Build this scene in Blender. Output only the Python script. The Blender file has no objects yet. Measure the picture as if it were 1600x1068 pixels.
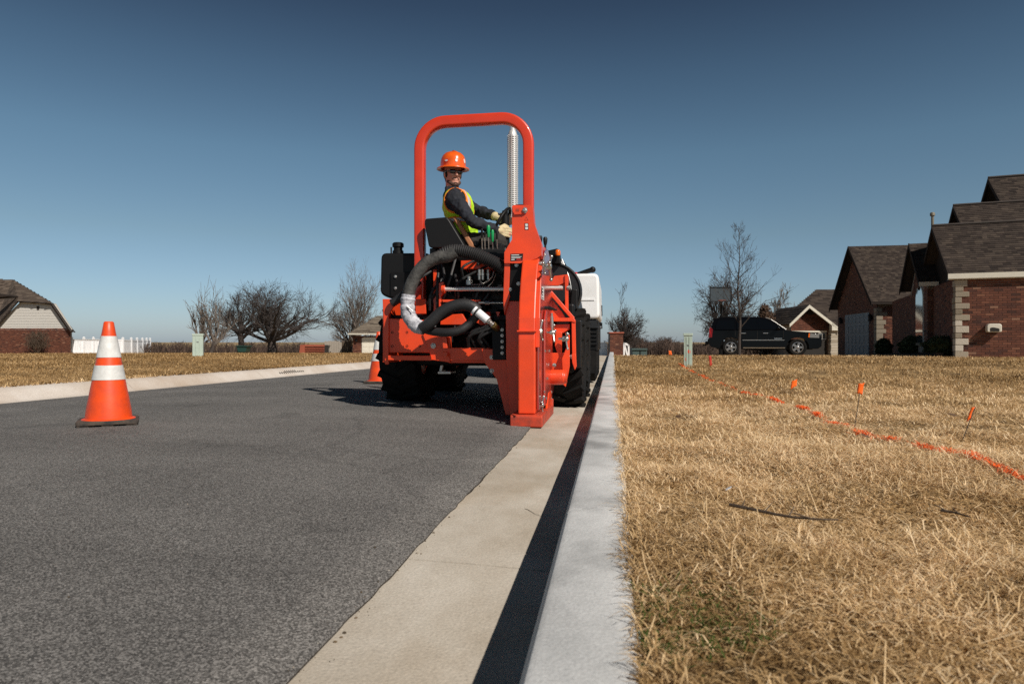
import bpy, math, random
import numpy as np
from mathutils import Vector, Matrix

scene = bpy.context.scene
COL = scene.collection
RAD = math.radians

# ------------------------------------------------------------------ camera, sky, sun, exposure
F, CH = 1067.0, 0.64
TH = math.atan(157 / F)
TS, TC = math.sin(TH), math.cos(TH)
cam_d = bpy.data.cameras.new('camera')
cam = bpy.data.objects.new('camera', cam_d)
COL.objects.link(cam)
cam.location = (0, 0, CH)
cam.rotation_euler = (RAD(90), 0, TH)
cam_d.sensor_width = 36.0
cam_d.lens = F / 1600 * 36.0
cam_d.clip_start, cam_d.clip_end = 0.05, 6000
cam_d.dof.use_dof = True
cam_d.dof.focus_distance = 6.2
cam_d.dof.aperture_fstop = 6.3
scene.camera = cam

SUN_EL = RAD(41)
SUN_AZ = (0.72, -0.69)                       # direction towards the sun on the ground plane
world = bpy.data.worlds.new('World')
scene.world = world
world.use_nodes = True
wn = world.node_tree.nodes
wl = world.node_tree.links
wn.clear()
w_out = wn.new('ShaderNodeOutputWorld')
w_bg = wn.new('ShaderNodeBackground')
w_bg.inputs['Strength'].default_value = 0.075
w_sky = wn.new('ShaderNodeTexSky')
w_sky.sky_type = 'NISHITA'
w_sky.sun_disc = False
w_sky.sun_elevation = SUN_EL
w_sky.sun_rotation = math.atan2(SUN_AZ[0], SUN_AZ[1])
w_sky.air_density = 1.0
w_sky.dust_density = 0.6
w_sky.ozone_density = 1.4
w_tc = wn.new('ShaderNodeTexCoord')
w_sep = wn.new('ShaderNodeSeparateXYZ')
w_rmp = wn.new('ShaderNodeValToRGB')
els = w_rmp.color_ramp.elements
els[0].position, els[0].color = 0.0, (0.80, 0.96, 1.36, 1)
els[1].position, els[1].color = 1.0, (0.055, 0.068, 0.082, 1)
for p, c in ((0.05, (0.77, 0.92, 1.17, 1)), (0.148, (0.76, 0.86, 0.88, 1)), (0.2575, (0.70, 0.84, 0.83, 1)), (0.358, (0.52, 0.63, 0.64, 1)), (0.437, (0.36, 0.42, 0.45, 1)), (0.56, (0.17, 0.215, 0.25, 1)), (0.72, (0.085, 0.105, 0.125, 1))):
    e = els.new(p)
    e.color = c
w_mul = wn.new('ShaderNodeMixRGB')
w_mul.blend_type = 'MULTIPLY'
w_mul.inputs[0].default_value = 1.0
wl.new(w_tc.outputs['Generated'], w_sep.inputs[0])
wl.new(w_sep.outputs['Z'], w_rmp.inputs[0])
wl.new(w_sky.outputs[0], w_mul.inputs[1])
wl.new(w_rmp.outputs[0], w_mul.inputs[2])
wl.new(w_mul.outputs[0], w_bg.inputs['Color'])
wl.new(w_bg.outputs[0], w_out.inputs[0])

sun_d = bpy.data.lights.new('sun', 'SUN')
sun_d.energy = 4.8
sun_d.angle = RAD(0.5)
sun_d.color = (1.0, 0.93, 0.84)
sun = bpy.data.objects.new('sun', sun_d)
COL.objects.link(sun)
sv = Vector((SUN_AZ[0], SUN_AZ[1], 0)).normalized() * math.cos(SUN_EL) + Vector((0, 0, math.sin(SUN_EL)))
sun.rotation_euler = (-sv).to_track_quat('-Z', 'Y').to_euler()
sun.location = sv * 60

scene.view_settings.view_transform = 'Standard'
scene.view_settings.look = 'None'
scene.view_settings.exposure = 0.0
scene.view_settings.gamma = 1.0
scene.view_settings.use_curve_mapping = False
scene.cycles.max_bounces = 6
scene.cycles.use_denoising = False

# ------------------------------------------------------------------ helpers
def ray(px, py):
    a, b = (px - 800) / F, (534 - py) / F
    return (-TS + a * TC, TC + a * TS, b)
def P(px, py, Y):                              # point seen at a pixel, on the plane y = Y
    r = ray(px, py)
    t = Y / r[1]
    return Vector((t * r[0], Y, CH + t * r[2]))
def XZ(pts, Y):
    return [(P(x, y, Y).x, P(x, y, Y).z) for x, y in pts]
def D(px, py, d):
    r = ray(px, py)
    return Vector((r[0] * d, r[1] * d, CH + r[2] * d))

def lerp(a, b, t): return a + (b - a) * t
def smooth(a, b, x):
    t = np.clip((x - a) / (b - a), 0, 1)
    return t * t * (3 - 2 * t)
_rs = np.random.RandomState(3)
_LAT = _rs.rand(256, 256)
def vnoise(x, y, s=1.0):
    x, y = np.asarray(x) / s + 1000, np.asarray(y) / s + 1000
    xi, yi = np.floor(x).astype(int), np.floor(y).astype(int)
    fx, fy = x - xi, y - yi
    fx, fy = fx * fx * (3 - 2 * fx), fy * fy * (3 - 2 * fy)
    g = lambda i, j: _LAT[(xi + i) % 256, (yi + j) % 256]
    return (g(0, 0) * (1 - fx) + g(1, 0) * fx) * (1 - fy) + (g(0, 1) * (1 - fx) + g(1, 1) * fx) * fy

def kerb_left(y):                              # x of the foot of the left kerb
    y = np.minimum(np.asarray(y, float), 24)
    return -6.30 + 0.057 * (y - 6)
def gz(x, y, bumps=True):                      # height of the ground
    x, y = np.asarray(x, float), np.asarray(y, float)
    R = np.maximum(np.hypot(x, y), 1e-6)
    dd = np.maximum(R * np.cos(np.arctan2(-x, np.maximum(y, 1e-3)) - TH), 0.1)
    kl = kerb_left(y)
    lawn_r = 0.165 + 0.028 * smooth(0.05, 2.5, x)
    lawn_l = 0.15 + 0.11 * smooth(0.0, 3.0, kl - x)
    road = 0.07 * np.clip(1 - ((x - (kl - 0.6) / 2) / (np.abs(kl + 0.6) / 2 + 1e-6)) ** 2, 0, 1)
    z = np.where(x > 0.0, lawn_r, np.where(x < kl - 0.2, lawn_l, road))
    if bumps:
        near = (vnoise(x, y, 0.28) - 0.5) * 0.045 + (vnoise(x + 7, y, 0.9) - 0.5) * 0.03
        z = z + np.where(x > 0.0, near * smooth(0.0, 0.25, x) * (1 - smooth(6, 14, R)), np.where(x < kl - 0.2, near * 0.6 * (1 - smooth(6, 14, R)), 0))
    k = np.where(x > 0, 22.0, np.where(x < kl - 0.2, 18.0, 21.0)) / F
    zz = CH - k * dd
    far = CH - k * 130
    t = smooth(120, 260, R)
    zz = np.maximum(zz, far * (1 - t) + (-1.9) * t)
    return np.where(y > 0.5, np.minimum(z, zz), z)
def G(px, py):                                 # point of the ground seen at a pixel
    r = ray(px, py)
    ts = np.geomspace(0.6, 400, 6000)
    z = gz(r[0] * ts, r[1] * ts, False)
    hit = np.nonzero(CH + r[2] * ts <= z + 1e-4)[0]
    t = ts[hit[0]] if len(hit) else 400
    return Vector((r[0] * t, r[1] * t, float(gz(r[0] * t, r[1] * t, False))))
def ground(v):
    return Vector((v[0], v[1], float(gz(v[0], v[1], False))))

def catmull(pts, n=10):
    p = [Vector(q) for q in pts]
    p = [p[0] * 2 - p[1]] + p + [p[-1] * 2 - p[-2]]
    out = []
    for i in range(1, len(p) - 2):
        for k in range(n):
            t = k / n
            a, b, c, d = p[i - 1], p[i], p[i + 1], p[i + 2]
            out.append(0.5 * ((2 * b) + (c - a) * t + (2 * a - 5 * b + 4 * c - d) * t * t + (3 * b - a - 3 * c + d) * t ** 3))
    out.append(p[-2])
    return out

WL = {}
class MB:
    def __init__(self):
        self.v, self.f, self.t, self.m = [], [], [], []
        self.tint, self.mi = 0.5, 0
    def add(self, vs, fs):
        n = len(self.v)
        self.v += [tuple(q) for q in vs]
        self.f += [tuple(i + n for i in q) for q in fs]
        self.t += [self.tint] * len(fs)
        self.m += [self.mi] * len(fs)
        return self
    def box(self, c, s, R=None):
        vs = [Vector((x * s[0] / 2, y * s[1] / 2, z * s[2] / 2)) for x in (-1, 1) for y in (-1, 1) for z in (-1, 1)]
        if R is not None: vs = [R @ q for q in vs]
        c = Vector(c)
        return self.add([q + c for q in vs], [(0, 1, 3, 2), (4, 6, 7, 5), (0, 4, 5, 1), (2, 3, 7, 6), (0, 2, 6, 4), (1, 5, 7, 3)])
    def span(self, a, b):
        a, b = Vector(a), Vector(b)
        return self.box((a + b) / 2, b - a)
    def prism(self, pts3a, pts3b):
        n = len(pts3a)
        return self.add(list(pts3a) + list(pts3b), [tuple(range(n)), tuple(range(2 * n - 1, n - 1, -1))] + [(i, i + n, (i + 1) % n + n, (i + 1) % n) for i in range(n)])
    def xz(self, poly, y0, y1):
        return self.prism([(x, y0, z) for x, z in poly], [(x, y1, z) for x, z in poly])
    def yz(self, poly, x0, x1):
        return self.prism([(x0, y, z) for y, z in poly], [(x1, y, z) for y, z in poly])
    def xy(self, poly, z0, z1):
        return self.prism([(x, y, z0) for x, y in poly], [(x, y, z1) for x, y in poly])
    def pix(self, poly, Y, th):                # plate facing the road, outlined on the plane y = Y
        return self.xz(XZ(poly, Y), Y, Y + th)
    def tube(self, path, r, n=8, caps=True):
        path = [Vector(q) for q in path]
        m = len(path)
        rs = r if isinstance(r, (list, tuple)) else [r] * m
        vs, prev = [], None
        for i in range(m):
            t = (path[min(i + 1, m - 1)] - path[max(i - 1, 0)])
            t = t.normalized() if t.length > 1e-9 else Vector((0, 0, 1))
            if prev is None:
                a = Vector((0, 0, 1)) if abs(t.z) < 0.9 else Vector((1, 0, 0))
                u = t.cross(a).normalized()
            else:
                u = (prev - t * prev.dot(t))
                u = u.normalized() if u.length > 1e-6 else t.orthogonal().normalized()
            prev = u
            w = t.cross(u)
            vs += [path[i] + (u * math.cos(2 * math.pi * k / n) + w * math.sin(2 * math.pi * k / n)) * rs[i] for k in range(n)]
        fs = [(i * n + k, i * n + (k + 1) % n, (i + 1) * n + (k + 1) % n, (i + 1) * n + k) for i in range(m - 1) for k in range(n)]
        if caps: fs += [tuple(range(n - 1, -1, -1)), tuple((m - 1) * n + k for k in range(n))]
        return self.add(vs, fs)
    def lathe(self, prof, base, axis=(0, 0, 1), n=24):   # prof: (radius, height)
        axis = Vector(axis).normalized()
        base = Vector(base)
        u = axis.orthogonal().normalized()
        w = axis.cross(u)
        m = len(prof)
        vs = [base + axis * h + (u * math.cos(2 * math.pi * k / n) + w * math.sin(2 * math.pi * k / n)) * r for r, h in prof for k in range(n)]
        fs = [(i * n + k, i * n + (k + 1) % n, (i + 1) * n + (k + 1) % n, (i + 1) * n + k) for i in range(m - 1) for k in range(n)]
        fs += [tuple(range(n - 1, -1, -1)), tuple((m - 1) * n + k for k in range(n))]
        return self.add(vs, fs)
    def ball(self, c, r, R=None, nu=14, nv=10):
        if not isinstance(r, (tuple, list)): r = (r, r, r)
        c = Vector(c)
        vs = []
        for j in range(nv + 1):
            a = math.pi * j / nv
            for i in range(nu):
                b = 2 * math.pi * i / nu
                q = Vector((r[0] * math.sin(a) * math.cos(b), r[1] * math.sin(a) * math.sin(b), r[2] * math.cos(a)))
                vs.append((R @ q if R is not None else q) + c)
        fs = [(j * nu + i, (j + 1) * nu + i, (j + 1) * nu + (i + 1) % nu, j * nu + (i + 1) % nu) for j in range(nv) for i in range(nu)]
        return self.add(vs, fs)
    def cap(self, p0, r0, p1, r1, n=12):       # a tapered limb with round ends
        p0, p1 = Vector(p0), Vector(p1)
        self.tube([p0, p1], [r0, r1], n)
        self.ball(p0, r0, None, n, 8)
        return self.ball(p1, r1, None, n, 8)
    def chain(self, pts, rs):
        for i in range(len(pts) - 1): self.cap(pts[i], rs[i], pts[i + 1], rs[i + 1])
        return self
    def mesh(self, name, off=(0, 0, 0)):
        me = bpy.data.meshes.new(name)
        o = Vector(off)
        me.from_pydata([Vector(q) - o for q in self.v], [], self.f)
        if len(set(self.t)) > 1 or (self.t and self.t[0] != 0.5):
            a = me.attributes.new('tint', 'FLOAT', 'FACE')
            a.data.foreach_set('value', self.t)
        if any(self.m): me.polygons.foreach_set('material_index', self.m)
        return me
    def build(self, name, mat, parent=None, sm=None, bev=0, seg=2, off=None, fixn=True):
        w = WL.get(parent.name, Vector((0, 0, 0))) if parent else Vector((0, 0, 0))
        o = Vector(off) if off is not None else w
        me = self.mesh(name, o)
        if fixn:
            import bmesh
            bm = bmesh.new(); bm.from_mesh(me)
            bmesh.ops.recalc_face_normals(bm, faces=bm.faces)
            bm.to_mesh(me); bm.free()
        ob = link(name, me, mat, parent)
        ob.location = o - w
        WL[ob.name] = o
        if sm is not None:
            me.shade_smooth()
            me.set_sharp_from_angle(angle=RAD(sm))
        if bev:
            b = ob.modifiers.new('bevel', 'BEVEL')
            b.width, b.segments, b.limit_method, b.angle_limit = bev, seg, 'ANGLE', RAD(40)
            b.harden_normals = False
        return ob
def link(name, me, mat, parent=None):
    ob = bpy.data.objects.new(name, me)
    COL.objects.link(ob)
    if mat is not None and me is not None and not me.materials:
        for m in (mat if isinstance(mat, (list, tuple)) else [mat]): me.materials.append(m)
    if parent is not None: ob.parent = parent
    return ob
def tag(o, label=None, cat=None, group=None, kind=None):
    if label: o['label'] = label
    if cat: o['category'] = cat
    if group: o['group'] = group
    if kind: o['kind'] = kind
    return o
def thing(name, label, cat, loc=(0, 0, 0), group=None, rot=0, local=False):
    o = bpy.data.objects.new(name, None)
    COL.objects.link(o)
    o.empty_display_size = 0.2
    o.location = loc
    o.rotation_euler = (0, 0, rot)
    WL[o.name] = Vector((0, 0, 0)) if local else Vector(loc)   # local: its parts are modelled round their own origin
    return tag(o, label, cat, group)
def dup(o, parent=None):
    c = o.copy()
    COL.objects.link(c)
    if parent is not None: c.parent = parent
    for ch in list(o.children): dup(ch, c)
    return c
def organic(mb, voxel, its=4, fac=0.5):        # joins overlapping volumes into one smooth skin
    ob = bpy.data.objects.new('tmp', mb.mesh('tmp'))
    COL.objects.link(ob)
    r = ob.modifiers.new('r', 'REMESH')
    r.mode, r.voxel_size = 'VOXEL', voxel
    s = ob.modifiers.new('s', 'SMOOTH')
    s.factor, s.iterations = fac, its
    dg = bpy.context.evaluated_depsgraph_get()
    dg.update()
    me = bpy.data.meshes.new_from_object(ob.evaluated_get(dg))
    old = ob.data
    bpy.data.objects.remove(ob)
    bpy.data.meshes.remove(old)
    me.materials.clear()
    me.shade_smooth()
    return me
def place(name, me, mat, parent, off=None):
    w = WL.get(parent.name, Vector((0, 0, 0)))
    me.transform(Matrix.Translation(-w))
    o = link(name, me, mat, parent)
    WL[o.name] = w
    return o

# ------------------------------------------------------------------ materials
def nodes_of(m): return m.node_tree.nodes, m.node_tree.links
def mat(name, col, rough=0.5, metal=0.0, var=0.0, vscale=8.0, bump=0.0, bscale=60.0, coat=0.0, spec=0.5, col2=None, detail=4):
    m = bpy.data.materials.new(name)
    m.use_nodes = True
    N, L = nodes_of(m)
    b = N['Principled BSDF']
    b.inputs['Roughness'].default_value = rough
    b.inputs['Metallic'].default_value = metal
    b.inputs['Coat Weight'].default_value = coat
    b.inputs['Coat Roughness'].default_value = 0.08
    b.inputs['Specular IOR Level'].default_value = spec
    c2 = col2 if col2 else tuple(c * (1 - var) for c in col)
    tc = N.new('ShaderNodeTexCoord')
    if var or col2:
        n = N.new('ShaderNodeTexNoise')
        n.inputs['Scale'].default_value = vscale
        n.inputs['Detail'].default_value = detail
        n.inputs['Roughness'].default_value = 0.65
        r = N.new('ShaderNodeValToRGB')
        r.color_ramp.elements[0].position, r.color_ramp.elements[0].color = 0.35, (*c2, 1)
        r.color_ramp.elements[1].position, r.color_ramp.elements[1].color = 0.65, (*col, 1)
        L.new(tc.outputs['Object'], n.inputs['Vector'])
        L.new(n.outputs[0], r.inputs[0])
        L.new(r.outputs[0], b.inputs['Base Color'])
    else:
        b.inputs['Base Color'].default_value = (*col, 1)
    if bump:
        n2 = N.new('ShaderNodeTexNoise')
        n2.inputs['Scale'].default_value = bscale
        n2.inputs['Detail'].default_value = 5
        bp = N.new('ShaderNodeBump')
        bp.inputs['Strength'].default_value = bump
        bp.inputs['Distance'].default_value = 0.01
        L.new(tc.outputs['Object'], n2.inputs['Vector'])
        L.new(n2.outputs[0], bp.inputs['Height'])
        L.new(bp.outputs[0], b.inputs['Normal'])
    return m
def tint_mat(name, stops, rough=0.9, bump=0.0, bscale=60.0, trans=None, spec=0.3, mixn=0.0, nscale=3.0):
    m = bpy.data.materials.new(name)
    m.use_nodes = True
    N, L = nodes_of(m)
    b = N['Principled BSDF']
    b.inputs['Roughness'].default_value = rough
    b.inputs['Specular IOR Level'].default_value = spec
    a = N.new('ShaderNodeAttribute')
    a.attribute_name = 'tint'
    r = N.new('ShaderNodeValToRGB')
    e = r.color_ramp.elements
    e[0].position, e[0].color = stops[0][0], (*stops[0][1], 1)
    e[1].position, e[1].color = stops[-1][0], (*stops[-1][1], 1)
    for p, c in stops[1:-1]:
        q = e.new(p)
        q.color = (*c, 1)
    L.new(a.outputs['Fac'], r.inputs[0])
    out = r.outputs[0]
    tc = N.new('ShaderNodeTexCoord')
    if mixn:
        n = N.new('ShaderNodeTexNoise')
        n.inputs['Scale'].default_value = nscale
        n.inputs['Detail'].default_value = 6
        mp = N.new('ShaderNodeMapRange')
        mp.inputs['From Min'].default_value, mp.inputs['From Max'].default_value = 0.3, 0.7
        mp.inputs['To Min'].default_value, mp.inputs['To Max'].default_value = 1 - mixn, 1 + mixn * 0.6
        mm = N.new('ShaderNodeVectorMath')
        mm.operation = 'SCALE'
        L.new(tc.outputs['Object'], n.inputs['Vector'])
        L.new(n.outputs[0], mp.inputs[0])
        L.new(out, mm.inputs[0])
        L.new(mp.outputs[0], mm.inputs['Scale'])
        out = mm.outputs[0]
    L.new(out, b.inputs['Base Color'])
    if bump:
        n2 = N.new('ShaderNodeTexNoise')
        n2.inputs['Scale'].default_value = bscale
        bp = N.new('ShaderNodeBump')
        bp.inputs['Strength'].default_value = bump
        bp.inputs['Distance'].default_value = 0.01
        L.new(tc.outputs['Object'], n2.inputs['Vector'])
        L.new(n2.outputs[0], bp.inputs['Height'])
        L.new(bp.outputs[0], b.inputs['Normal'])
    if trans:
        t = N.new('ShaderNodeBsdfTranslucent')
        L.new(out, t.inputs['Color'])
        mx = N.new('ShaderNodeMixShader')
        mx.inputs[0].default_value = trans
        L.new(b.outputs[0], mx.inputs[1])
        L.new(t.outputs[0], mx.inputs[2])
        L.new(mx.outputs[0], N['Material Output'].inputs[0])
    return m

M = {}
M['orange'] = mat('orange_paint', (0.88, 0.068, 0.011), 0.38, vscale=4, coat=0.3, bump=0.04, bscale=160, col2=(0.66, 0.060, 0.018), detail=10)
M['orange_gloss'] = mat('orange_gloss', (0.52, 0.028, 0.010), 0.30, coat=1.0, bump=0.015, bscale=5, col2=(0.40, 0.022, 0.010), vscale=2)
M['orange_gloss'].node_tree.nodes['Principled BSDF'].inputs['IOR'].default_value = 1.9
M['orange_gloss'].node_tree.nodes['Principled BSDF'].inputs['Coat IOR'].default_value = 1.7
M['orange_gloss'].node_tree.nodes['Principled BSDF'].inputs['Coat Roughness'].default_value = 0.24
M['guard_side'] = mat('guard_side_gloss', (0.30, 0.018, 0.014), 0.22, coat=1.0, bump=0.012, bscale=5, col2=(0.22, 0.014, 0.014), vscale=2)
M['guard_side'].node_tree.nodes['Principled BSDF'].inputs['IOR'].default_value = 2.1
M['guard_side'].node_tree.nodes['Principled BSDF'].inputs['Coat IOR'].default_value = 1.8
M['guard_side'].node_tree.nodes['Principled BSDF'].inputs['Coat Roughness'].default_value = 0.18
M['rops'] = mat('rops_paint', (0.66, 0.044, 0.012), 0.36, coat=0.4, col2=(0.58, 0.038, 0.011), vscale=4)
M['shoe'] = mat('scuffed_orange_paint', (0.62, 0.055, 0.018), 0.5, col2=(0.24, 0.045, 0.028), vscale=9, bump=0.1, bscale=90)
M['black'] = mat('black_paint', (0.006, 0.006, 0.0065), 0.5, var=0.4, vscale=20, spec=0.25)
M['plastic'] = mat('black_plastic', (0.007, 0.007, 0.0075), 0.5, bump=0.06, bscale=300, spec=0.3)
M['dark'] = mat('dark_steel', (0.022, 0.022, 0.024), 0.5, metal=0.4, col2=(0.004, 0.004, 0.005), vscale=14)
M['rubber'] = mat('tyre_rubber', (0.007, 0.007, 0.007), 0.85, spec=0.2, col2=(0.013, 0.012, 0.011), vscale=9, bump=0.15, bscale=90)
M['chrome'] = mat('chrome', (0.80, 0.80, 0.80), 0.25, metal=1.0)
M['guardsteel'] = mat('guard_steel', (0.82, 0.80, 0.77), 0.36, metal=0.55)
M['innerpipe'] = mat('near_black_pipe', (0.010, 0.010, 0.010), 0.9)  # near-black inner pipe, so the guard's slots read dark
M['zinc'] = mat('zinc_steel', (0.62, 0.61, 0.58), 0.32, metal=0.9, col2=(0.4, 0.39, 0.37), vscale=30)
M['brass'] = mat('brass', (0.34, 0.25, 0.09), 0.4, metal=0.9)
M['hose'] = mat('grey_hose', (0.088, 0.086, 0.080), 0.75, col2=(0.028, 0.027, 0.026), vscale=16, bump=0.5, bscale=40)
M['hoseblack'] = mat('black_hose', (0.018, 0.018, 0.019), 0.55, bump=0.2, bscale=80)
M['cloth_wrap'] = mat('white_wrap', (0.62, 0.62, 0.66), 0.7, col2=(0.26, 0.26, 0.29), vscale=22, bump=0.9, bscale=30)
M['hood'] = mat('charcoal_hood', (0.020, 0.021, 0.023), 0.38, bump=0.03, bscale=200)
M['white'] = mat('white_paint', (0.86, 0.86, 0.86), 0.35, col2=(0.78, 0.78, 0.77), vscale=4)
M['whiteplastic'] = mat('white_vinyl', (0.85, 0.86, 0.87), 0.45, col2=(0.76, 0.77, 0.79), vscale=2)
M['green'] = mat('green_grip', (0.005, 0.30, 0.085), 0.35)
M['amber'] = mat('amber_lens', (0.85, 0.16, 0.01), 0.2)
M['sticker'] = mat('black_sticker', (0.012, 0.012, 0.012), 0.4)
M['stickerw'] = mat('white_print', (0.7, 0.7, 0.7), 0.5)
M['stickerr'] = mat('red_print', (0.55, 0.02, 0.02), 0.5)
M['tan'] = mat('tan_seat_edge', (0.40, 0.17, 0.075), 0.7, bump=0.1)
# ------------------------------------------------------------------ ground materials
def surface_mat(name, a, b, fine_scale, fine_amt, big_scale, big_amt, rough, bump, stretch=(1, 1, 1), speck=None, cracks=False, warm=None):
    m = bpy.data.materials.new(name)
    m.use_nodes = True
    N, L = nodes_of(m)
    B = N['Principled BSDF']
    B.inputs['Roughness'].default_value = rough
    B.inputs['Specular IOR Level'].default_value = 0.25
    tc = N.new('ShaderNodeTexCoord')
    mp = N.new('ShaderNodeMapping')
    mp.inputs['Scale'].default_value = stretch
    L.new(tc.outputs['Object'], mp.inputs[0])
    big = N.new('ShaderNodeTexNoise')
    big.inputs['Scale'].default_value = big_scale
    big.inputs['Detail'].default_value = 8
    big.inputs['Roughness'].default_value = 0.62
    L.new(mp.outputs[0], big.inputs['Vector'])
    rp = N.new('ShaderNodeValToRGB')
    rp.color_ramp.elements[0].position, rp.color_ramp.elements[0].color = 0.5 - big_amt, (*a, 1)
    rp.color_ramp.elements[1].position, rp.color_ramp.elements[1].color = 0.5 + big_amt, (*b, 1)
    L.new(big.outputs[0], rp.inputs[0])
    fine = N.new('ShaderNodeTexVoronoi' if speck else 'ShaderNodeTexNoise')
    fine.inputs['Scale'].default_value = fine_scale
    L.new(tc.outputs['Object'], fine.inputs['Vector'])
    fr = N.new('ShaderNodeMapRange')
    src = fine.outputs['Color'] if speck else fine.outputs[0]
    if speck:
        sp = N.new('ShaderNodeSeparateColor')
        L.new(src, sp.inputs[0])
        pw = N.new('ShaderNodeMath')
        pw.operation = 'POWER'
        pw.inputs[1].default_value = 1.8
        L.new(sp.outputs[0], pw.inputs[0])
        src = pw.outputs[0]
        fr.inputs['From Min'].default_value, fr.inputs['From Max'].default_value = 0, 1
    else:
        fr.inputs['From Min'].default_value, fr.inputs['From Max'].default_value = 0.3, 0.7
    fr.inputs['To Min'].default_value, fr.inputs['To Max'].default_value = 1 - fine_amt, 1 + fine_amt
    L.new(src, fr.inputs[0])
    sc = N.new('ShaderNodeVectorMath')
    sc.operation = 'SCALE'
    L.new(rp.outputs[0], sc.inputs[0])
    L.new(fr.outputs[0], sc.inputs['Scale'])
    out = sc.outputs[0]
    if warm:
        w = N.new('ShaderNodeTexNoise')
        w.inputs['Scale'].default_value = warm[1]
        w.inputs['Detail'].default_value = 6
        L.new(mp.outputs[0], w.inputs['Vector'])
        wr = N.new('ShaderNodeMapRange')
        wr.inputs['From Min'].default_value, wr.inputs['From Max'].default_value = 0.5, 0.72
        L.new(w.outputs[0], wr.inputs[0])
        mx = N.new('ShaderNodeMixRGB')
        mx.blend_type = 'MULTIPLY'
        mx.inputs[2].default_value = (*warm[0], 1)
        L.new(wr.outputs[0], mx.inputs[0])
        L.new(out, mx.inputs[1])
        out = mx.outputs[0]
    if speck:
        for sx, sy, lo_, hi_, a_, b_ in ((0.9, 0.03, 0.35, 0.65, 0.90, 1.08), (1.7, 1.7, 0.62, 0.72, 1.0, 0.80)):
            m3 = N.new('ShaderNodeMapping')
            m3.inputs['Scale'].default_value = (sx, sy, 1)
            n3 = N.new('ShaderNodeTexNoise')
            n3.inputs['Scale'].default_value = 1.0
            n3.inputs['Detail'].default_value = 3
            r3 = N.new('ShaderNodeMapRange')
            r3.inputs['From Min'].default_value, r3.inputs['From Max'].default_value = lo_, hi_
            r3.inputs['To Min'].default_value, r3.inputs['To Max'].default_value = a_, b_
            s3 = N.new('ShaderNodeVectorMath')
            s3.operation = 'SCALE'
            L.new(tc.outputs['Object'], m3.inputs[0]); L.new(m3.outputs[0], n3.inputs['Vector']); L.new(n3.outputs[0], r3.inputs[0])
            L.new(out, s3.inputs[0]); L.new(r3.outputs[0], s3.inputs['Scale'])
            out = s3.outputs[0]
    if cracks:
        wv = N.new('ShaderNodeTexVoronoi')
        wv.feature = 'DISTANCE_TO_EDGE'
        wv.inputs['Scale'].default_value = 0.42
        ws = N.new('ShaderNodeTexNoise')
        ws.inputs['Scale'].default_value = 3.5
        ws.inputs['Detail'].default_value = 6
        ad = N.new('ShaderNodeVectorMath')
        ad.operation = 'MULTIPLY_ADD'
        ad.inputs[1].default_value = (0.5, 0.5, 0)
        L.new(tc.outputs['Object'], ws.inputs['Vector'])
        L.new(ws.outputs['Color'], ad.inputs[0])
        L.new(tc.outputs['Object'], ad.inputs[2])
        L.new(ad.outputs[0], wv.inputs['Vector'])
        cr = N.new('ShaderNodeMapRange')
        cr.inputs['From Min'].default_value, cr.inputs['From Max'].default_value = 0.0, 0.011
        cr.inputs['To Min'].default_value, cr.inputs['To Max'].default_value = 0.84, 1.0
        L.new(wv.outputs[0], cr.inputs[0])
        s2 = N.new('ShaderNodeVectorMath')
        s2.operation = 'SCALE'
        L.new(out, s2.inputs[0])
        L.new(cr.outputs[0], s2.inputs['Scale'])
        out = s2.outputs[0]
    L.new(out, B.inputs['Base Color'])
    bn = N.new('ShaderNodeTexNoise')
    bn.inputs['Scale'].default_value = fine_scale * 0.8
    bn.inputs['Detail'].default_value = 4
    L.new(tc.outputs['Object'], bn.inputs['Vector'])
    bp = N.new('ShaderNodeBump')
    bp.inputs['Strength'].default_value = bump
    bp.inputs['Distance'].default_value = 0.006
    L.new(bn.outputs[0], bp.inputs['Height'])
    L.new(bp.outputs[0], B.inputs['Normal'])
    return m
M['asphalt'] = surface_mat('asphalt', (0.140, 0.133, 0.126), (0.205, 0.195, 0.185), 270, 0.68, 1.3, 0.20, 0.9, 0.7, (0.28, 1.0, 1), speck=True, cracks=True)
M['gutter'] = surface_mat('gutter_concrete', (0.36, 0.305, 0.235), (0.58, 0.535, 0.465), 160, 0.13, 2.0, 0.20, 0.9, 0.30, (1.2, 0.7, 1), warm=((0.80, 0.71, 0.60), 1.3))
M['kerb'] = surface_mat('kerb_concrete', (0.47, 0.475, 0.47), (0.70, 0.70, 0.69), 170, 0.12, 3.6, 0.20, 0.9, 0.20, (1, 0.7, 1), warm=((0.60, 0.60, 0.60), 4.5))
M['kerbface'] = M['kerb']
M['thatch'] = surface_mat('dry_thatch', (0.10, 0.062, 0.028), (0.50, 0.33, 0.15), 55, 0.5, 2.2, 0.22, 0.95, 1.0)
M['field'] = surface_mat('dry_field', (0.24, 0.17, 0.085), (0.36, 0.26, 0.14), 6, 0.3, 0.05, 0.2, 0.95, 0.3)
M['sky'] = None

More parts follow.
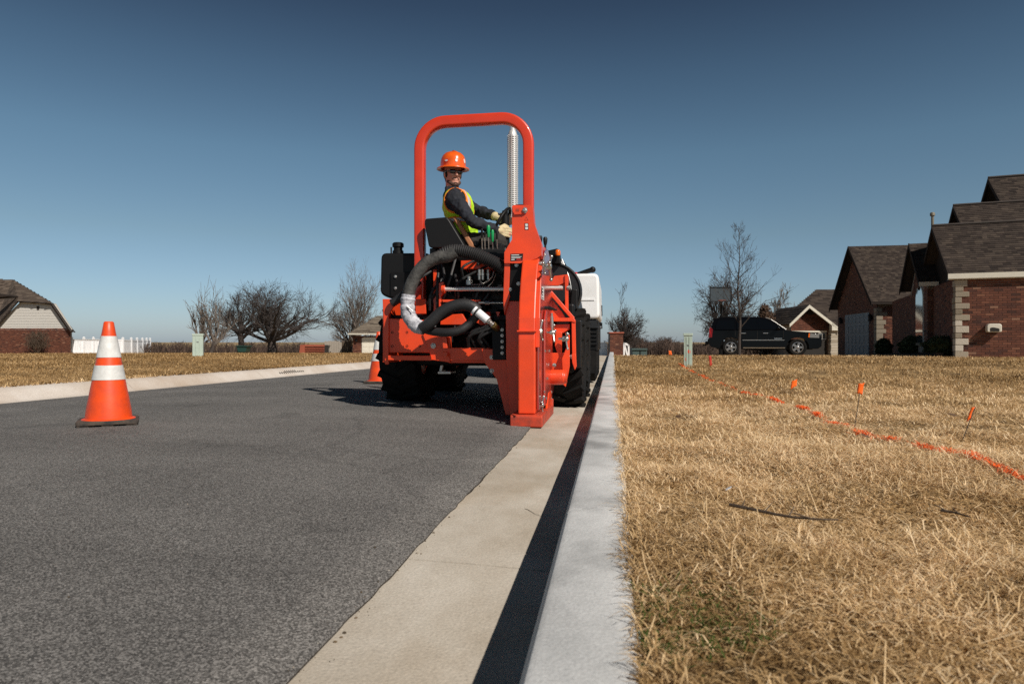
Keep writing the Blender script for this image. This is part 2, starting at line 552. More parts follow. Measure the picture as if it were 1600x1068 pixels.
def np_mesh(name, verts, quads, tris=None, tint=None):
    me = bpy.data.meshes.new(name)
    nq, nt = len(quads), (len(tris) if tris is not None else 0)
    me.vertices.add(len(verts))
    me.vertices.foreach_set('co', np.asarray(verts, np.float32).ravel())
    li = np.concatenate([np.asarray(quads, np.int32).ravel()] + ([np.asarray(tris, np.int32).ravel()] if nt else []))
    me.loops.add(len(li))
    me.loops.foreach_set('vertex_index', li)
    me.polygons.add(nq + nt)
    st = np.concatenate([np.arange(nq) * 4, nq * 4 + np.arange(nt) * 3]).astype(np.int32)
    me.polygons.foreach_set('loop_start', st)
    if tint is not None:
        a = me.attributes.new('tint', 'FLOAT', 'FACE')
        a.data.foreach_set('value', np.asarray(tint, np.float32))
    me.update(calc_edges=True)
    me.validate()
    return me
def grid_mesh(name, X, Y, Z):
    ny, nx = X.shape
    v = np.stack([X, Y, Z], -1).reshape(-1, 3)
    i = np.arange(ny - 1)[:, None] * nx + np.arange(nx - 1)[None, :]
    q = np.stack([i, i + 1, i + nx + 1, i + nx], -1).reshape(-1, 4)
    me = np_mesh(name, v, q)
    me.shade_smooth()
    return me

# road
ys = np.concatenate([np.arange(0.2, 6, 0.03), np.arange(6, 14, 0.1), np.arange(14, 36, 0.5), np.arange(36, 90, 3)])
cols = np.concatenate([np.linspace(0, 1, 28), [1.0]])
Yg, Cg = np.meshgrid(ys, cols, indexing='ij')
edge = -0.600 + (vnoise(ys * 14, ys * 0 + 3) - 0.5) * 0.009 + (vnoise(ys * 2.2, ys * 0 + 9) - 0.5) * 0.008
Xg = (kerb_left(Yg) + 0.22) * (1 - Cg) + edge[:, None] * Cg
Zg = gz(np.minimum(Xg, -0.001), Yg) + 0.010
Zg[:, -1] -= 0.03
tag(link('road', grid_mesh('road', Xg, Yg, Zg), M['asphalt']), 'grey asphalt street', None, None, 'structure')

# wide ground under everything, out to the horizon
rr = np.concatenate([[0.01], np.geomspace(3, 130, 40), np.geomspace(150, 5000, 24)])
aa = np.linspace(0, 2 * math.pi, 97)
Rg, Ag = np.meshgrid(rr, aa, indexing='ij')
Xg, Yg = Rg * np.sin(Ag), Rg * np.cos(Ag)
Zg = gz(Xg, np.maximum(Yg, 0.6), False) - 0.4 * (1 - smooth(70, 120, Rg)) - 0.02
Zg = np.where(Yg < 0.6, np.where(Rg > 120, -1.9, -0.4), Zg)
tag(link('ground', grid_mesh('ground', Xg, Yg, Zg), M['field']), 'dry pale grassland out to the horizon', None, None, 'structure')

# lawns
yl = np.concatenate([np.arange(-2, 7, 0.06), np.arange(7, 16, 0.25), np.geomspace(16, 130, 60)])
xl = np.concatenate([np.arange(0.040, 4, 0.06), np.arange(4, 10, 0.3), np.geomspace(10, 110, 40)])
Yg, Xg = np.meshgrid(yl, xl, indexing='ij')
Zg = gz(Xg, np.maximum(Yg, 0.3)) - 0.012
Zg[:, 0] = np.minimum(Zg[:, 0], 0.13)
lawn_r = tag(link('lawn', grid_mesh('lawn', Xg, Yg, Zg), M['thatch']), 'dry tan lawn beside the near kerb', None, None, 'structure')
yl = np.concatenate([np.arange(-2, 20, 0.25), np.geomspace(20, 130, 50)])
xo = np.concatenate([np.arange(0, 6, 0.25), np.geomspace(6, 150, 50)])
Yg, Og = np.meshgrid(yl, xo, indexing='ij')
Xg = kerb_left(Yg) - 0.34 - Og
Zg = gz(Xg, np.maximum(Yg, 0.3)) - 0.012
tag(link('lawn', grid_mesh('lawn', Xg, Yg, Zg), M['thatch']), 'dry tan lawn across the street', None, None, 'structure')

# joint of asphalt and gutter: soil and crack shadow put into a dark strip
yj = np.arange(0.3, 30, 0.02)
ej = -0.600 + (vnoise(yj * 14, yj * 0 + 3) - 0.5) * 0.009 + (vnoise(yj * 2.2, yj * 0 + 9) - 0.5) * 0.008
wj = 0.002 + 0.010 * vnoise(yj, yj * 0, 0.11) * vnoise(yj, yj * 0 + 4, 0.6)
Vj = np.stack([np.stack([ej - 0.006, yj, 0 * yj + 0.0065], -1), np.stack([ej + wj, yj, 0 * yj + 0.0035], -1)], 1).reshape(-1, 3)
ij = np.arange(len(yj) - 1) * 2
M['jointshade'] = mat('joint_soil_shade', (0.035, 0.026, 0.018), 0.95, var=0.5, vscale=60)
tag(link('road_joint', np_mesh('road_joint', Vj, np.stack([ij, ij + 1, ij + 3, ij + 2], -1)), M['jointshade']), 'dark strip of soil and painted crack shade along the asphalt edge', None, None, 'structure')

# kerbs: cast sections with open joints
def kerb_run(section, y0, y1, step, xf, name, material, parent, gap=0.011):
    y = y0
    while y < y1 - 0.1:
        ya, yb = y + gap / 2, min(y + step, y1) - gap / 2
        n = 9
        mb = MB()
        vs = []
        for k in range(n):
            yy = lerp(ya, yb, k / (n - 1))
            dz = min(0.0, CH - 21.0 / F * yy)
            x0 = xf(yy)
            jit = 0.003 * (float(vnoise(yy * 3, 5.0)) - 0.5)
            vs += [(x0 + q[0] + jit, yy, q[1] + dz) for q in section]
        m = len(section)
        fs = [(i * m + j, i * m + (j + 1) % m, (i + 1) * m + (j + 1) % m, (i + 1) * m + j) for i in range(n - 1) for j in range(m)]
        fs += [tuple(range(m)), tuple((n - 1) * m + j for j in range(m - 1, -1, -1))]
        mb.add(vs, fs)
        o = mb.build(name, material, parent, sm=35)
        y += step
k1 = tag(thing('kerb', None, None), 'pale concrete kerb and tan gutter beside the near lawn', None, None, 'structure')
kerb_sec = [(-0.172, -0.016), (-0.146, 0.10), (-0.130, 0.146), (-0.123, 0.160), (-0.111, 0.1655), (0.034, 0.166), (0.046, 0.155), (0.046, -0.3), (-0.172, -0.3)]
gut_sec = [(-0.66, -0.004), (-0.60, 0.0), (-0.4, -0.006), (-0.175, -0.016), (-0.175, -0.25), (-0.66, -0.25)]
kerb_run(kerb_sec, -1.1, 60, 3.05, lambda y: 0.0, 'kerb_section', M['kerb'], k1)
kerb_run(gut_sec, -1.1, 60, 3.05, lambda y: 0.0, 'gutter_slab', M['gutter'], k1)
k2 = tag(thing('kerb', None, None), 'tan rolled concrete kerb across the street', None, None, 'structure')
roll_sec = [(0.24, -0.004), (0.0, 0.008), (-0.06, 0.03), (-0.14, 0.10), (-0.20, 0.135), (-0.36, 0.150), (-0.36, -0.25), (0.24, -0.25)]
M['kerb2'] = surface_mat('rolled_kerb_concrete', (0.44, 0.36, 0.29), (0.60, 0.55, 0.50), 90, 0.12, 0.9, 0.16, 0.85, 0.3)
kerb_run(roll_sec, -1.0, 60, 3.05, lambda y: float(kerb_left(y)), 'kerb_section', M['kerb2'], k2)

# ------------------------------------------------------------------ grass
M['grass'] = tint_mat('dry_grass', [(0.0, (0.065, 0.040, 0.020)), (0.3, (0.28, 0.165, 0.062)), (0.55, (0.64, 0.435, 0.215)), (0.8, (0.90, 0.68, 0.41)), (0.86, (0.92, 0.73, 0.48)), (0.9, (0.030, 0.060, 0.010)), (1.0, (0.075, 0.125, 0.022))], 0.75, trans=0.25, spec=0.2)
M['spray'] = mat('orange_spray', (0.95, 0.165, 0.02), 0.7, col2=(0.80, 0.12, 0.02), vscale=30)
rng = np.random.RandomState(11)
def blade_arrays(x, y, z, h, lean, w, tint):
    n = len(x)
    az = rng.rand(n) * 2 * math.pi
    dx, dy = np.cos(az), np.sin(az)
    wa = az + math.pi / 2 + (rng.rand(n) - 0.5) * 1.6
    wx, wy = np.cos(wa) * w / 2, np.sin(wa) * w / 2
    l2 = np.minimum(lean + 0.25 + rng.rand(n) * 0.8, 1.9)
    p0 = np.stack([x, y, z], -1)
    p1 = p0 + np.stack([dx * np.sin(lean), dy * np.sin(lean), np.cos(lean)], -1) * (h * 0.5)[:, None]
    bend = (rng.rand(n) - 0.5) * 1.2
    ex, ey = np.cos(az + bend), np.sin(az + bend)
    p2 = p1 + np.stack([ex * np.sin(l2), ey * np.sin(l2), np.cos(l2)], -1) * (h * 0.5)[:, None]
    W = np.stack([wx, wy, np.zeros(n)], -1)
    v = np.stack([p0 - W, p0 + W, p1 + W * 0.85, p1 - W * 0.85, p2], 1).reshape(-1, 3)
    i = np.arange(n) * 5
    q = np.stack([i, i + 1, i + 2, i + 3], -1)
    t = np.stack([i + 3, i + 2, i + 4], -1)
    return v, q, t, np.concatenate([tint, tint])
def sample(r0, r1, b0, b1, dens):
    area = 0.5 * RAD(b1 - b0) * (r1 * r1 - r0 * r0)
    n = int(area * dens)
    r = np.sqrt(rng.rand(n) * (r1 * r1 - r0 * r0) + r0 * r0)
    b = RAD(b0) + rng.rand(n) * RAD(b1 - b0)
    return r * np.sin(b), r * np.cos(b)
gp = [G(*p) for p in ((1035, 985), (1075, 1015), (1130, 985), (1040, 940), (1095, 955))]
def straw(x, y):
    n = vnoise(x, y, 0.12) * 0.35 + vnoise(x + 3, y + 1, 0.45) * 0.4 + vnoise(x, y, 2.2) * 0.35 - 0.55
    r_ = np.hypot(x, y)
    patch = 0.17 * np.exp(-((r_ - 4.2) / 1.7) ** 2) * (vnoise(x + 2, y, 1.3) + 0.3) - 0.20 * smooth(6.5, 10, r_) * (0.6 + 0.8 * vnoise(x, y, 1.7)) - 0.10 * (1 - smooth(1.2, 2.6, r_))  # straw paler at mid range, darker close to and far from the camera
    t = 0.56 + patch + n * 0.75 + rng.randn(len(x)) * 0.18
    return np.clip(t, 0.02, 0.85)
parts = []
# (r0, r1, bearing0, bearing1, density, height, width, lean0, lean1)
for r0, r1, b0, b1, dens, hh, ww, l0, l1 in ((0.75, 1.8, -4, 50, 24000, 0.044, 0.0020, 0.3, 1.5), (1.8, 3.2, -3, 46, 17000, 0.044, 0.0024, 0.3, 1.5), (3.2, 5.5, -2, 42, 6500, 0.045, 0.0034, 0.25, 1.4),
                                             (5.5, 10, -1, 40, 2000, 0.050, 0.0052, 0.2, 1.3), (10, 16, -1, 38, 650, 0.050, 0.008, 0.1, 1.2), (16, 26, -1, 37, 240, 0.055, 0.013, 0.1, 1.1)):
    x, y = sample(r0, r1, b0, b1, dens)
    k = x > 0.042
    x, y = x[k], y[k]
    clump = vnoise(x, y, 0.16)
    hollow = vnoise(x + 11, y + 4, 0.20) * 0.6 + vnoise(x + 5, y, 0.5) * 0.4
    keep = rng.rand(len(x)) < np.clip(0.25 + clump * 1.3, 0, 1) * np.clip((hollow - (0.34 if r1 < 4 else 0.26)) * 7, 0.10, 1)
    x, y, clump = x[keep], y[keep], clump[keep]
    n = len(x)
    h = hh * (0.45 + 0.85 * rng.rand(n)) * (0.65 + 0.7 * clump)
    edge = np.exp(-(x - 0.04) / 0.06)
    h = h * (1 + 0.25 * edge)
    lean = l0 + 0.25 * (r1 < 6) + (l1 - l0) * rng.rand(n) ** 0.6
    tint = straw(x, y)
    for g in gp:
        dd = np.hypot(x - g.x, y - g.y)
        gm = (dd < 0.05 + 0.06 * rng.rand(n)) & (rng.rand(n) < 0.86)
        tint = np.where(gm, 0.9 + 0.1 * rng.rand(n), tint)
        h = np.where(gm, h * 0.7, h)
    z = gz(x, y) - 0.008 + rng.rand(n) * 0.022
    parts.append(blade_arrays(x, y, z, h, lean, ww * (0.6 + 0.8 * rng.rand(n)), tint))
# the flattened thatch between the tufts
for r0, r1, b0, b1, dens, ww in ((0.75, 2.0, -4, 50, 15000, 0.0026), (2.0, 4.2, -3, 45, 7000, 0.0034), (4.2, 9, -2, 42, 1500, 0.006)):
    x, y = sample(r0, r1, b0, b1, dens)
    k = x > 0.042
    x, y = x[k], y[k]
    n = len(x)
    parts.append(blade_arrays(x, y, gz(x, y) - 0.004 + 0.008 * rng.rand(n), 0.03 + 0.04 * rng.rand(n), 1.25 + 0.3 * rng.rand(n), ww * (0.6 + 0.8 * rng.rand(n)), np.clip(straw(x, y) * 0.85 - 0.06 + 0.1 * rng.randn(n), 0.02, 0.8)))
# long stems that stand out of the mat near the camera and hang over the kerb
x, y = sample(0.8, 4.2, -3, 46, 170)
k = x > 0.045
x, y = x[k], y[k]
n = len(x)
parts.append(blade_arrays(x, y, gz(x, y), 0.07 + 0.09 * rng.rand(n), 0.6 + 0.9 * rng.rand(n), 0.0020 + 0 * x, np.clip(0.72 + 0.1 * rng.randn(n), 0.4, 0.85)))
y = 0.9 + (rng.rand(5200) ** 1.6) * 13
x = 0.030 + rng.rand(5200) ** 1.2 * 0.08 + (vnoise(y, y * 0, 0.22) - 0.5) * 0.05
parts.append(blade_arrays(x, y, np.maximum(gz(x, y), 0.166), 0.022 + 0.040 * rng.rand(len(y)), 0.7 + 0.8 * rng.rand(len(y)), 0.0022 + 0 * y, straw(x, y)))
def join_blades(name, parts):
    off, V, Q, T, tq, tt = 0, [], [], [], [], []
    for v, q, t, ti in parts:
        V.append(v); Q.append(q + off); T.append(t + off)
        tq.append(ti[:len(q)]); tt.append(ti[len(q):])
        off += len(v)
    return np_mesh(name, np.concatenate(V), np.concatenate(Q), np.concatenate(T), np.concatenate(tq + tt))
tag(link('grass', join_blades('grass', parts), M['grass']), 'matted straw coloured winter grass on the near lawn', None, None, 'stuff')
parts = []
for r0, r1, b0, b1, dens, hh, ww in ((7.5, 12, -60, -22, 1700, 0.040, 0.0050), (12, 18, -55, -17, 800, 0.042, 0.0075), (18, 28, -52, -16, 330, 0.045, 0.011)):
    x, y = sample(r0, r1, b0, b1, dens)
    k = x < kerb_left(y) - 0.36
    x, y = x[k], y[k]
    n = len(x)
    parts.append(blade_arrays(x, y, gz(x, y) - 0.004, hh * (0.5 + 0.8 * rng.rand(n)), 0.1 + 1.1 * rng.rand(n), ww * (0.6 + 0.8 * rng.rand(n)), np.clip(straw(x, y) * 0.62 + 0.13, 0, 0.85)))
yy = 3 + rng.rand(5000) * 18
xx = kerb_left(yy) - 0.30 - rng.rand(5000) ** 2 * 0.15
parts.append(blade_arrays(xx, yy, 0.145 + 0 * xx, 0.03 + 0.05 * rng.rand(5000), 0.3 + 1.0 * rng.rand(5000), 0.009 + 0 * xx, straw(xx, yy)))
tag(link('grass', join_blades('grass', parts), M['grass']), 'straw coloured winter grass across the street', None, None, 'stuff')

# sprayed guide line on the lawn
line = [G(*p) for p in ((1062, 569), (1082, 582), (1130, 603), (1200, 624), (1270, 648), (1340, 672), (1410, 693), (1480, 712), (1545, 733), (1600, 752), (1660, 772))]
dense = catmull([Vector((p.x, p.y, 0)) for p in line], 60)
px_, py_ = np.array([p.x for p in dense]), np.array([p.y for p in dense])
seg = np.hypot(np.diff(px_), np.diff(py_))
cum = np.concatenate([[0], np.cumsum(seg)])
n = 42000
s = rng.rand(n) * cum[-1]
x, y = np.interp(s, cum, px_), np.interp(s, cum, py_)
on = np.clip((vnoise(s, s * 0 + 2.5, 0.15) - 0.38) * 3.5, 0, 1) * np.clip(0.25 + vnoise(s, s * 0 + 8.5, 0.4), 0, 1)
keep = rng.rand(n) < on
x, y, s = x[keep], y[keep], s[keep]
n = len(x)
on_far = np.where(y > 6.8, 0.09, np.where(y > 4, 0.85, 0.45))
k2_ = rng.rand(n) < on_far
x, y, s = x[k2_], y[k2_], s[k2_]
n = len(x)
wid = 0.011 + 0.009 * vnoise(s, s * 0, 0.3)
x, y = x + rng.randn(n) * wid * 0.8, y + rng.randn(n) * wid * 1.2
dist = np.hypot(x, y)
v, q, t, ti = blade_arrays(x, y, gz(x, y) + 0.004 + rng.rand(n) * 0.014, 0.022 + 0.018 * rng.rand(n), 0.8 + 0.8 * rng.rand(n), 0.0020 + dist * 0.0005, np.full(n, 0.5))
tag(link('paint_line', np_mesh('paint_line', v, q, t), M['spray']), 'broken orange sprayed guide line running across the dry lawn', 'paint line')

# grit and crumbs along the asphalt edge, pebbles on the road
mb = MB()
rn = random.Random(5)
for i in range(260):
    y = 0.9 + rn.random() ** 1.8 * 5.5
    x = -0.598 + rn.gauss(0, 0.011) + (0.02 if rn.random() < 0.15 else 0)
    if rn.random() < 0.12: x = -0.62 - rn.random() * 2.5
    r = 0.0010 + rn.random() ** 4 * 0.0024
    mb.tint = rn.choice((0.1, 0.2, 0.3, 0.5, 0.75, 0.95))
    z = float(gz(min(x, -0.61), y)) + 0.010 if x < -0.605 else 0.0
    mb.ball((x, y, z + r * 0.5), (r * (0.7 + rn.random()), r * (0.7 + rn.random()), r * 0.8), Matrix.Rotation(rn.random() * 3, 3, 'Z'), 5, 3)
M['grit'] = tint_mat('grit', [(0, (0.02, 0.018, 0.015)), (0.5, (0.14, 0.10, 0.06)), (1, (0.5, 0.46, 0.40))], 0.9)
tag(mb.build('gravel', M['grit']), 'loose grit along the asphalt edge', None, None, 'stuff')
# ------------------------------------------------------------------ trencher
T = thing('trencher', 'orange ride-on trencher working beside the kerb, with an orange roll bar', 'trencher', (-1.15, 6.6, 0.03))
def part(mb, name, m, parent=None, sm=None, bev=0.004, label=None):
    o = mb.build(name, m, parent or T, sm=sm, bev=bev)
    if label: o['label'] = label
    return o
def bolt(x, y, z, r=0.012, axis=(0, -1, 0), parent=None, m='zinc', name='bolt'):
    b = MB()
    b.lathe([(r * 1.35, 0), (r * 1.35, 0.003), (r, 0.003), (r * 0.95, r * 0.8), (r * 0.6, r)], (x, y, z), axis, 6)
    return part(b, name, M[m], parent, bev=0)
def pbolt(px, py, Y, r=0.012, parent=None, m='zinc', name='bolt'):
    q = P(px, py, Y)
    return bolt(q.x, q.y, q.z, r, parent=parent, m=m, name=name)
def rounded(poly, r, n=4):                     # rounds the corners of an outline
    out = []
    m = len(poly)
    for i in range(m):
        p, a, b = Vector(poly[i]), Vector(poly[i - 1]), Vector(poly[(i + 1) % m])
        d1, d2 = (a - p), (b - p)
        rr = min(r, d1.length * 0.45, d2.length * 0.45)
        s, e = p + d1.normalized() * rr, p + d2.normalized() * rr
        for k in range(n + 1):
            t = k / n
            out.append(tuple(s * (1 - t) ** 2 + p * 2 * t * (1 - t) + e * t * t))
    return out

# roll bar: a square tube bent into a hoop
YR = 5.85
cl = XZ([(657, 500), (656.5, 226), (826, 224), (826.5, 500)], YR)
hoop = []
for i in (1, 2):
    p, a, b = Vector(cl[i]), Vector(cl[i - 1]), Vector(cl[i + 1])
    s, e = p + (a - p).normalized() * 0.02, p
    hoop.append(p)
zt = P(740, 188.5, YR).z
x0, x1, zs, zb, rb = hoop[0].x, hoop[1].x, zt - 0.235, 0.75, 0.235
path = [(x0, zb), (x0, 1.2), (x0, 1.8)]
path += [(x0 + rb - rb * math.cos(a), zs + rb * math.sin(a)) for a in np.linspace(0, math.pi / 2, 12)]
path += [(lerp(x0 + rb, x1 - rb, 0.5), zt + 0.002)]
path += [(x1 - rb + rb * math.sin(a), zs + 0.004 + rb * math.cos(a)) for a in np.linspace(0, math.pi / 2, 12)]
path += [(x1, 1.8), (x1 + 0.01, 1.2), (x1 + 0.012, zb)]
mb = MB()
hw, hd = 0.046, 0.045
sec = rounded([(-hw, -hd), (hw, -hd), (hw, hd), (-hw, hd)], 0.018, 3)
vs, m = [], len(sec)
for i, (x, z) in enumerate(path):
    xa, za = path[max(i - 1, 0)]
    xb, zb2 = path[min(i + 1, len(path) - 1)]
    t = Vector((xb - xa, zb2 - za)).normalized()
    nrm = Vector((-t.y, t.x))
    vs += [(x + nrm.x * u, YR + w, z + nrm.y * u) for u, w in sec]
mb.add(vs, [(i * m + j, i * m + (j + 1) % m, (i + 1) * m + (j + 1) % m, (i + 1) * m + j) for i in range(len(path) - 1) for j in range(m)] + [tuple(range(m)), tuple((len(path) - 1) * m + j for j in range(m))])
part(mb, 'roll_bar', M['rops'], sm=40, bev=0)

# exhaust: inner pipe, perforated guard built of hoops and uprights, plain top
q0, q1, q2 = P(800.5, 350, 6.25), P(801, 214, 6.25), P(801, 190, 6.25)
r = 0.047
mb = MB()
mb.lathe([(0.029, q0.z), (0.029, q2.z)], (q1.x, 6.25, 0), n=18)
ex = part(mb, 'exhaust_stack', M['guardsteel'], sm=40, bev=0)
mb = MB()
mb.lathe([(r - 0.008, q0.z), (r - 0.008, q1.z)], (q1.x, 6.25, 0), n=18)
part(mb, 'muffler', M['innerpipe'], sm=40, bev=0)
mb = MB()
z = q0.z
k = 0
while z < q1.z:
    mb.lathe([(r - 0.004, z), (r, z), (r, z + 0.0115), (r - 0.004, z + 0.0115)], (q1.x, 6.25, 0), n=20)
    for j in range(10):
        a = 2 * math.pi * (j + 0.3) / 10
        mb.box((q1.x + (r - 0.0022) * math.cos(a), 6.25 + (r - 0.0022) * math.sin(a), z + 0.0153), (0.012, 0.009, 0.0078), Matrix.Rotation(a, 3, 'Z'))
    z += 0.019
    k += 1
mb.lathe([(r, q1.z), (r * 1.02, q1.z + 0.004), (0.034, q1.z + 0.05), (0.03, q1.z + 0.055)], (q1.x, 6.25, 0), n=20)
part(mb, 'exhaust_guard', M['guardsteel'], ex, sm=30, bev=0)

# fuel tank, left
mb = MB()
mb.xz(rounded(XZ([(595, 395), (668, 395), (676, 402), (676, 470), (640, 471), (608, 466), (593.5, 459)], 5.95), 0.05), 5.95, 6.45)
tk = part(mb, 'fuel_tank', M['plastic'], sm=40, bev=0.02)
mb = MB()
mb.pix([(610, 425), (646, 425), (646, 466), (610, 463)], 5.935, 0.03)
part(mb, 'bracket_plate', M['black'], tk)
for y in (432, 450): pbolt(618, y, 5.93, 0.011, tk)
q = P(622, 397, 6.02)
mb = MB()
mb.lathe([(0.05, -0.01), (0.05, 0.03), (0.04, 0.035), (0.04, 0.06), (0.052, 0.065), (0.052, 0.095), (0.04, 0.105)], q, n=16)
mb.tube([q + Vector((-0.055, -0.03, 0.06)), q + Vector((-0.05, -0.045, -0.05))], 0.008)
part(mb, 'filler_cap', M['black'], tk, sm=40, bev=0)

# chassis and engine mass behind the rear frame
mb = MB()
mb.span((-1.95, 6.2, 0.42), (-0.75, 8.3, 1.05))
mb.span((-1.62, 6.0, 1.0), (-0.80, 8.2, 1.36))
mb.span((-1.70, 5.95, 0.52), (-1.10, 6.2, 1.12))
part(mb, 'chassis', M['black'], bev=0.02)
rn = random.Random(8)
mb = MB()
for i in range(46):
    x, z = rn.uniform(-1.62, -0.88), rn.uniform(0.62, 1.38)
    mb.span((x, 5.72 + rn.random() * 0.1, z), (x + rn.uniform(0.03, 0.16), 5.98, z + rn.uniform(0.02, 0.12)))
for i in range(16):
    x, z = rn.uniform(-1.6, -0.9), rn.uniform(0.7, 1.35)
    mb.lathe([(0.02, 0), (0.02, 0.08), (0.012, 0.08), (0.012, 0.13)], (x, 5.75, z), (rn.uniform(-1, 1), -0.6, rn.uniform(-1, 1)), 10)
part(mb, 'valve_block', M['dark'], bev=0.004)
mb = MB()
for i in range(13):
    x, z = rn.uniform(-1.55, -0.95), rn.uniform(1.12, 1.38)
    e = (x + rn.uniform(-0.35, 0.35), 5.66, z - rn.uniform(0.15, 0.5))
    mb.tube(catmull([(x, 5.72, z), ((x + e[0]) / 2 + rn.uniform(-.1, .1), 5.62, (z + e[2]) / 2), e], 6), 0.011, 6)
part(mb, 'hydraulic_line', M['hoseblack'], sm=60, bev=0)
mb = MB()
for px in (749, 754.5, 763):
    q = P(px, 421, 5.62)
    mb.lathe([(0.013, 0), (0.013, -0.03), (0.017, -0.032), (0.017, -0.05), (0.012, -0.052), (0.012, -0.085)], q, n=10)
part(mb, 'hose_fitting', M['zinc'], sm=35, bev=0)
mb = MB()
mb.tube(catmull([P(735, 445, 5.6), P(755, 443, 5.58), P(768, 434, 5.57), P(772, 424, 5.57)], 6), 0.006, 6)
mb.tube(catmull([P(762, 448, 5.58), P(770, 440, 5.57), P(775, 428, 5.57)], 6), 0.005, 6)
mb.lathe([(0.03, 0), (0.03, 0.04), (0.016, 0.045), (0.016, 0.07)], P(733, 445, 5.63), n=12)
part(mb, 'steel_line', M['zinc'], sm=60, bev=0)

# rear frame, left
mb = MB()
mb.pix([(604, 497), (668, 500), (673, 530), (673, 551), (604, 551)], 5.62, 0.04)
fr = part(mb, 'rear_plate', M['orange'], bev=0.006)
for px, py in ((613, 519), (636, 519), (613, 540.5), (636, 540.5), (656, 540.5)):
    q = P(px, py, 5.62)
    mb = MB()
    mb.lathe([(0.011, 0), (0.011, 0.004), (0.007, 0.004), (0.007, 0.001)], q + Vector((0, 0.002, 0)), (0, -1, 0), 10)
    part(mb, 'hole_shade_disc', M['black'], fr, bev=0)  # solid black disc: the shade of a hole put into its colour
mb = MB()
mb.pix([(606, 555), (673, 555.5), (673, 563), (606, 562.5)], 5.56, 0.12)
part(mb, 'lower_rail', M['orange'])
mb = MB()
mb.pix([(597.5, 467), (622, 467), (607, 492), (607, 569), (601.5, 569)], 5.6, 0.02)
mb.span((P(598, 480, 5.62).x, 5.62, P(600, 566, 5.62).z), (P(602, 480, 5.62).x + 0.02, 6.05, P(600, 467, 5.62).z))
part(mb, 'side_plate', M['orange'])
mb = MB()
mb.pix([(607, 492), (668, 492), (668, 500), (604, 498)], 5.70, 0.3)
part(mb, 'cross_tube', M['black'])
mb = MB()
mb.pix([(649, 467), (665, 467), (665, 490), (649, 490)], 5.64, 0.03)
part(mb, 'bracket_plate', M['orange'])
mb = MB()
mb.pix([(660, 521), (703, 521), (703, 566), (675, 562)], 5.6, 0.06)
part(mb, 'rear_plate', M['orange'])
pbolt(677, 540, 5.59, 0.018)
mb = MB()
mb.pix([(690, 522), (697, 522), (699, 544), (692, 544)], 5.52, 0.05)
part(mb, 'post', M['orange'])
mb = MB()
q = P(697, 553, 5.56)
mb.lathe([(0.022, 0), (0.022, 0.03), (0.018, 0.034)], q, (0, -1, 0), 14)
part(mb, 'pivot_pin', M['orange'], sm=40, bev=0)
mb = MB()
mb.pix([(700, 543), (765, 543), (765, 563), (704, 563)], 5.58, 0.05)
mb.span(P(701, 562, 5.63), P(765, 567, 5.63) + Vector((0, 0.25, 0)))
part(mb, 'cross_beam', M['orange'])
mb = MB()
mb.pix([(752, 545), (800, 545), (800, 648), (790, 648), (776, 592), (757, 566)], 5.5, 0.05)
part(mb, 'lift_arm', M['orange'])
for px, py in ((768, 558), (768.5, 579)): pbolt(px, py, 5.5, 0.014)
mb = MB()
mb.pix([(684, 580), (704, 580), (704, 584), (684, 584)], 5.7, 0.2)
mb.pix([(688, 570), (692, 570), (690, 581), (686, 581)], 5.72, 0.03)
part(mb, 'step_plate', M['zinc'])
# uprights and upper frame
for poly, Y in (([(676.5, 421), (682, 421), (682.5, 487), (677.5, 487)], 5.66), ([(685.5, 442), (693, 440), (693.5, 457), (689, 463), (689, 484), (685.5, 484)], 5.6)):
    mb = MB()
    mb.pix(poly, Y, 0.04)
    part(mb, 'upright', M['orange'])
mb = MB()
mb.pix([(720, 406), (735, 403), (763, 393.5), (800, 393.5), (800, 420), (720, 420)], 5.72, 0.35)
part(mb, 'deck_frame', M['orange'])
mb = MB()
mb.pix([(677, 395.5), (703, 395.5), (703, 397.5), (677, 397.5)], 5.55, 0.25)
part(mb, 'hose_shelf', M['orange'])
mb = MB()
mb.pix([(688, 507), (688, 502), (707, 491), (722, 490), (729, 502), (729, 507)], 5.56, 0.04)
mb.pix([(735, 489), (765, 487), (768, 505), (752, 508), (738, 500)], 5.6, 0.04)
mb.pix([(690, 468), (750, 468), (748, 471), (692, 472)], 5.58, 0.05)
part(mb, 'rear_plate', M['orange'])
mb = MB()
mb.pix([(775, 487), (781, 487), (778, 495)], 5.55, 0.04)
part(mb, 'gusset', M['orange'], bev=0)
# sliding rods
mb = MB()
mb.tube([P(693, 451.5, 5.58), P(790, 451.5, 5.58)], 0.0175, 14)
part(mb, 'slide_rod', M['guardsteel'], sm=40, bev=0)
mb = MB()
mb.tube([P(690, 451.5, 5.58), P(696, 451.5, 5.58)], 0.036, 14)
part(mb, 'rod_collar', M['orange'], sm=40)
mb = MB()
mb.tube([P(748, 473, 5.56), P(790, 473, 5.56)], 0.009, 10)
mb.tube([P(758, 473, 5.56), P(765, 473, 5.56)], 0.018, 8)
part(mb, 'slide_rod', M['zinc'], sm=40, bev=0)
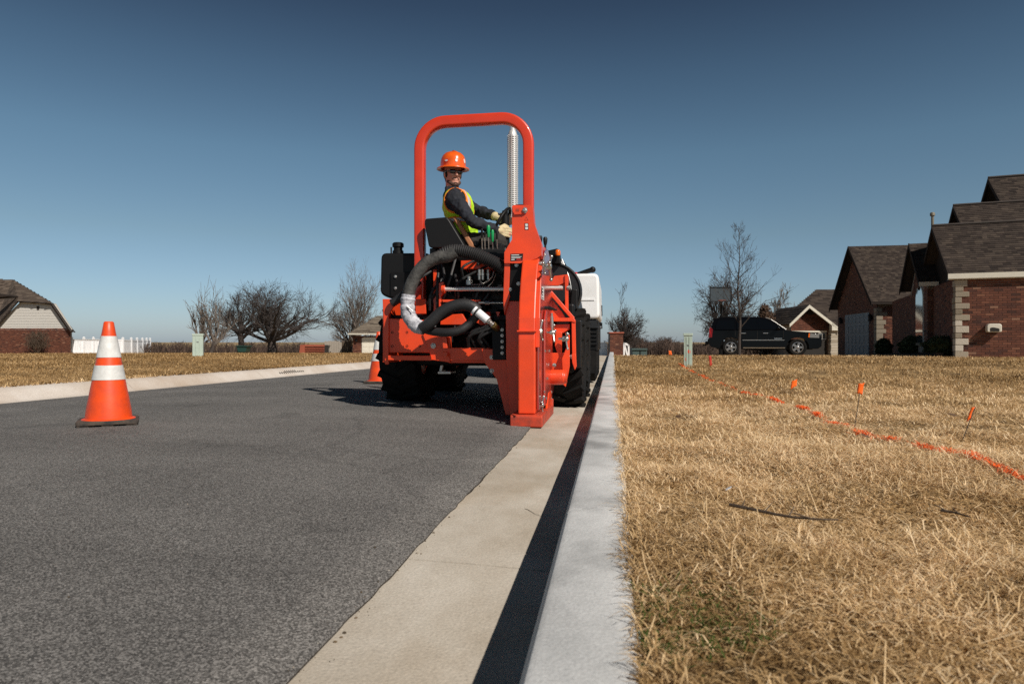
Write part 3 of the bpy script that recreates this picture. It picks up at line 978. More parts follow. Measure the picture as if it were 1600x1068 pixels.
# right inner strip, dark channel with a row of bolts
mb = MB()
mb.pix([(788, 409), (797, 409), (795, 455), (797, 462), (788, 492), (786, 470)], 5.36, 0.05)
part(mb, 'mast_flange', M['orange'])
mb = MB()
mb.pix([(793, 411), (818, 411), (812, 470), (792, 470)], 5.38, 0.12)
part(mb, 'mast_channel', M['black'])
mb = MB()
mb.pix([(790, 470), (814, 470), (812, 650), (797, 650), (791, 560)], 5.40, 0.12)
part(mb, 'mast_web', M['orange'])
for px, py in ((807, 414), (797, 452), (810, 443)): pbolt(px, py, 5.37, 0.012)
mb = MB()
mb.pix([(768, 508), (788, 508), (790, 562), (770, 562)], 5.46, 0.05)
cp = part(mb, 'chain_plate', M['black'])
for k in range(5): pbolt(784.5, 515 + 9.1 * k, 5.45, 0.0105, cp)

# hoses
def hose(name, pts, Y, r, m, n=14, corr=0.0, label=None, parent=None):
    pts = [P(a, b, (Y[i] if isinstance(Y, list) else Y)) for i, (a, b) in enumerate(pts)]
    path = catmull(pts, 14)
    if corr:
        L = [0]
        for i in range(1, len(path)): L.append(L[-1] + (path[i] - path[i - 1]).length)
        cnt = int(L[-1] / 0.0085)
        fine, rs = [], []
        for k in range(cnt + 1):
            s = L[-1] * k / cnt
            j = max(i for i in range(len(L)) if L[i] <= s + 1e-9)
            j = min(j, len(path) - 2)
            fine.append(path[j].lerp(path[j + 1], min(1, (s - L[j]) / max(1e-9, L[j + 1] - L[j]))))
            rs.append(r + (corr if k % 2 else -corr))
        path, r = fine, rs
    mb = MB()
    mb.tube(path, r, n)
    return part(mb, name, M[m], parent, sm=70, bev=0, label=label)
hose('suction_hose', [(712, 393), (700, 400), (685, 402), (664, 413), (649, 432), (640, 452), (637, 472), (638, 492), (650, 509), (664, 513)], 5.4, 0.052, 'hose', 16, label='thick grey suction hose')
hose('hose_wrap', [(637.5, 460), (637, 474), (638.5, 492), (650, 508), (663, 512.5)], 5.4, [0.055], 'cloth_wrap', 16, label='crumpled white wrap round the hose') if False else None
mb = MB()
pw = catmull([P(a, b, 5.4) for a, b in ((638.5, 460), (637, 474), (638.5, 492), (650, 508), (663, 512.5))], 12)
rw = random.Random(4)
mb.tube(pw, [0.054 + 0.008 * rw.random() for _ in pw], 18)
part(mb, 'hose_wrap', M['cloth_wrap'], sm=80, bev=0, label='crumpled white wrap round the grey hose')
mb = MB()
mb.tube([P(636, 478, 5.335), P(645, 486, 5.335)], 0.006, 6)
part(mb, 'hose_clamp', M['zinc'], bev=0)
hose('discharge_hose', [(660, 513), (672, 504), (688, 489), (706, 479), (724, 476), (738, 479), (747, 487)], [5.36, 5.34, 5.34, 5.34, 5.34, 5.34, 5.34], 0.048, 'hoseblack', 14)
hose('discharge_hose', [(655, 512), (680, 518), (702, 519), (720, 515), (735, 504), (747, 490)], [5.44, 5.40, 5.36, 5.36, 5.38, 5.36], 0.035, 'hoseblack', 12)
hose('corrugated_hose', [(684, 404), (696, 395), (712, 391.5), (732, 394), (752, 401), (772, 410), (790, 421)], 5.42, 0.050, 'hoseblack', 18, corr=0.0045, label='black corrugated hose over the rear deck')
hose('corrugated_hose', [(612, 474), (628, 463), (642, 449), (655, 438)], 5.56, 0.035, 'hoseblack', 14, corr=0.003)
mb = MB()
a, b, c, d = P(741, 483, 5.33), P(762, 500.5, 5.33), P(770, 507, 5.35), P(777, 513, 5.44)
mb.tube([a, a.lerp(b, 0.15)], 0.044, 14)
mb.tube([a.lerp(b, 0.12), b], 0.033, 14)
part(mb, 'hose_coupling', M['whiteplastic'], sm=40)
mb = MB()
mb.tube([b, b.lerp(c, 0.4)], 0.024, 6); mb.tube([b.lerp(c, 0.4), c], 0.019, 12); mb.tube([c.lerp(b, 0.15), c], 0.026, 6)
part(mb, 'hose_fitting', M['zinc'], bev=0.002)
mb = MB()
mb.tube([c, d], 0.028, 6)
part(mb, 'hose_fitting', M['brass'], bev=0.002)
rn = random.Random(21)
for i in range(6):
    mb = MB()
    s = P(rn.uniform(745, 775), rn.uniform(508, 515), 5.5)
    e = P(rn.uniform(700, 770), rn.uniform(540, 548), 5.6)
    mb.tube(catmull([s, (s + e) / 2 + Vector((rn.uniform(-.1, .1), -0.03, rn.uniform(-.02, .05))), e], 7), 0.013, 8)
    part(mb, 'hydraulic_line', M['hoseblack'], sm=60, bev=0)

# operator's deck, seat, levers, steering column
mb = MB()
mb.pix([(735, 388), (800, 386), (800, 396), (730, 398)], 5.72, 0.5)
part(mb, 'operator_deck', M['black'], bev=0.01)
mb = MB()
rl = random.Random(2)
for i in range(16):
    q = P(rl.uniform(742, 796), rl.uniform(380, 390), 5.72 + rl.random() * 0.1)
    mb.box(q, (rl.uniform(0.015, 0.05), 0.03, rl.uniform(0.02, 0.07)))
part(mb, 'lever_base', M['dark'], bev=0.003)
for px, y0, y1, yb, m, s in ((763.2, 352, 371, 391, 'green', 1.0), (769.5, 359, 378, 391, 'green', 0.85), (753, 357, 372, 391, 'black', 0.6), (757.5, 362, 371, 391, 'black', 0.5), (776.5, 362, 374, 391, 'black', 0.55)):
    a, b, c = P(px, y0, 5.70), P(px, y1, 5.70), P(px + 0.6, yb, 5.72)
    lv = None
    mb = MB(); mb.tube([c, b], 0.0055, 8)
    lv = part(mb, 'control_lever', M['zinc'], sm=40, bev=0)
    mb = MB()
    h = a.z - b.z
    mb.lathe([(0.007 * s, 0), (0.012 * s, 0.01), (0.0145 * s, h * 0.5), (0.016 * s, h * 0.85), (0.011 * s, h)], b, n=12)
    part(mb, 'grip', M[m], lv, sm=60, bev=0)
SY = 5.92
mb = MB()
seat = XZ([(678, 355), (679, 348), (711, 345.5), (715, 349), (741, 392), (685, 392)], SY)
bk = [(x, z) for x, z in seat]
mb.prism([(x - 0.03, SY - 0.21, z) for x, z in rounded(bk, 0.03)], [(x + 0.02, SY + 0.22, z) for x, z in rounded(bk, 0.03)])
st = part(mb, 'seat', M['plastic'], sm=40, bev=0.015)
mb = MB()
mb.prism([(x, SY - 0.16, z) for x, z in XZ([(714, 345), (722, 347), (749, 391), (740, 391)], SY)], [(x, SY + 0.16, z) for x, z in XZ([(714, 345), (722, 347), (749, 391), (740, 391)], SY)])
part(mb, 'seat_edge', M['tan'], st, bev=0.008)
q = P(735, 393, SY)
mb = MB()
mb.box((q.x + 0.14, SY, q.z - 0.05), (0.46, 0.42, 0.12))
part(mb, 'seat_cushion', M['plastic'], st, bev=0.03)
mb = MB()
a, b = P(790, 392, 5.95), P(789, 338, 5.95)
mb.tube([a, b], 0.038, 12)
mb.tube([b - Vector((0, 0, 0.02)), b + Vector((0, 0, 0.05))], 0.026, 10)
part(mb, 'steering_column', M['black'], sm=40)
mb = MB()
wc = P(783, 352, 6.0)
tr = 0.165
Rw = Matrix.Rotation(RAD(-62), 3, 'Y')
ring = [wc + Rw @ Vector((tr * math.cos(t), tr * math.sin(t), 0)) for t in np.linspace(0, 2 * math.pi, 33)]
mb.tube(ring, 0.014, 8, caps=False)
for t in (0.5, 2.6, 4.7): mb.tube([wc, wc + Rw @ Vector((tr * math.cos(t), tr * math.sin(t), 0))], 0.010, 6)
mb.tube([wc, P(789, 356, 5.97)], 0.02, 8)
part(mb, 'steering_wheel', M['black'], sm=60, bev=0)
# mast
YM = 5.34
mb = MB()
mb.pix(rounded([(800, 322), (803, 320.3), (829, 320.3), (832.5, 324), (834.5, 349), (846, 381), (846, 398), (838, 404), (812, 411), (788, 411), (788, 394), (800, 374)], 0.02, 3), YM, 0.11)
ms = part(mb, 'mast', M['orange'], bev=0.006)
mb = MB()
mb.pix(rounded([(801, 323), (818, 323), (820, 328.5), (818, 334), (804, 335), (801, 330)], 0.03, 3), YM - 0.016, 0.018)
part(mb, 'latch_plate', M['orange'], ms, bev=0.004)
pbolt(819.8, 328.5, YM - 0.012, 0.019, ms, name='latch_bolt')
mb = MB()
mb.pix([(806, 326), (812, 326), (811, 330), (806, 330)], YM - 0.018, 0.004)
part(mb, 'latch_slot', M['shoe'], ms, bev=0)
mb = MB()
mb.pix([(806, 319), (818, 319), (819, 322), (805, 322)], YM + 0.03, 0.08)
part(mb, 'mast_stop', M['black'], ms)
def decal(polys, Y, name='sticker', parent=None):
    mb = MB()
    mb.pix(polys[0], Y - 0.0015, 0.0015)
    s = part(mb, name, M['sticker'], parent, bev=0)
    for p, m in polys[1:]:
        mb = MB()
        mb.pix(p, Y - 0.0030, 0.0012)
        part(mb, 'print', M[m], s, bev=0)
decal([[(819.6, 348.5), (825.6, 348.5), (825.8, 359), (819.8, 359)], (rounded([(820.8, 349.5), (824.6, 349.5), (825, 352.6), (822.7, 353.6), (820.6, 352.6)], 0.01), 'stickerw'), ([(820.6, 354.6), (824.9, 354.6), (824.9, 357.8), (822.8, 358.4), (820.8, 357.8)], 'stickerw')], YM, parent=ms)
decal([[(797.5, 396.5), (817.5, 396), (816.5, 407), (797.5, 408)], ([(799, 398), (811, 397.6), (811, 398.7), (799, 399.1)], 'stickerw'), ([(799, 400.8), (815, 400.3), (815, 401.1), (799, 401.6)], 'stickerw'), ([(799, 402.6), (813, 402.2), (813, 403), (799, 403.4)], 'stickerw'), ([(799, 404.8), (804, 404.6), (804, 406), (799, 406.2)], 'stickerw'), ([(807, 404.4), (814.5, 404.2), (814.5, 405.8), (807, 406)], 'stickerr')], YM, parent=ms)
# warning sign print: a faint triangle outline
mb = MB()
for a, b in (((819.5, 344), (822.5, 338.5)), ((822.5, 338.5), (825.5, 344)), ((825.5, 344), (819.5, 344))): mb.tube([P(*a, YM - 0.001), P(*b, YM - 0.001)], 0.0016, 4)
part(mb, 'print', M['shoe'], ms, bev=0)

# saw guard: a tall narrow case whose rim faces the road
XA, XB = P(809.5, 600, 5.08).x, P(836, 600, 5.08).x
rim = [(5.08, 0.10), (5.08, 0.66), (5.10, 0.82), (5.15, 0.98), (5.215, 1.12), (5.30, 1.25), (5.42, 1.35), (5.60, 1.42), (5.9, 1.46), (6.25, 1.37), (6.55, 1.18), (6.72, 0.9), (6.72, 0.45), (6.5, 0.15), (6.2, 0.08)]
mb = MB()
mb.yz(rim, XA, XB)
gd = part(mb, 'saw_guard', M['orange'], bev=0.010)
mb = MB()
rim2 = [(y + (0.012 if y < 5.4 else 0), z) for y, z in rim]
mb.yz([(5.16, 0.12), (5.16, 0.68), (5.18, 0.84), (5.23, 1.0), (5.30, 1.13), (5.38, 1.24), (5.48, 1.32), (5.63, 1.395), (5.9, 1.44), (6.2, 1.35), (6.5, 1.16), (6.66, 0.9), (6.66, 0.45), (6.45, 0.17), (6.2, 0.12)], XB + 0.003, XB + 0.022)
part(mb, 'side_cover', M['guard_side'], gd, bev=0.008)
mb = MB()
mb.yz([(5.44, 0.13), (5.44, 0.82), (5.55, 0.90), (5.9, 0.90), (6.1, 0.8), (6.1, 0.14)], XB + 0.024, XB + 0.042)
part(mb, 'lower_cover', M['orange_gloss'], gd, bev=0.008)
z = P(820, 517, 5.08).z
mb = MB()
mb.span((XA - 0.008, 5.066, z - 0.006), (XB + 0.008, 5.12, z + 0.006))
part(mb, 'rim_flange', M['orange'], gd, bev=0.002)
mb = MB()
mb.yz([(5.10, 0.60), (5.12, 0.82), (5.17, 0.98), (5.235, 1.12), (5.315, 1.24), (5.34, 1.22), (5.265, 1.10), (5.20, 0.96), (5.15, 0.80), (5.135, 0.60)], XB, XB + 0.03)
part(mb, 'rim_lip', M['orange'], gd, bev=0.003)
# skid shoe
qa, qb = P(797, 648, 5.03), P(847.5, 667.5, 5.03)
mb = MB()
mb.yz([(5.03, 0.008), (5.03, qa.z - 0.012), (5.045, qa.z), (5.93, qa.z), (6.0, qa.z + 0.05), (6.0, 0.008)], qa.x, qb.x)
part(mb, 'skid_shoe', M['shoe'], bev=0.008)
mb = MB()
mb.yz([(5.55, qa.z), (5.72, qa.z + 0.12), (5.9, qa.z + 0.12), (5.98, qa.z)], qb.x - 0.03, qb.x - 0.012)
part(mb, 'skid_bracket', M['orange'], bev=0.004)

# three-armed wing nuts, studs and the clamp lever on the guard
def wingnut(px, py, X, s=1.0, a0=0.3, parent=None):
    r = ray(px, py)
    t = X / r[0]
    c = Vector((X, t * r[1], CH + t * r[2]))
    mb = MB()
    mb.lathe([(0.022 * s, -0.025), (0.022 * s, 0.012), (0.014 * s, 0.02)], c, (1, 0, 0), 10)
    mb.tube([c - Vector((0.05, 0, 0)), c], 0.008, 8)
    for k in range(3):
        a = a0 + k * 2 * math.pi / 3
        e = c + Vector((0.012, math.cos(a) * 0.085 * s, math.sin(a) * 0.085 * s))
        mb.tube([c, c.lerp(e, 0.6), e], [0.010 * s, 0.007 * s, 0.007 * s], 7)
        mb.ball(e, 0.0115 * s, None, 8, 6)
    return part(mb, 'wing_nut', M['zinc'], parent, sm=50, bev=0)
wingnut(844, 517, XB + 0.024, 1.0, 1.2, gd)
wingnut(846, 632, XB + 0.024, 1.0, 0.75, gd)
wingnut(848, 412, XB + 0.026, 1.0, 1.1, gd)
wingnut(858, 416, XB + 0.09, 1.25, 0.9, gd)
wingnut(864, 519, XB + 0.10, 0.9, 0.2, gd)
wingnut(884, 529, XB + 0.26, 0.8, 0.5, gd)
mb = MB()
q = lambda px, py, Y: P(px, py, Y)
mb.tube([q(842, 480, 5.5), q(858, 481, 5.7)], 0.014, 8)
mb.tube([q(858, 481, 5.7), q(870, 484, 5.75)], [0.018, 0.006], 8)
part(mb, 'clamp_lever', M['dark'], gd, sm=40, bev=0)
mb = MB()
mb.tube([q(862, 489, 5.72), q(862.5, 520, 5.72)], 0.009, 8)
mb.tube([q(862, 494, 5.72), q(862.3, 511, 5.72)], 0.015, 8)
part(mb, 'turnbuckle', M['zinc'], gd, sm=40, bev=0)
rn = random.Random(3)
for px, py in ((851, 548), (858, 548), (855, 591), (850, 612), (861, 612), (853, 622), (861, 622)):
    r = ray(px, py); X = XB + 0.044; t = X / r[0]
    bolt(X, t * r[1], CH + t * r[2], 0.010, (1, 0, 0), gd)
# small print on the guard: white patch with dark marks
r = ray(848, 458); X = XB + 0.0235; t = X / r[0]; cy, cz = t * r[1], CH + t * r[2]
mb = MB()
mb.span((X - 0.001, cy - 0.06, cz - 0.05), (X + 0.001, cy + 0.10, cz + 0.05))
s = part(mb, 'sticker', M['stickerw'], gd, bev=0)
mb = MB()
for k in range(4): mb.span((X + 0.0005, cy - 0.045, cz + 0.028 - k * 0.024), (X + 0.002, cy + 0.02 + 0.02 * (k % 2), cz + 0.038 - k * 0.024))
part(mb, 'print', M['sticker'], s, bev=0)

# right-hand linkage beyond the guard
YL = 6.28
def lp(polys, name, Y=YL, th=0.03, m='orange', bev=0.004):
    mb = MB()
    for p in polys: mb.pix(p, Y, th)
    return part(mb, name, M[m], bev=bev)
lp([[(858, 446), (866, 431), (887, 428.5), (887, 439), (872, 446)]], 'linkage_plate', YL, 0.22)
lp([[(882.5, 429), (887.5, 428.5), (888, 486), (883, 482)]], 'upright', YL - 0.02, 0.05)
lp([[(858, 453), (862, 454), (898, 496), (894, 500), (858, 459)]], 'brace', YL - 0.03, 0.03)
lp([[(858, 462), (878, 487), (884, 497), (858, 497)]], 'linkage_plate', YL + 0.02, 0.02)
lp([[(858, 497), (896, 496), (899, 500), (899, 504), (893, 502), (858, 502)]], 'cross_beam', YL - 0.05, 0.08)
lp([[(893, 500), (899, 501), (900, 556), (894, 556)]], 'upright', YL - 0.04, 0.05)
lp([[(862, 507), (890, 506), (890, 514), (880, 520), (866, 518), (862, 516)]], 'linkage_plate', YL, 0.1)
lp([[(868, 517), (878, 519), (877, 552), (871, 552), (867, 540)]], 'clevis', YL - 0.06, 0.06)
lp([[(883, 520), (890, 523), (890, 572), (884, 604), (880, 601), (878, 560), (886, 540)]], 'drive_arm', YL - 0.16, 0.03)
lp([[(862, 551), (882, 551), (880, 578), (862, 578)]], 'linkage_plate', YL - 0.08, 0.06)
lp([[(893, 553), (900, 553), (901, 572), (898, 578), (894, 566)]], 'drive_arm', YL - 0.1, 0.03)
lp([[(890, 500), (908, 500), (908, 575), (894, 575)]], 'battery_box', YL + 0.05, 0.5, 'plastic', 0.01)
lp([[(893, 450), (902, 452), (902, 483), (890, 483)]], 'battery_box', YL + 0.5, 0.3, 'plastic', 0.01)
mb = MB()
mb.tube([P(856, 449.5, YL + 0.02), P(880, 449.5, YL + 0.02)], 0.020, 14)
part(mb, 'slide_rod', M['guardsteel'], sm=40, bev=0)
pbolt(889, 449, YL - 0.02, 0.016)
pbolt(893, 557, YL - 0.05, 0.016)
a, b = P(855, 589, 5.98), P(884, 589, 5.98)
mb = MB()
ax = (b - a).normalized()
L = (b - a).length
mb.lathe([(0.05, -0.02), (0.062, 0), (0.066, 0.01), (0.066, L - 0.02), (0.055, L - 0.01), (0.055, L + 0.01)], a, ax, 24)
part(mb, 'drive_motor', M['orange'], sm=35)
pbolt(866, 570, 5.88, 0.014)
mb = MB()
mb.span((P(850, 520, 6.1).x, 6.42, 0.35), (P(896, 520, 6.3).x, 6.6, 1.0))
part(mb, 'gearbox', M['black'], bev=0.02)
# hood, beacon, front levers
YH = 7.0
mb = MB()
ho = [(800, 520), (800, 398), (846, 398), (872, 400), (880, 406), (888, 420), (894, 438), (899, 458), (904, 484), (904, 520)]
mb.xz(XZ(ho, YH), YH, 8.35)
part(mb, 'hood', M['hood'], sm=25, bev=0.03)
mb = MB()
c = P(872, 446, 6.9)
mb.lathe([(0.30, 0.0), (0.30, 0.10), (0.285, 0.115), (0.27, 0.10), (0.05, 0.10)], (c.x - 0.06, 7.02, c.z - 0.06), (0, -1, 0), 36)
part(mb, 'fan_shroud', M['hood'], sm=30, bev=0)
mb = MB()
mb.pix([(852, 392), (870, 388), (874, 390), (876, 412), (852, 412)], 6.85, 0.14)
part(mb, 'light_bracket', M['black'], bev=0.008)
q = P(871.5, 397.5, 6.8)
mb = MB()
mb.lathe([(0.024, -0.01), (0.027, 0.0), (0.027, 0.03), (0.020, 0.045), (0.010, 0.048)], q, n=16)
part(mb, 'amber_beacon', M['amber'], sm=50, bev=0)
for px, y0, lean in ((844, 369, 3), (852, 371, 0)):
    mb = MB()
    a, b = P(px, y0, 6.5), P(px + lean, 396, 6.5)
    mb.tube([b, a], 0.010, 8)
    lv = part(mb, 'control_lever', M['black'], sm=40, bev=0)
    mb = MB()
    mb.lathe([(0.014, -0.07), (0.02, -0.04), (0.022, -0.01), (0.014, 0.005)], a, n=12)
    part(mb, 'grip', M['plastic'], lv, sm=60, bev=0)
mb = MB()
mb.tube(catmull([P(878, 405, 6.95), P(888, 430, 6.92), P(893, 455, 6.9), (P(893, 470, 6.9))], 6), 0.006, 6)
part(mb, 'strap', M['zinc'], bev=0)

# tyres
def tyre(x, y, R=0.5, w=0.37, rim_r=0.24):
    prof = [(rim_r - 0.03, -w * 0.2), (rim_r, -w * 0.36), (rim_r + 0.03, -w * 0.46), (R * 0.82, -w * 0.5), (R * 0.93, -w * 0.46), (R * 0.95, -w * 0.3), (R * 0.955, 0), (R * 0.95, w * 0.3), (R * 0.93, w * 0.46), (R * 0.82, w * 0.5), (rim_r + 0.03, w * 0.46), (rim_r, w * 0.36), (rim_r - 0.03, w * 0.2)]
    mb = MB()
    z = float(gz(x, y)) + (0.010 if x < -0.62 else -0.012) + R - 0.012
    mb.lathe(prof, (x, y, z), (1, 0, 0), 40)
    wh = part(mb, 'wheel', M['rubber'], sm=40, bev=0)
    mb = MB()
    for k in range(18):
        for s in (-1, 1):
            a = 2 * math.pi * (k + (0.5 if s > 0 else 0)) / 18
            Rx = Matrix.Rotation(a, 3, 'X')
            Rz = Matrix.Rotation(s * RAD(28), 3, 'Z')
            c0 = Rx @ Vector((s * w * 0.24, 0, R * 0.965))
            mb.box(Vector((x, y, z)) + c0, (w * 0.56, 0.06, 0.042), Rx @ Rz)
    o = part(mb, 'tread', M['rubber'], wh, bev=0.006)
    mb = MB()
    mb.lathe([(rim_r, -w * 0.34), (rim_r, w * 0.34)], (x, y, z), (1, 0, 0), 28)
    mb.lathe([(0.09, -w * 0.4), (0.09, w * 0.4)], (x, y, z), (1, 0, 0), 16)
    part(mb, 'rim', M['orange'], wh, sm=40)
XL_, XR_ = -2.0, -0.46
for x, y in ((XL_, 6.62), (XR_, 6.98), (XL_ + 0.02, 8.0), (XR_, 8.3)): tyre(x, y)
mb = MB()
mb.tube([(XL_, 6.62, 0.52), (XR_, 6.98, 0.52)], 0.07, 12)
mb.tube([(XL_, 8.0, 0.52), (XR_, 8.3, 0.52)], 0.07, 12)
part(mb, 'axle', M['black'], sm=40)

# ------------------------------------------------------------------ operator
M['skin'] = mat('skin', (0.62, 0.32, 0.23), 0.5, col2=(0.54, 0.25, 0.18), vscale=14)
M['beard'] = mat('beard_hair', (0.085, 0.045, 0.032), 0.85, bump=0.6, bscale=260)
M['hair'] = mat('dark_hair', (0.012, 0.010, 0.009), 0.8, bump=0.5, bscale=200)
M['navy'] = mat('navy_jacket', (0.012, 0.015, 0.024), 0.85, bump=1.0, bscale=17, col2=(0.007, 0.009, 0.014), vscale=12)
M['trouser'] = mat('dark_trousers', (0.030, 0.026, 0.022), 0.85, bump=0.4, bscale=40, col2=(0.018, 0.016, 0.014), vscale=20)
M['boot'] = mat('boot_leather', (0.03, 0.02, 0.013), 0.6)
M['lime'] = mat('lime_vest', (0.52, 0.84, 0.02), 0.7, bump=0.8, bscale=20, col2=(0.36, 0.64, 0.02), vscale=14)
M['vtrim'] = mat('orange_trim', (0.85, 0.22, 0.015), 0.7)
M['silver'] = mat('silver_reflector', (0.50, 0.50, 0.48), 0.4, bump=0.2, bscale=60)
M['glove'] = mat('cream_glove', (0.66, 0.56, 0.34), 0.8, bump=0.4, bscale=90, col2=(0.55, 0.45, 0.26), vscale=24)
M['hat'] = mat('hard_hat_orange', (0.86, 0.125, 0.008), 0.30, coat=0.4, col2=(0.72, 0.10, 0.010), vscale=18, detail=8)
M['lens'] = mat('dark_lens', (0.006, 0.006, 0.008), 0.08, coat=1.0)
Y0 = 5.98
hip = P(727, 386, Y0)
man = thing('person', 'man in orange hard hat, sunglasses and lime safety vest, seated on the orange machine', 'person', tuple(hip))
chest = P(716, 326, Y0); waist = P(723, 360, Y0); neck = P(707, 299, Y0); headc = P(708, 272, Y0)
shR, shL = P(711, 311, Y0 - 0.15) , P(716, 311, Y0 + 0.17)
elR, wrR = P(737, 346, Y0 - 0.26), P(779, 361, Y0 - 0.10)
elL, wrL = P(748, 330, Y0 + 0.27), P(779, 340, Y0 + 0.09)
hiR, hiL = hip + Vector((0.02, -0.10, 0.02)), hip + Vector((0.02, 0.10, 0.02))
knR, knL = P(779, 377, Y0 - 0.13), P(784, 377, Y0 + 0.13)
anR, anL = P(794, 440, Y0 - 0.12), P(797, 440, Y0 + 0.12)
fd = Vector((0.52, -0.85, -0.03)).normalized()
sd = fd.cross(Vector((0, 0, 1))).normalized()
upv = sd.cross(fd).normalized()
HR = Matrix((sd, fd, upv)).transposed()
hp = lambda x, y, z: headc + HR @ Vector((x, y, z))     # x to his right, y forward, z up
def torso(mb, g):
    mb.ball(chest + Vector((0.0, 0, 0.01)), (0.125 + g, 0.185 + g, 0.17 + g), Matrix.Rotation(RAD(-9), 3, 'Y'))
    mb.ball(chest + Vector((-0.005, 0, 0.075)), (0.10 + g, 0.19 + g, 0.075 + g))
    mb.ball(waist, (0.125 + g, 0.165 + g, 0.14 + g))
    mb.ball(hip + Vector((0.01, 0, 0.02)), (0.14 + g, 0.175 + g, 0.12 + g))
    mb.cap(chest, 0.11 + g, hip + Vector((0, 0, 0.04)), 0.12 + g)
def arms(mb, g):
    for s, e, w in ((shR, elR, wrR), (shL, elL, wrL)):
        mb.chain([s, s.lerp(e, 0.45), e], [0.070 + g, 0.056 + g, 0.047 + g])
        mb.chain([e, e.lerp(w, 0.35), w], [0.047 + g, 0.046 + g, 0.033 + g])
def legs(mb, g):
    for h, k, a in ((hiR, knR, anR), (hiL, knL, anL)):
        mb.chain([h, h.lerp(k, 0.5), k], [0.088 + g, 0.078 + g, 0.062 + g])
        mb.chain([k, k.lerp(a, 0.35), a], [0.060 + g, 0.058 + g, 0.042 + g])
mb = MB()
torso(mb, -0.012); arms(mb, -0.012); legs(mb, -0.012)
for a in (anR, anL): mb.cap(a, 0.035, a + Vector((0.17, 0, -0.05)), 0.03)
mb.cap(neck + Vector((0, 0, -0.05)), 0.066, headc + Vector((-0.01, 0, -0.05)), 0.058)
mb.ball(hp(0, -0.018, 0.035), (0.074, 0.094, 0.088), HR)          # skull
mb.ball(hp(0, 0.020, -0.030), (0.062, 0.070, 0.080), HR)          # face
mb.ball(hp(0, 0.058, -0.092), (0.032, 0.028, 0.026), HR)          # chin
mb.ball(hp(0, 0.012, -0.070), (0.058, 0.062, 0.046), HR)          # jaw
mb.ball(hp(0, 0.080, 0.012), (0.046, 0.016, 0.013), HR)           # brow
for s in (-1, 1):
    mb.ball(hp(s * 0.034, 0.070, -0.022), (0.022, 0.020, 0.018), HR)   # cheeks
    mb.ball(hp(s * 0.074, -0.012, -0.008), (0.009, 0.020, 0.032), HR)  # ears
mb.chain([hp(0, 0.088, 0.004), hp(0, 0.105, -0.026)], [0.009, 0.0135])   # nose
for s in (-1, 1): mb.ball(hp(s * 0.011, 0.094, -0.032), (0.009, 0.011, 0.008), HR)
mb.ball(hp(0, 0.083, -0.060), (0.019, 0.007, 0.004), HR)
mb.ball(hp(0, 0.082, -0.069), (0.017, 0.007, 0.005), HR)
for w, d in ((wrR, Vector((0.085, 0.04, -0.02))), (wrL, Vector((0.085, -0.03, -0.035)))): mb.cap(w, 0.026, w + d, 0.024)
body = place('body', organic(mb, 0.006, 3), M['skin'], man)
mb = MB(); torso(mb, 0.004); arms(mb, 0.004)
mb.ball(shR + Vector((0, 0.01, 0.0)), 0.085); mb.ball(shL + Vector((0, -0.01, 0.0)), 0.085)
mb.cap(neck + Vector((-0.005, 0, -0.05)), 0.085, neck + Vector((-0.002, 0, -0.005)), 0.074)
folds = bpy.data.textures.new('cloth_folds', 'CLOUDS')
folds.noise_scale, folds.noise_depth = 0.055, 1
def crease(o, s):
    d = o.modifiers.new('folds', 'DISPLACE')
    d.texture, d.strength, d.mid_level, d.texture_coords = folds, s, 0.5, 'LOCAL'
crease(place('jacket', organic(mb, 0.007, 4), M['navy'], man), 0.030)
mb = MB(); legs(mb, 0.010); mb.ball(hip + Vector((0.02, 0, -0.01)), (0.15, 0.18, 0.10))
crease(place('trousers', organic(mb, 0.010, 4), M['trouser'], man), 0.024)
for a in (anR, anL):
    mb = MB()
    mb.cap(a + Vector((0, 0, 0.08)), 0.055, a + Vector((0, 0, -0.04)), 0.055); mb.cap(a + Vector((0, 0, -0.05)), 0.055, a + Vector((0.19, 0, -0.06)), 0.045)
    place('boot', organic(mb, 0.009, 4), M['boot'], man)
# vest over the jacket, open at the arms
mb = MB(); torso(mb, 0.016)
me = organic(mb, 0.008, 4)
import bmesh
bm = bmesh.new(); bm.from_mesh(me)
def in_arm(c):
    for s, e in ((shR, elR), (shL, elL)):
        d = c - s
        if Vector((d.x * 0.95, d.y * 0.55, d.z * 0.80)).length < 0.092: return True
    return False
kill = [f for f in bm.faces if in_arm(f.calc_center_median()) or (f.calc_center_median() - (neck + Vector((0.03, 0, 0.0)))).length < 0.105 or f.calc_center_median().z < hip.z - 0.04]
bmesh.ops.delete(bm, geom=kill, context='FACES')
for f in bm.faces:
    c = f.calc_center_median()
    zr = c.z - hip.z
    near = min(Vector(((c - s).x * 0.95, (c - s).y * 0.55, (c - s).z * 0.80)).length for s in (shR, shL))
    f.material_index = 1 if (near < 0.099 or zr < -0.020) else (2 if (0.205 < zr < 0.235 or (c.x > chest.x and abs(abs(c.y - Y0) - 0.09) < 0.018 and c.z > waist.z + 0.02)) else (1 if (0.195 < zr < 0.245 or (c.x > chest.x and abs(abs(c.y - Y0) - 0.09) < 0.034 and c.z > waist.z + 0.02)) else 0))
bm.to_mesh(me); bm.free()
vest = place('safety_vest', me, [M['lime'], M['vtrim'], M['silver']], man)
crease(vest, 0.014)
so = vest.modifiers.new('thick', 'SOLIDIFY'); so.thickness = 0.004
def seam(c, rad, nrm, w):
    pass
mb = MB()
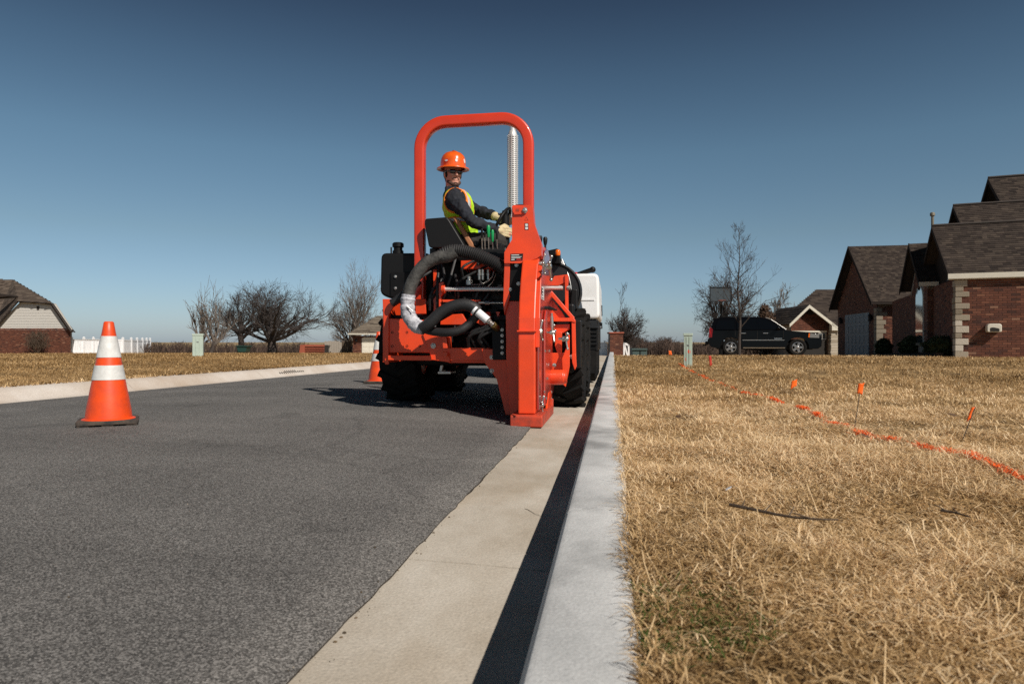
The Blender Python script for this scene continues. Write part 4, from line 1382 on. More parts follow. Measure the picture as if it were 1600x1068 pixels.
for s, sg in ((shR, -1), (shL, 1)):
    ring = []
    for t in np.linspace(0, 2 * math.pi, 40):
        d = Vector((math.cos(t) * 0.094, 0, math.sin(t) * 0.112))
        best, o = None, s + d + Vector((0, sg * 0.4, -0.012))
        hit, loc, nn, ix = vest.ray_cast(o - WL[vest.name], Vector((0, -sg, 0)))
        if hit and (loc.y + WL[vest.name].y - Y0) * sg > -0.02: ring.append(loc + WL[vest.name])
    if len(ring) > 6: mb.tube(ring, 0.0065, 6)
part2 = mb.build('vest_trim', M['vtrim'], vest, sm=60) if mb.v else None
# gloves: palm, four curled fingers and a thumb round the levers
def glove(w, d, side):
    d = d.normalized()
    up = Vector((0, 0, 1)); n = d.cross(up).normalized() * side; u2 = n.cross(d).normalized() * side
    mb = MB()
    mb.cap(w - d * 0.035, 0.041, w + d * 0.01, 0.036)
    for k in range(4):
        b0 = w + d * 0.02 + u2 * (0.030 - k * 0.020)
        kn = w + d * (0.088 - 0.006 * abs(k - 1)) + u2 * (0.033 - k * 0.022)
        mb.chain([b0, kn], [0.020, 0.0145])
        l = (0.040, 0.045, 0.042, 0.033)[k]
        p1 = kn + d * l * 0.75 - n * l * 0.5
        p2 = p1 - n * l * 0.75 - d * l * 0.1
        p3 = p2 - d * l * 0.6 - n * l * 0.1
        mb.chain([kn, p1, p2, p3], [0.0140, 0.0130, 0.0120, 0.0105])
    t0 = w + d * 0.012 + u2 * 0.032
    mb.chain([t0, t0 + d * 0.035 + u2 * 0.028 - n * 0.012, t0 + d * 0.068 + u2 * 0.022 - n * 0.030], [0.018, 0.0145, 0.0115])
    return place('glove', organic(mb, 0.0045, 2), M['glove'], man)
glove(wrR, Vector((0.9, 0.25, -0.10)), 1)
glove(wrL, Vector((0.85, -0.2, -0.38)), 1)
# head gear
mb = MB()
Rh = HR @ Matrix.Rotation(RAD(-3), 3, 'X')
hc = hp(0, -0.004, 0.052)
mb.ball(hc + Rh @ Vector((0, 0, 0.004)), (0.112, 0.130, 0.125), Rh, 32, 20)
vsn = []
mb2 = MB()
n = 40
prof = [(1.00, 0.004), (1.0, 0.030), (0.985, 0.055), (0.93, 0.085), (0.82, 0.110), (0.62, 0.131), (0.35, 0.143), (0.08, 0.147)]
vs = []
br = [(1.29, -0.010), (1.27, -0.004), (1.18, 0.001), (1.04, 0.006)]
for s, z in [(0.97, -0.006), (1.28, -0.014)] + br + prof:
    for k in range(n):
        a = 2 * math.pi * k / n
        rx, ry = 0.112, 0.134
        ridge = 1 + (0.020 if abs(math.cos(a)) < 0.16 and 0.05 < z < 0.14 else 0)
        vs.append(hc + Rh @ Vector((math.cos(a) * rx * s, math.sin(a) * ry * s, z * 1.0 * ridge)))
m = len(vs) // n
fs = [(i * n + k, i * n + (k + 1) % n, (i + 1) * n + (k + 1) % n, (i + 1) * n + k) for i in range(m - 1) for k in range(n)] + [tuple((m - 1) * n + k for k in range(n))]
mb2.add(vs, fs)
hat = mb2.build('hard_hat', M['hat'], man, sm=35)
mb = MB()
mb.chain([hc + Rh @ Vector((0, y, z)) for y, z in ((-0.115, 0.075), (-0.075, 0.128), (0, 0.147), (0.075, 0.128), (0.115, 0.075))], [0.010, 0.012, 0.013, 0.012, 0.010])
mb.build('hat_ridge', M['hat'], hat, sm=60)
def hat_badge(az, z, w, h, m, name='badge'):
    mb = MB()
    pts = []
    for a, zz in [(az + w * math.cos(t), z + h * math.sin(t)) for t in np.linspace(0, 2 * math.pi, 15)[:-1]]:
        s = 1.012 * np.interp(zz, [p[1] for p in prof], [p[0] for p in prof])
        pts.append(hc + Rh @ Vector((math.sin(a) * 0.112 * s, math.cos(a) * 0.134 * s, zz)))
    cen = sum(pts, Vector()) / len(pts)
    out = (cen - hc); out.z = 0; out = out.normalized()
    mb.prism([p + out * 0.002 for p in pts], [p - out * 0.006 for p in pts])
    return mb.build(name, M[m], hat)
hat_badge(0.92, 0.048, 0.20, 0.016, 'stickerr')
b = hat_badge(0.92, 0.048, 0.14, 0.008, 'stickerw')
b.location += HR @ Vector((0.8, 0.6, 0)) * 0.002
hat_badge(0.12, 0.050, 0.10, 0.014, 'stickerw')
hat_badge(-0.7, 0.055, 0.10, 0.020, 'stickerw')
mb = MB()
for s in (-1, 1):
    mb.ball(hp(s * 0.034, 0.088, 0.004), (0.031, 0.012, 0.020), HR @ Matrix.Rotation(-s * RAD(16), 3, 'Z'), 14, 10)
    mb.tube([hp(s * 0.060, 0.078, 0.010), hp(s * 0.076, 0.030, 0.012), hp(s * 0.078, -0.02, 0.006)], 0.005, 6)
mb.tube([hp(-0.02, 0.100, 0.010), hp(0.02, 0.100, 0.010)], 0.005, 6)
mb.build('sunglasses', M['lens'], man, sm=60)
mb = MB()
mb.ball(hp(0, -0.035, 0.010), (0.080, 0.082, 0.085), HR); mb.ball(hp(0, -0.05, -0.045), (0.060, 0.045, 0.05), HR)
for s in (-1, 1): mb.chain([hp(s * 0.068, 0.012, 0.02), hp(s * 0.066, 0.012, -0.03)], [0.012, 0.010])
place('hair', organic(mb, 0.006, 3), M['hair'], man)
mb = MB()
pts = []
for t in np.linspace(-1.25, 1.25, 13): pts.append(hp(math.sin(t) * 0.058, 0.000 + math.cos(t) * 0.064, -0.070 - 0.034 * math.cos(t) ** 2))
mb.chain(pts, [0.012 + 0.006 * math.cos(t) for t in np.linspace(-1.25, 1.25, 13)])
mb.chain([hp(-0.026, 0.074, -0.060), hp(-0.018, 0.082, -0.050), hp(0.018, 0.082, -0.050), hp(0.026, 0.074, -0.060)], [0.006, 0.0058, 0.0058, 0.006])
mb.ball(hp(0, 0.070, -0.092), (0.024, 0.017, 0.012), HR)
place('beard', organic(mb, 0.004, 2), M['beard'], man)
# ------------------------------------------------------------------ traffic cones
M['cone'] = mat('cone_orange', (0.86, 0.078, 0.008), 0.42, bump=0.06, bscale=30, col2=(0.62, 0.062, 0.016), vscale=11, detail=10)
M['collar'] = mat('cone_white_collar', (0.72, 0.72, 0.70), 0.45, col2=(0.54, 0.53, 0.50), vscale=12, bump=0.12, bscale=50, detail=10)
M['conebase'] = mat('cone_rubber_base', (0.030, 0.027, 0.025), 0.85, col2=(0.10, 0.07, 0.05), vscale=18, bump=0.4, bscale=60)
cone_h = 0.70
def cr(t): return lerp(0.148, 0.029, t)       # radius of the cone at a fraction of its height
def make_cone(label):
    t = thing('traffic_cone', label, 'traffic cone', (0, 0, 0), 'orange traffic cones on the street', local=True)
    mb = MB()
    mb.lathe([(0.165, 0.034), (0.160, 0.040), (cr(0.05), 0.045), (cr(0.06), 0.055)] + [(cr(k / 10), 0.034 + (cone_h - 0.034) * k / 10) for k in range(1, 10)] + [(cr(0.985), cone_h - 0.006), (0.024, cone_h), (0.016, cone_h - 0.002), (0.015, cone_h - 0.05)], (0, 0, 0), n=40)
    mb.build('body', M['cone'], t, sm=40)
    for a, b in ((0.405, 0.552), (0.632, 0.850)):
        mb = MB()
        za, zb = 0.034 + (cone_h - 0.034) * a, 0.034 + (cone_h - 0.034) * b
        mb.lathe([(cr(a), za), (cr(a) + 0.003, za + 0.0005), (cr(b) + 0.003, zb - 0.0005), (cr(b), zb)], (0, 0, 0), n=40)
        mb.build('reflective_collar', M['collar'], t, sm=40)
    mb = MB()
    s = 0.182
    sq = rounded([(-s, -s), (s, -s), (s, s), (-s, s)], 0.03, 3)
    mb.xy(sq, 0.010, 0.036)
    for x in (-1, 0, 1):
        for y in (-1, 0, 1):
            if x or y: mb.box((x * 0.14, y * 0.14, 0.0055), (0.07, 0.07, 0.011))
    mb.build('base', M['conebase'], t, bev=0.005)
    return t
c1 = make_cone('large orange and white traffic cone alone on the asphalt near the camera')
g = G(170, 664)
c1.location = (g.x, g.y, float(gz(g.x, g.y)) + 0.010)
c1.rotation_euler = (0, 0, RAD(28) + TH)
c2 = dup(c1)
c2['label'] = 'orange and white traffic cone half hidden behind the black tyre of the orange machine'
g = G(592, 599.5)
c2.location = (g.x, g.y, float(gz(g.x, g.y)) + 0.010)
c2.rotation_euler = (0, 0, RAD(10))

# ------------------------------------------------------------------ utility pedestals
M['pedestal'] = mat('pale_green_paint', (0.42, 0.50, 0.43), 0.5, col2=(0.36, 0.44, 0.38), vscale=6, bump=0.03)
M['spot'] = mat('orange_spray_spot', (0.80, 0.05, 0.010), 0.6)
def pedestal(px, py, w, d, h, label, ribs, rot=0.0):
    g = G(px, py)
    t = thing('utility_pedestal', label, 'utility box', tuple(g), 'pale green utility pedestals', rot, local=True)
    mb = MB()
    mb.span((-w / 2, -d / 2, -0.05), (w / 2, d / 2, h - 0.02))
    mb.build('cabinet', M['pedestal'], t, bev=0.006)
    mb = MB()
    mb.span((-w / 2 - 0.012, -d / 2 - 0.012, h - 0.05), (w / 2 + 0.012, d / 2 + 0.012, h))
    mb.build('lid', M['pedestal'], t, bev=0.008)
    for i in range(ribs):
        mb = MB()
        x = -w / 2 + w * (i + 1) / (ribs + 1)
        mb.span((x - 0.006, -d / 2 - 0.008, 0.02), (x + 0.006, -d / 2 - 0.001, h - 0.07))
        mb.build('rib', M['pedestal'], t)
    mb = MB()
    mb.span((-w * 0.1, -d / 2 - 0.012, h * 0.62), (w * 0.1, -d / 2 - 0.001, h * 0.66))
    mb.build('hasp', M['zinc'], t)
    return t
pr = pedestal(1075, 571.5, 0.155, 0.17, 0.625, 'narrow pale green utility pedestal with orange spray spots on the near lawn', 2, TH + RAD(-14))
for x, z, a, b in ((0.02, 0.275, 0.022, 0.045), (-0.035, 0.13, 0.013, 0.04)):
    mb = MB()
    rr_ = random.Random(int(z * 1000))
    mb.xz([(x + a * math.cos(t) * (0.8 + 0.4 * rr_.random()), z + b * math.sin(t) * (0.75 + 0.5 * rr_.random())) for t in np.linspace(0, 2 * math.pi, 15)[:-1]], -0.0855 - 0.0015, -0.0855)
    mb.build('spray_spot', M['spot'], pr)
pedestal(309.5, 556, 0.26, 0.24, 0.60, 'squat pale green utility pedestal on the lawn across the street', 2, TH + RAD(20))

# ------------------------------------------------------------------ marker flags
M['flag'] = mat('orange_flag_film', (0.95, 0.15, 0.014), 0.45)
b_ = M['flag'].node_tree.nodes['Principled BSDF']
M['flagred'] = mat('dark_red_flag_film', (0.42, 0.030, 0.015), 0.5)
M['wire'] = mat('flag_wire', (0.10, 0.085, 0.07), 0.5, metal=0.5)
def flag(label, base, top, quad, m='flag', Yd=None):
    g = G(*base)
    Y = g.y
    t = thing('marker_flag', label, 'marker flag', tuple(g), 'orange survey flags on the lawn')
    mb = MB()
    tp = P(*top, Y)
    mb.tube([g - Vector((0, 0, 0.03)), g.lerp(tp, 0.5) + Vector((0.004, 0, 0)), tp], 0.0016 + 0.00012 * Y, 5)
    mb.build('wire', M['wire'], t)
    q = [P(*p, Y) for p in quad]
    mb = MB()
    n = 6
    fr_, bk_ = [], []
    vs, fs = [], []
    for i in range(n + 1):
        for j in range(n + 1):
            u, v = i / n, j / n
            p = q[0].lerp(q[1], u).lerp(q[3].lerp(q[2], u), v)
            p = p + Vector((0, -0.012 * math.sin(u * 4.5 + v * 1.5) * u * 1.6, 0.003 * math.sin(v * 5)))
            vs.append(p)
    fs = [(i * (n + 1) + j, i * (n + 1) + j + 1, (i + 1) * (n + 1) + j + 1, (i + 1) * (n + 1) + j) for i in range(n) for j in range(n)]
    mb.add(vs, fs)
    o = mb.build('flag_film', M[m], t, sm=80)
    s = o.modifiers.new('thick', 'SOLIDIFY')
    s.thickness = 0.0008
    return t
flag('orange survey flag furthest right, nearest the camera on the lawn', (1501, 686), (1524, 636), [(1518, 636), (1526, 635), (1517, 655), (1510, 657)])
flag('orange survey flag on a long wire, middle of the three in the open lawn', (1334, 667), (1345, 599), [(1341, 599), (1353, 598), (1348, 616), (1339, 613)])
flag('orange survey flag lying low on the lawn, leftmost of the three right of the pedestal', (1237, 612), (1240, 594), [(1237, 595), (1247, 592), (1245, 602), (1235, 608)])
flag('dark red survey flag standing just right of the pale green pedestal', (1109.5, 573), (1109, 556), [(1107, 555.5), (1111.5, 555.5), (1113, 570), (1109, 573)], 'flagred')
flag('tiny orange survey flag far off, left of the pale green pedestal', (1048, 556.5), (1047, 548), [(1044.5, 547.5), (1049, 548), (1050, 554.5), (1045, 554)])

# ------------------------------------------------------------------ small litter
M['twig'] = mat('twig_bark', (0.055, 0.035, 0.022), 0.9, col2=(0.11, 0.08, 0.055), vscale=30)
M['leaf'] = mat('dead_leaf', (0.10, 0.055, 0.028), 0.8)
def twig(name, label, pts, r, lift=0.012, side=True):
    mb = MB()
    p = [G(*q) + Vector((0, 0, lift)) for q in pts]
    path = catmull(p, 6)
    n = len(path)
    mb.tube(path, [r * (1 - 0.6 * i / n) for i in range(n)], 6)
    rn_ = random.Random(len(pts))
    if side:
        for i in range(3, n - 2, 5):
            d = Vector((rn_.uniform(-1, 1), rn_.uniform(-1, 1), 0.3)) * 0.05
            mb.tube([path[i], path[i] + d * 0.5, path[i] + d], [r * 0.5, r * 0.35, r * 0.2], 4)
    return tag(mb.build(name, M['twig'], off=tuple(p[0])), label, 'twig')
twig('twig', 'dark fallen twig lying in the dry grass, lower right', [(1140, 808), (1180, 817), (1225, 827), (1268, 832), (1310, 834)], 0.0048, 0.035)
twig('twig', 'thin curled twig lying on the tan gutter', [(820, 791), (826, 793), (836, 799), (848, 803)], 0.0011, -0.008, False)
twig('twig', 'short dark stem on the lawn below the middle flag', [(1470, 815), (1490, 818), (1515, 826)], 0.004, 0.03)
twig('twig', 'thin grey twig on top of the kerb at the bottom edge', [(905, 1030), (925, 1036), (950, 1048), (968, 1062)], 0.0008, 0.004, False)
def leaf(px, py, label, s, m, nm='dead_leaf'):
    g = G(px, py) + Vector((0, 0, 0.03))
    mb = MB()
    a = random.Random(px).random() * 6
    pts = [(0, 0), (0.35, 0.28), (0.75, 0.30), (1, 0.02), (0.7, -0.26), (0.3, -0.22)]
    R_ = Matrix.Rotation(a, 3, 'Z') @ Matrix.Rotation(0.4, 3, 'X')
    top = [g + R_ @ Vector((x * s, y * s, 0.10 * s * math.cos(3 * x))) for x, y in pts]
    mb.prism(top, [p - Vector((0, 0, 0.0015)) for p in top])
    return tag(mb.build(nm, M[m], off=tuple(g)), label, 'leaf' if m == 'leaf' else 'litter')
leaf(1345, 691, 'small brown dead leaf beside the orange line on the lawn', 0.06, 'leaf')
leaf(1057, 657, 'small dark dead leaf near the kerb on the lawn', 0.05, 'leaf')
leaf(1480, 655, 'dark dead leaf just left of the nearest flag', 0.05, 'leaf')
leaf(1143, 776, 'scrap of white paper lying in the dry grass', 0.034, 'stickerw', 'paper_scrap')

# ------------------------------------------------------------------ drain inlet in the far kerb
M['slot'] = mat('opening_shade', (0.02, 0.017, 0.014), 0.9)  # near-black that puts the shade inside openings into colour
ga, gb = G(489, 587), G(549, 582)
dr = thing('drain_inlet', 'slotted drain inlet cast into the kerb across the street', 'drain', (float(kerb_left(ga.y)), ga.y, 0.05))
n = 13
for i in range(n):
    t = i / (n - 1)
    y = lerp(ga.y + 0.2, gb.y - 0.1, t)
    x = float(kerb_left(y))
    mb = MB()
    w = (gb.y - ga.y) / n * 0.16
    lo, hi = 0.35, (0.95 if 0.2 < t < 0.75 else 0.7)
    f = lambda k: (x - 0.06 - 0.08 * k, 0.031 + 0.07 * k)
    (xa_, za_), (xb_, zb_) = f(lo), f(hi)
    mb.prism([(xa_, y - w, za_ - 0.01), (xa_, y + w, za_ - 0.01), (xb_, y + w, zb_ - 0.01), (xb_, y - w, zb_ - 0.01)], [(xa_ + 0.004, y - w, za_ + 0.004), (xa_ + 0.004, y + w, za_ + 0.004), (xb_ + 0.004, y + w, zb_ + 0.004), (xb_ + 0.004, y - w, zb_ + 0.004)])
    mb.build('slot', M['slot'], dr)  # solid dark bar on the kerb face, slot shade put into its colour
# ------------------------------------------------------------------ house materials and pieces
M['brick'] = tint_mat('red_brick', [(0, (0.035, 0.019, 0.016)), (0.22, (0.085, 0.034, 0.024)), (0.55, (0.128, 0.046, 0.028)), (0.85, (0.19, 0.076, 0.045)), (1, (0.26, 0.14, 0.09))], 0.9, bump=0.3, bscale=90)
M['mortar'] = mat('mortar', (0.26, 0.22, 0.18), 0.95, var=0.2, vscale=12)
M['shingle'] = tint_mat('roof_shingle', [(0, (0.023, 0.016, 0.013)), (0.35, (0.036, 0.026, 0.021)), (0.7, (0.050, 0.037, 0.029)), (1, (0.070, 0.052, 0.040))], 0.95, bump=0.5, bscale=120)
M['shingle_tan'] = tint_mat('tan_roof_shingle', [(0, (0.075, 0.058, 0.044)), (0.5, (0.135, 0.108, 0.082)), (1, (0.20, 0.165, 0.125))], 0.95)
M['shingle_brown'] = tint_mat('brown_roof_shingle', [(0, (0.050, 0.036, 0.028)), (0.5, (0.090, 0.068, 0.052)), (1, (0.135, 0.104, 0.080))], 0.95)
M['roofbase'] = mat('roof_felt', (0.045, 0.036, 0.031), 0.95)
M['fascia'] = mat('cream_fascia', (0.66, 0.62, 0.52), 0.5, var=0.08)
M['darktrim'] = mat('brown_trim', (0.040, 0.032, 0.028), 0.9, var=0.2, spec=0.05)
M['stone'] = tint_mat('pale_stone', [(0, (0.20, 0.165, 0.12)), (0.5, (0.36, 0.31, 0.24)), (1, (0.54, 0.49, 0.41))], 0.9, bump=0.6, bscale=30)
M['siding'] = mat('pale_siding', (0.52, 0.50, 0.46), 0.6, var=0.06)
M['garage'] = mat('garage_door_paint', (0.13, 0.155, 0.18), 0.5, var=0.05)
M['creamdoor'] = mat('cream_door', (0.72, 0.68, 0.58), 0.5, var=0.04)
M['glass'] = mat('window_glass', (0.05, 0.06, 0.07), 0.06, spec=0.9, coat=1.0)
M['frame'] = mat('window_frame', (0.55, 0.52, 0.46), 0.5)
rnd = random.Random(77)

def brick_boxes(O, U, N, L, Hh, bw=0.203, bh=0.060, jt=0.011, proud=0.012, inside=None, holes=()):
    """yields (corners, ...) of each brick of a wall running along U from O, outward normal N"""
    U, N = Vector(U).normalized(), Vector(N).normalized()
    O = Vector(O)
    r, z = 0, 0.004
    while z < Hh - 0.02:
        x = -0.5 * bw * (r % 2)
        while x < L - 0.01:
            a, b = max(x, 0), min(x + bw, L)
            if b - a > 0.03:
                cx, cz = (a + b) / 2, z + bh / 2
                ok = inside is None or (inside(a + 0.01, z + bh) and inside(b - 0.01, z + bh))
                if ok and not any(h[0] < cx < h[1] and h[2] < cz < h[3] for h in holes): yield a, b, z, min(z + bh, Hh), r
            x += bw + jt
        r += 1
        z += bh + jt
def brick_mesh(mb, O, U, N, a, b, z0, z1, proud, dep=0.03):
    U, N, O = Vector(U).normalized(), Vector(N).normalized(), Vector(O)
    Z = Vector((0, 0, 1))
    f = [O + U * s + Z * z + N * proud for s, z in ((a, z0), (b, z0), (b, z1), (a, z1))]
    k = [p - N * dep for p in f]
    mb.add(f + k, [(0, 1, 2, 3), (0, 4, 5, 1), (1, 5, 6, 2), (2, 6, 7, 3), (3, 7, 4, 0)])
def brick_wall(parent, O, U, N, L, Hh, inside=None, holes=(), name='brick', **kw):
    mb = MB()
    for a, b, z0, z1, r in brick_boxes(O, U, N, L, Hh, inside=inside, holes=holes, **kw):
        mb.tint = min(1, max(0, rnd.gauss(0.5, 0.2)))
        brick_mesh(mb, O, U, N, a, b, z0, z1, kw.get('proud', 0.012) + rnd.uniform(-0.002, 0.002))
    if not mb.v: return None
    o = mb.build(name, M['brick'], parent, fixn=False)
    o['kind'] = 'stuff'
    return o
def shingle_rows(poly, up, n, expo=0.125, tab=0.17):
    """tabs of a roof slope: poly (3D corners, coplanar), up = direction up the slope, n = outward normal; yields (origin, right, up, width, tint)"""
    up, n = Vector(up).normalized(), Vector(n).normalized()
    rt = up.cross(n).normalized()
    O = Vector(poly[0])
    q = [((Vector(p) - O).dot(rt), (Vector(p) - O).dot(up)) for p in poly]
    s0, s1 = min(p[1] for p in q), max(p[1] for p in q)
    s = s0
    row = 0
    while s < s1 - 0.02:
        mid = s + expo * 0.5
        xs = []
        for i in range(len(q)):
            (xa, ya), (xb, yb) = q[i], q[(i + 1) % len(q)]
            if (ya - mid) * (yb - mid) < 0: xs.append(xa + (xb - xa) * (mid - ya) / (yb - ya))
        if len(xs) >= 2:
            lo, hi = min(xs), max(xs)
            x = lo - rnd.random() * tab
            while x < hi - 0.02:
                w = tab * rnd.uniform(0.6, 1.3)
                a, b = max(x, lo), min(x + w, hi)
                if b - a > 0.02: yield O + rt * a + up * s, rt, up, n, b - a, min(expo * 1.06, s1 - s)
                x += w
        s += expo
        row += 1
def tab_mesh(mb, o, rt, up, n, w, e):
    th = 0.014 + rnd.random() * 0.006
    a, b = o + n * th, o + rt * w + n * th
    c, d = o + rt * w + up * e + n * 0.004, o + up * e + n * 0.004
    mb.add([a, b, c, d, o, o + rt * w], [(0, 1, 2, 3), (4, 5, 1, 0), (0, 3, 4), (5, 2, 1)])
def slope(parent, poly, up, n, m='shingle', expo=0.125, tab=0.17, thick=0.09, name='roof', shingles=True):
    n = Vector(n).normalized()
    mb = MB()
    P_ = [Vector(p) for p in poly]
    mb.prism(P_, [p - n * thick for p in P_])
    rf = mb.build(name, M['roofbase'], parent)
    if shingles:
        mb = MB()
        for o, rt, u, nn, w, e in shingle_rows(P_, up, n, expo, tab):
            mb.tint = min(1, max(0, rnd.gauss(0.5, 0.30)))
            tab_mesh(mb, o, rt, u, nn, w, e)
        sh = mb.build('shingle', M[m], rf, fixn=False)
        sh['kind'] = 'stuff'
    return rf
def plane_n(p):
    a, b, c = Vector(p[0]), Vector(p[1]), Vector(p[2])
    n = (b - a).cross(c - a).normalized()
    return n if n.z > 0 else -n
def slope_auto(parent, poly, **k):
    n = plane_n(poly)
    up = Vector((0, 0, 1)) - n * n.z
    return slope(parent, poly, up, n, **k)

# ------------------------------------------------------------------ big brick house, right
A = RAD(-13)
OH = D(1490, 556, 21.0)
OH.z = 0.0
uh, vh = Vector((math.cos(A), math.sin(A), 0)), Vector((-math.sin(A), math.cos(A), 0))
HB = thing('brick_house', 'red brick house with stepped brown shingle gables at the right edge', 'house', tuple(OH), None, A, local=True)
def hl(px, py, axis, val):                     # house-local point seen at a pixel on the plane axis = val
    r = Vector(ray(px, py)); o = Vector((0, 0, CH))
    d = uh if axis == 'u' else vh
    t = (val - (o - OH).dot(d)) / r.dot(d)
    p = o + r * t - OH
    return Vector((p.dot(uh), p.dot(vh), p.z))
zb = 0.05
EV, EZ = -0.91, 2.66                          # front eave
RA, RB, RC = (1.45, 4.43), (2.53, 5.24), (4.07, 6.40)
UB, UC, UE = 0.52, 1.89, 9.0
VW, U0 = -0.78, -0.10                                    # lit wall plane
WT = 2.52
# walls
mb = MB()
mb.span((U0 + 0.012, VW + 0.012, -0.6), (UE, 11.5, WT))
wall = mb.build('wall', M['mortar'], HB)
# lit front wall: nearest 300 bricks singly, the rest as one piece
proto = []
for k in range(10):
    mb = MB()
    mb.tint = 0.12 + 0.85 * k / 9
    brick_mesh(mb, (0, 0, 0), (1, 0, 0), (0, -1, 0), 0, 0.203, 0, 0.060, 0.0)
    proto.append(mb.mesh('brick'))
    proto[-1].materials.append(M['brick'])
cnt = 0
rest = MB()
allb = list(brick_boxes((U0 + 0.10, VW + 0.012, zb - 0.2), (1, 0, 0), (0, -1, 0), UE - 0.1 - U0, WT - zb + 0.2))
allb.sort(key=lambda b: b[0])
for a, b, z0, z1, r in allb:
    full = b - a > 0.2
    vis = a < 2.2 and z0 > 0.2
    if full and vis and cnt < 298:
        o = link('brick', proto[min(9, max(0, int(rnd.gauss(4.6, 2.1))))], None, wall)
        o.location = (U0 + 0.10 + a, VW + rnd.uniform(-0.002, 0.002), zb - 0.2 + z0)
        cnt += 1
    else:
        rest.tint = min(1, max(0, rnd.gauss(0.5, 0.2)))
        brick_mesh(rest, (U0 + 0.10, VW + 0.012, zb - 0.2), (1, 0, 0), (0, -1, 0), a, b, z0, z1, 0.012)
o = rest.build('brick', M['brick'], wall, fixn=False); o['kind'] = 'stuff'
brick_wall(wall, (U0 + 0.012, 11.5, zb - 0.2), (0, -1, 0), (-1, 0, 0), 12.2, WT - zb + 0.2)
# gable infill under the roof (u = 0 plane, dark side) for each step
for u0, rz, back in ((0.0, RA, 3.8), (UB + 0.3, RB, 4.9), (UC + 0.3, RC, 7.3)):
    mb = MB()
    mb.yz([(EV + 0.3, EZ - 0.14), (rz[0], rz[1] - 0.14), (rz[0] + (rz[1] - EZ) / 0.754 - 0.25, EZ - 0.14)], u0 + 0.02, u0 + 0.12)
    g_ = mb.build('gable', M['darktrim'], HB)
pitch = (RA[1] - EZ) / (RA[0] - EV)
nf = Vector((0, -pitch, 1)).normalized()
upf = Vector((0, 1, pitch))
def back(rz): return (rz[0] + (rz[1] - EZ) / pitch, EZ)
cntS = 0
for u0, lo, hi in ((-0.3, (EV, EZ), RA), (UB, RA, RB), (UC, RB, RC)):
    poly = [(u0, lo[0], lo[1]), (UE, lo[0], lo[1]), (UE, hi[0], hi[1]), (u0, hi[0], hi[1])]
    rf = slope(HB, poly, upf, nf, shingles=False)
    single = MB()
    for o_, rt, u_, nn, w, e in shingle_rows(poly, upf, nf):
        tt = min(1, max(0, rnd.gauss(0.5, 0.30)))
        if u0 < 0 and o_.x < 2.6 and o_.y < 0.35 and cntS < 280:   # the lowest courses, nearest the eye, singly
            mb = MB(); mb.tint = tt if abs(tt - 0.5) > 1e-3 else 0.51
            tab_mesh(mb, o_, rt, u_, nn, w, e)
            mb.build('shingle', M['shingle'], rf, fixn=False)
            cntS += 1
        else:
            single.tint = tt
            tab_mesh(single, o_, rt, u_, nn, w, e)
    s_ = single.build('shingle', M['shingle'], rf, fixn=False); s_['kind'] = 'stuff'
    b_ = back(hi)
    slope_auto(HB, [(UE, hi[0], hi[1]), (u0, hi[0], hi[1]), (u0, b_[0], b_[1]), (UE, b_[0], b_[1])], shingles=False)
    for (a1, a2) in (((EV if u0 < 0 else lo[0] - 0.0, EZ if u0 < 0 else lo[1]), hi), (hi, b_)):   # rake boards
        mb = MB()
        d = 0.16
        mb.yz([(a1[0], a1[1] + 0.015), (a2[0], a2[1] + 0.015), (a2[0], a2[1] - d), (a1[0], a1[1] - d)], u0 - 0.03, u0 - 0.002)
        mb.build('rake_board', M['darktrim'], HB)
    mb = MB()
    mb.tube([(u0 - 0.02, hi[0], hi[1] + 0.03), (UE, hi[0], hi[1] + 0.03)], 0.05, 6)
    mb.build('ridge_cap', M['roofbase'], HB)
mb = MB()
mb.span((-0.33, EV - 0.03, EZ - 0.15), (UE, EV - 0.002, EZ + 0.0))
mb.build('fascia', M['fascia'], HB)
mb = MB()
mb.span((-0.3, EV, EZ - 0.17), (UE, VW + 0.1, EZ - 0.152))
mb.build('soffit', M['fascia'], HB)
# stone quoins on the corner
z = zb - 0.1
k = 0
while z < WT - 0.05:
    h_ = rnd.uniform(0.14, 0.21)
    w_ = (0.30 if k % 2 else 0.17) + rnd.uniform(-0.03, 0.05)
    mb = MB()
    mb.tint = rnd.random()
    if abs(mb.tint - 0.5) < 0.01: mb.tint = 0.52
    mb.span((U0 - 0.02 - rnd.random() * 0.01, VW - 0.022 - rnd.random() * 0.014, z), (U0 + w_, VW + 0.25 + rnd.random() * 0.15, min(z + h_ - 0.012, WT)))
    q_ = mb.build('quoin_stone', M['stone'], wall, bev=0.012)
    z += h_
    k += 1
# vent pipe on the roof
q = hl(1457, 353, 'v', RA[0] + 0.3)
mb = MB()
mb.lathe([(0.042, -0.35), (0.042, 0.33), (0.075, 0.335), (0.075, 0.42), (0.05, 0.45)], q, n=14)
mb.build('vent_pipe', mat('galvanised_vent', (0.16, 0.14, 0.10), 0.6), HB, sm=40)
# hose reel on the lit wall
q = hl(1551, 513, 'v', VW)
mb = MB()
mb.xz(rounded([(q.x - 0.19, q.z - 0.11), (q.x + 0.17, q.z - 0.11), (q.x + 0.17, q.z + 0.10), (q.x + 0.12, q.z + 0.135), (q.x - 0.14, q.z + 0.135), (q.x - 0.19, q.z + 0.09)], 0.05), VW - 0.24, VW - 0.005)
bx = mb.build('hose_reel', M['fascia'], None, bev=0.02)
bx.parent = HB
mb = MB()
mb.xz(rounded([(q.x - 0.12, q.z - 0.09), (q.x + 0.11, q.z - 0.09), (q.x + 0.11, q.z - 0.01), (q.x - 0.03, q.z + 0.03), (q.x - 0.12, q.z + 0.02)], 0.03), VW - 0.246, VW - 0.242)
o = mb.build('reel_shade', M['slot'], bx)  # flat dark plate, the shade inside the reel box as colour
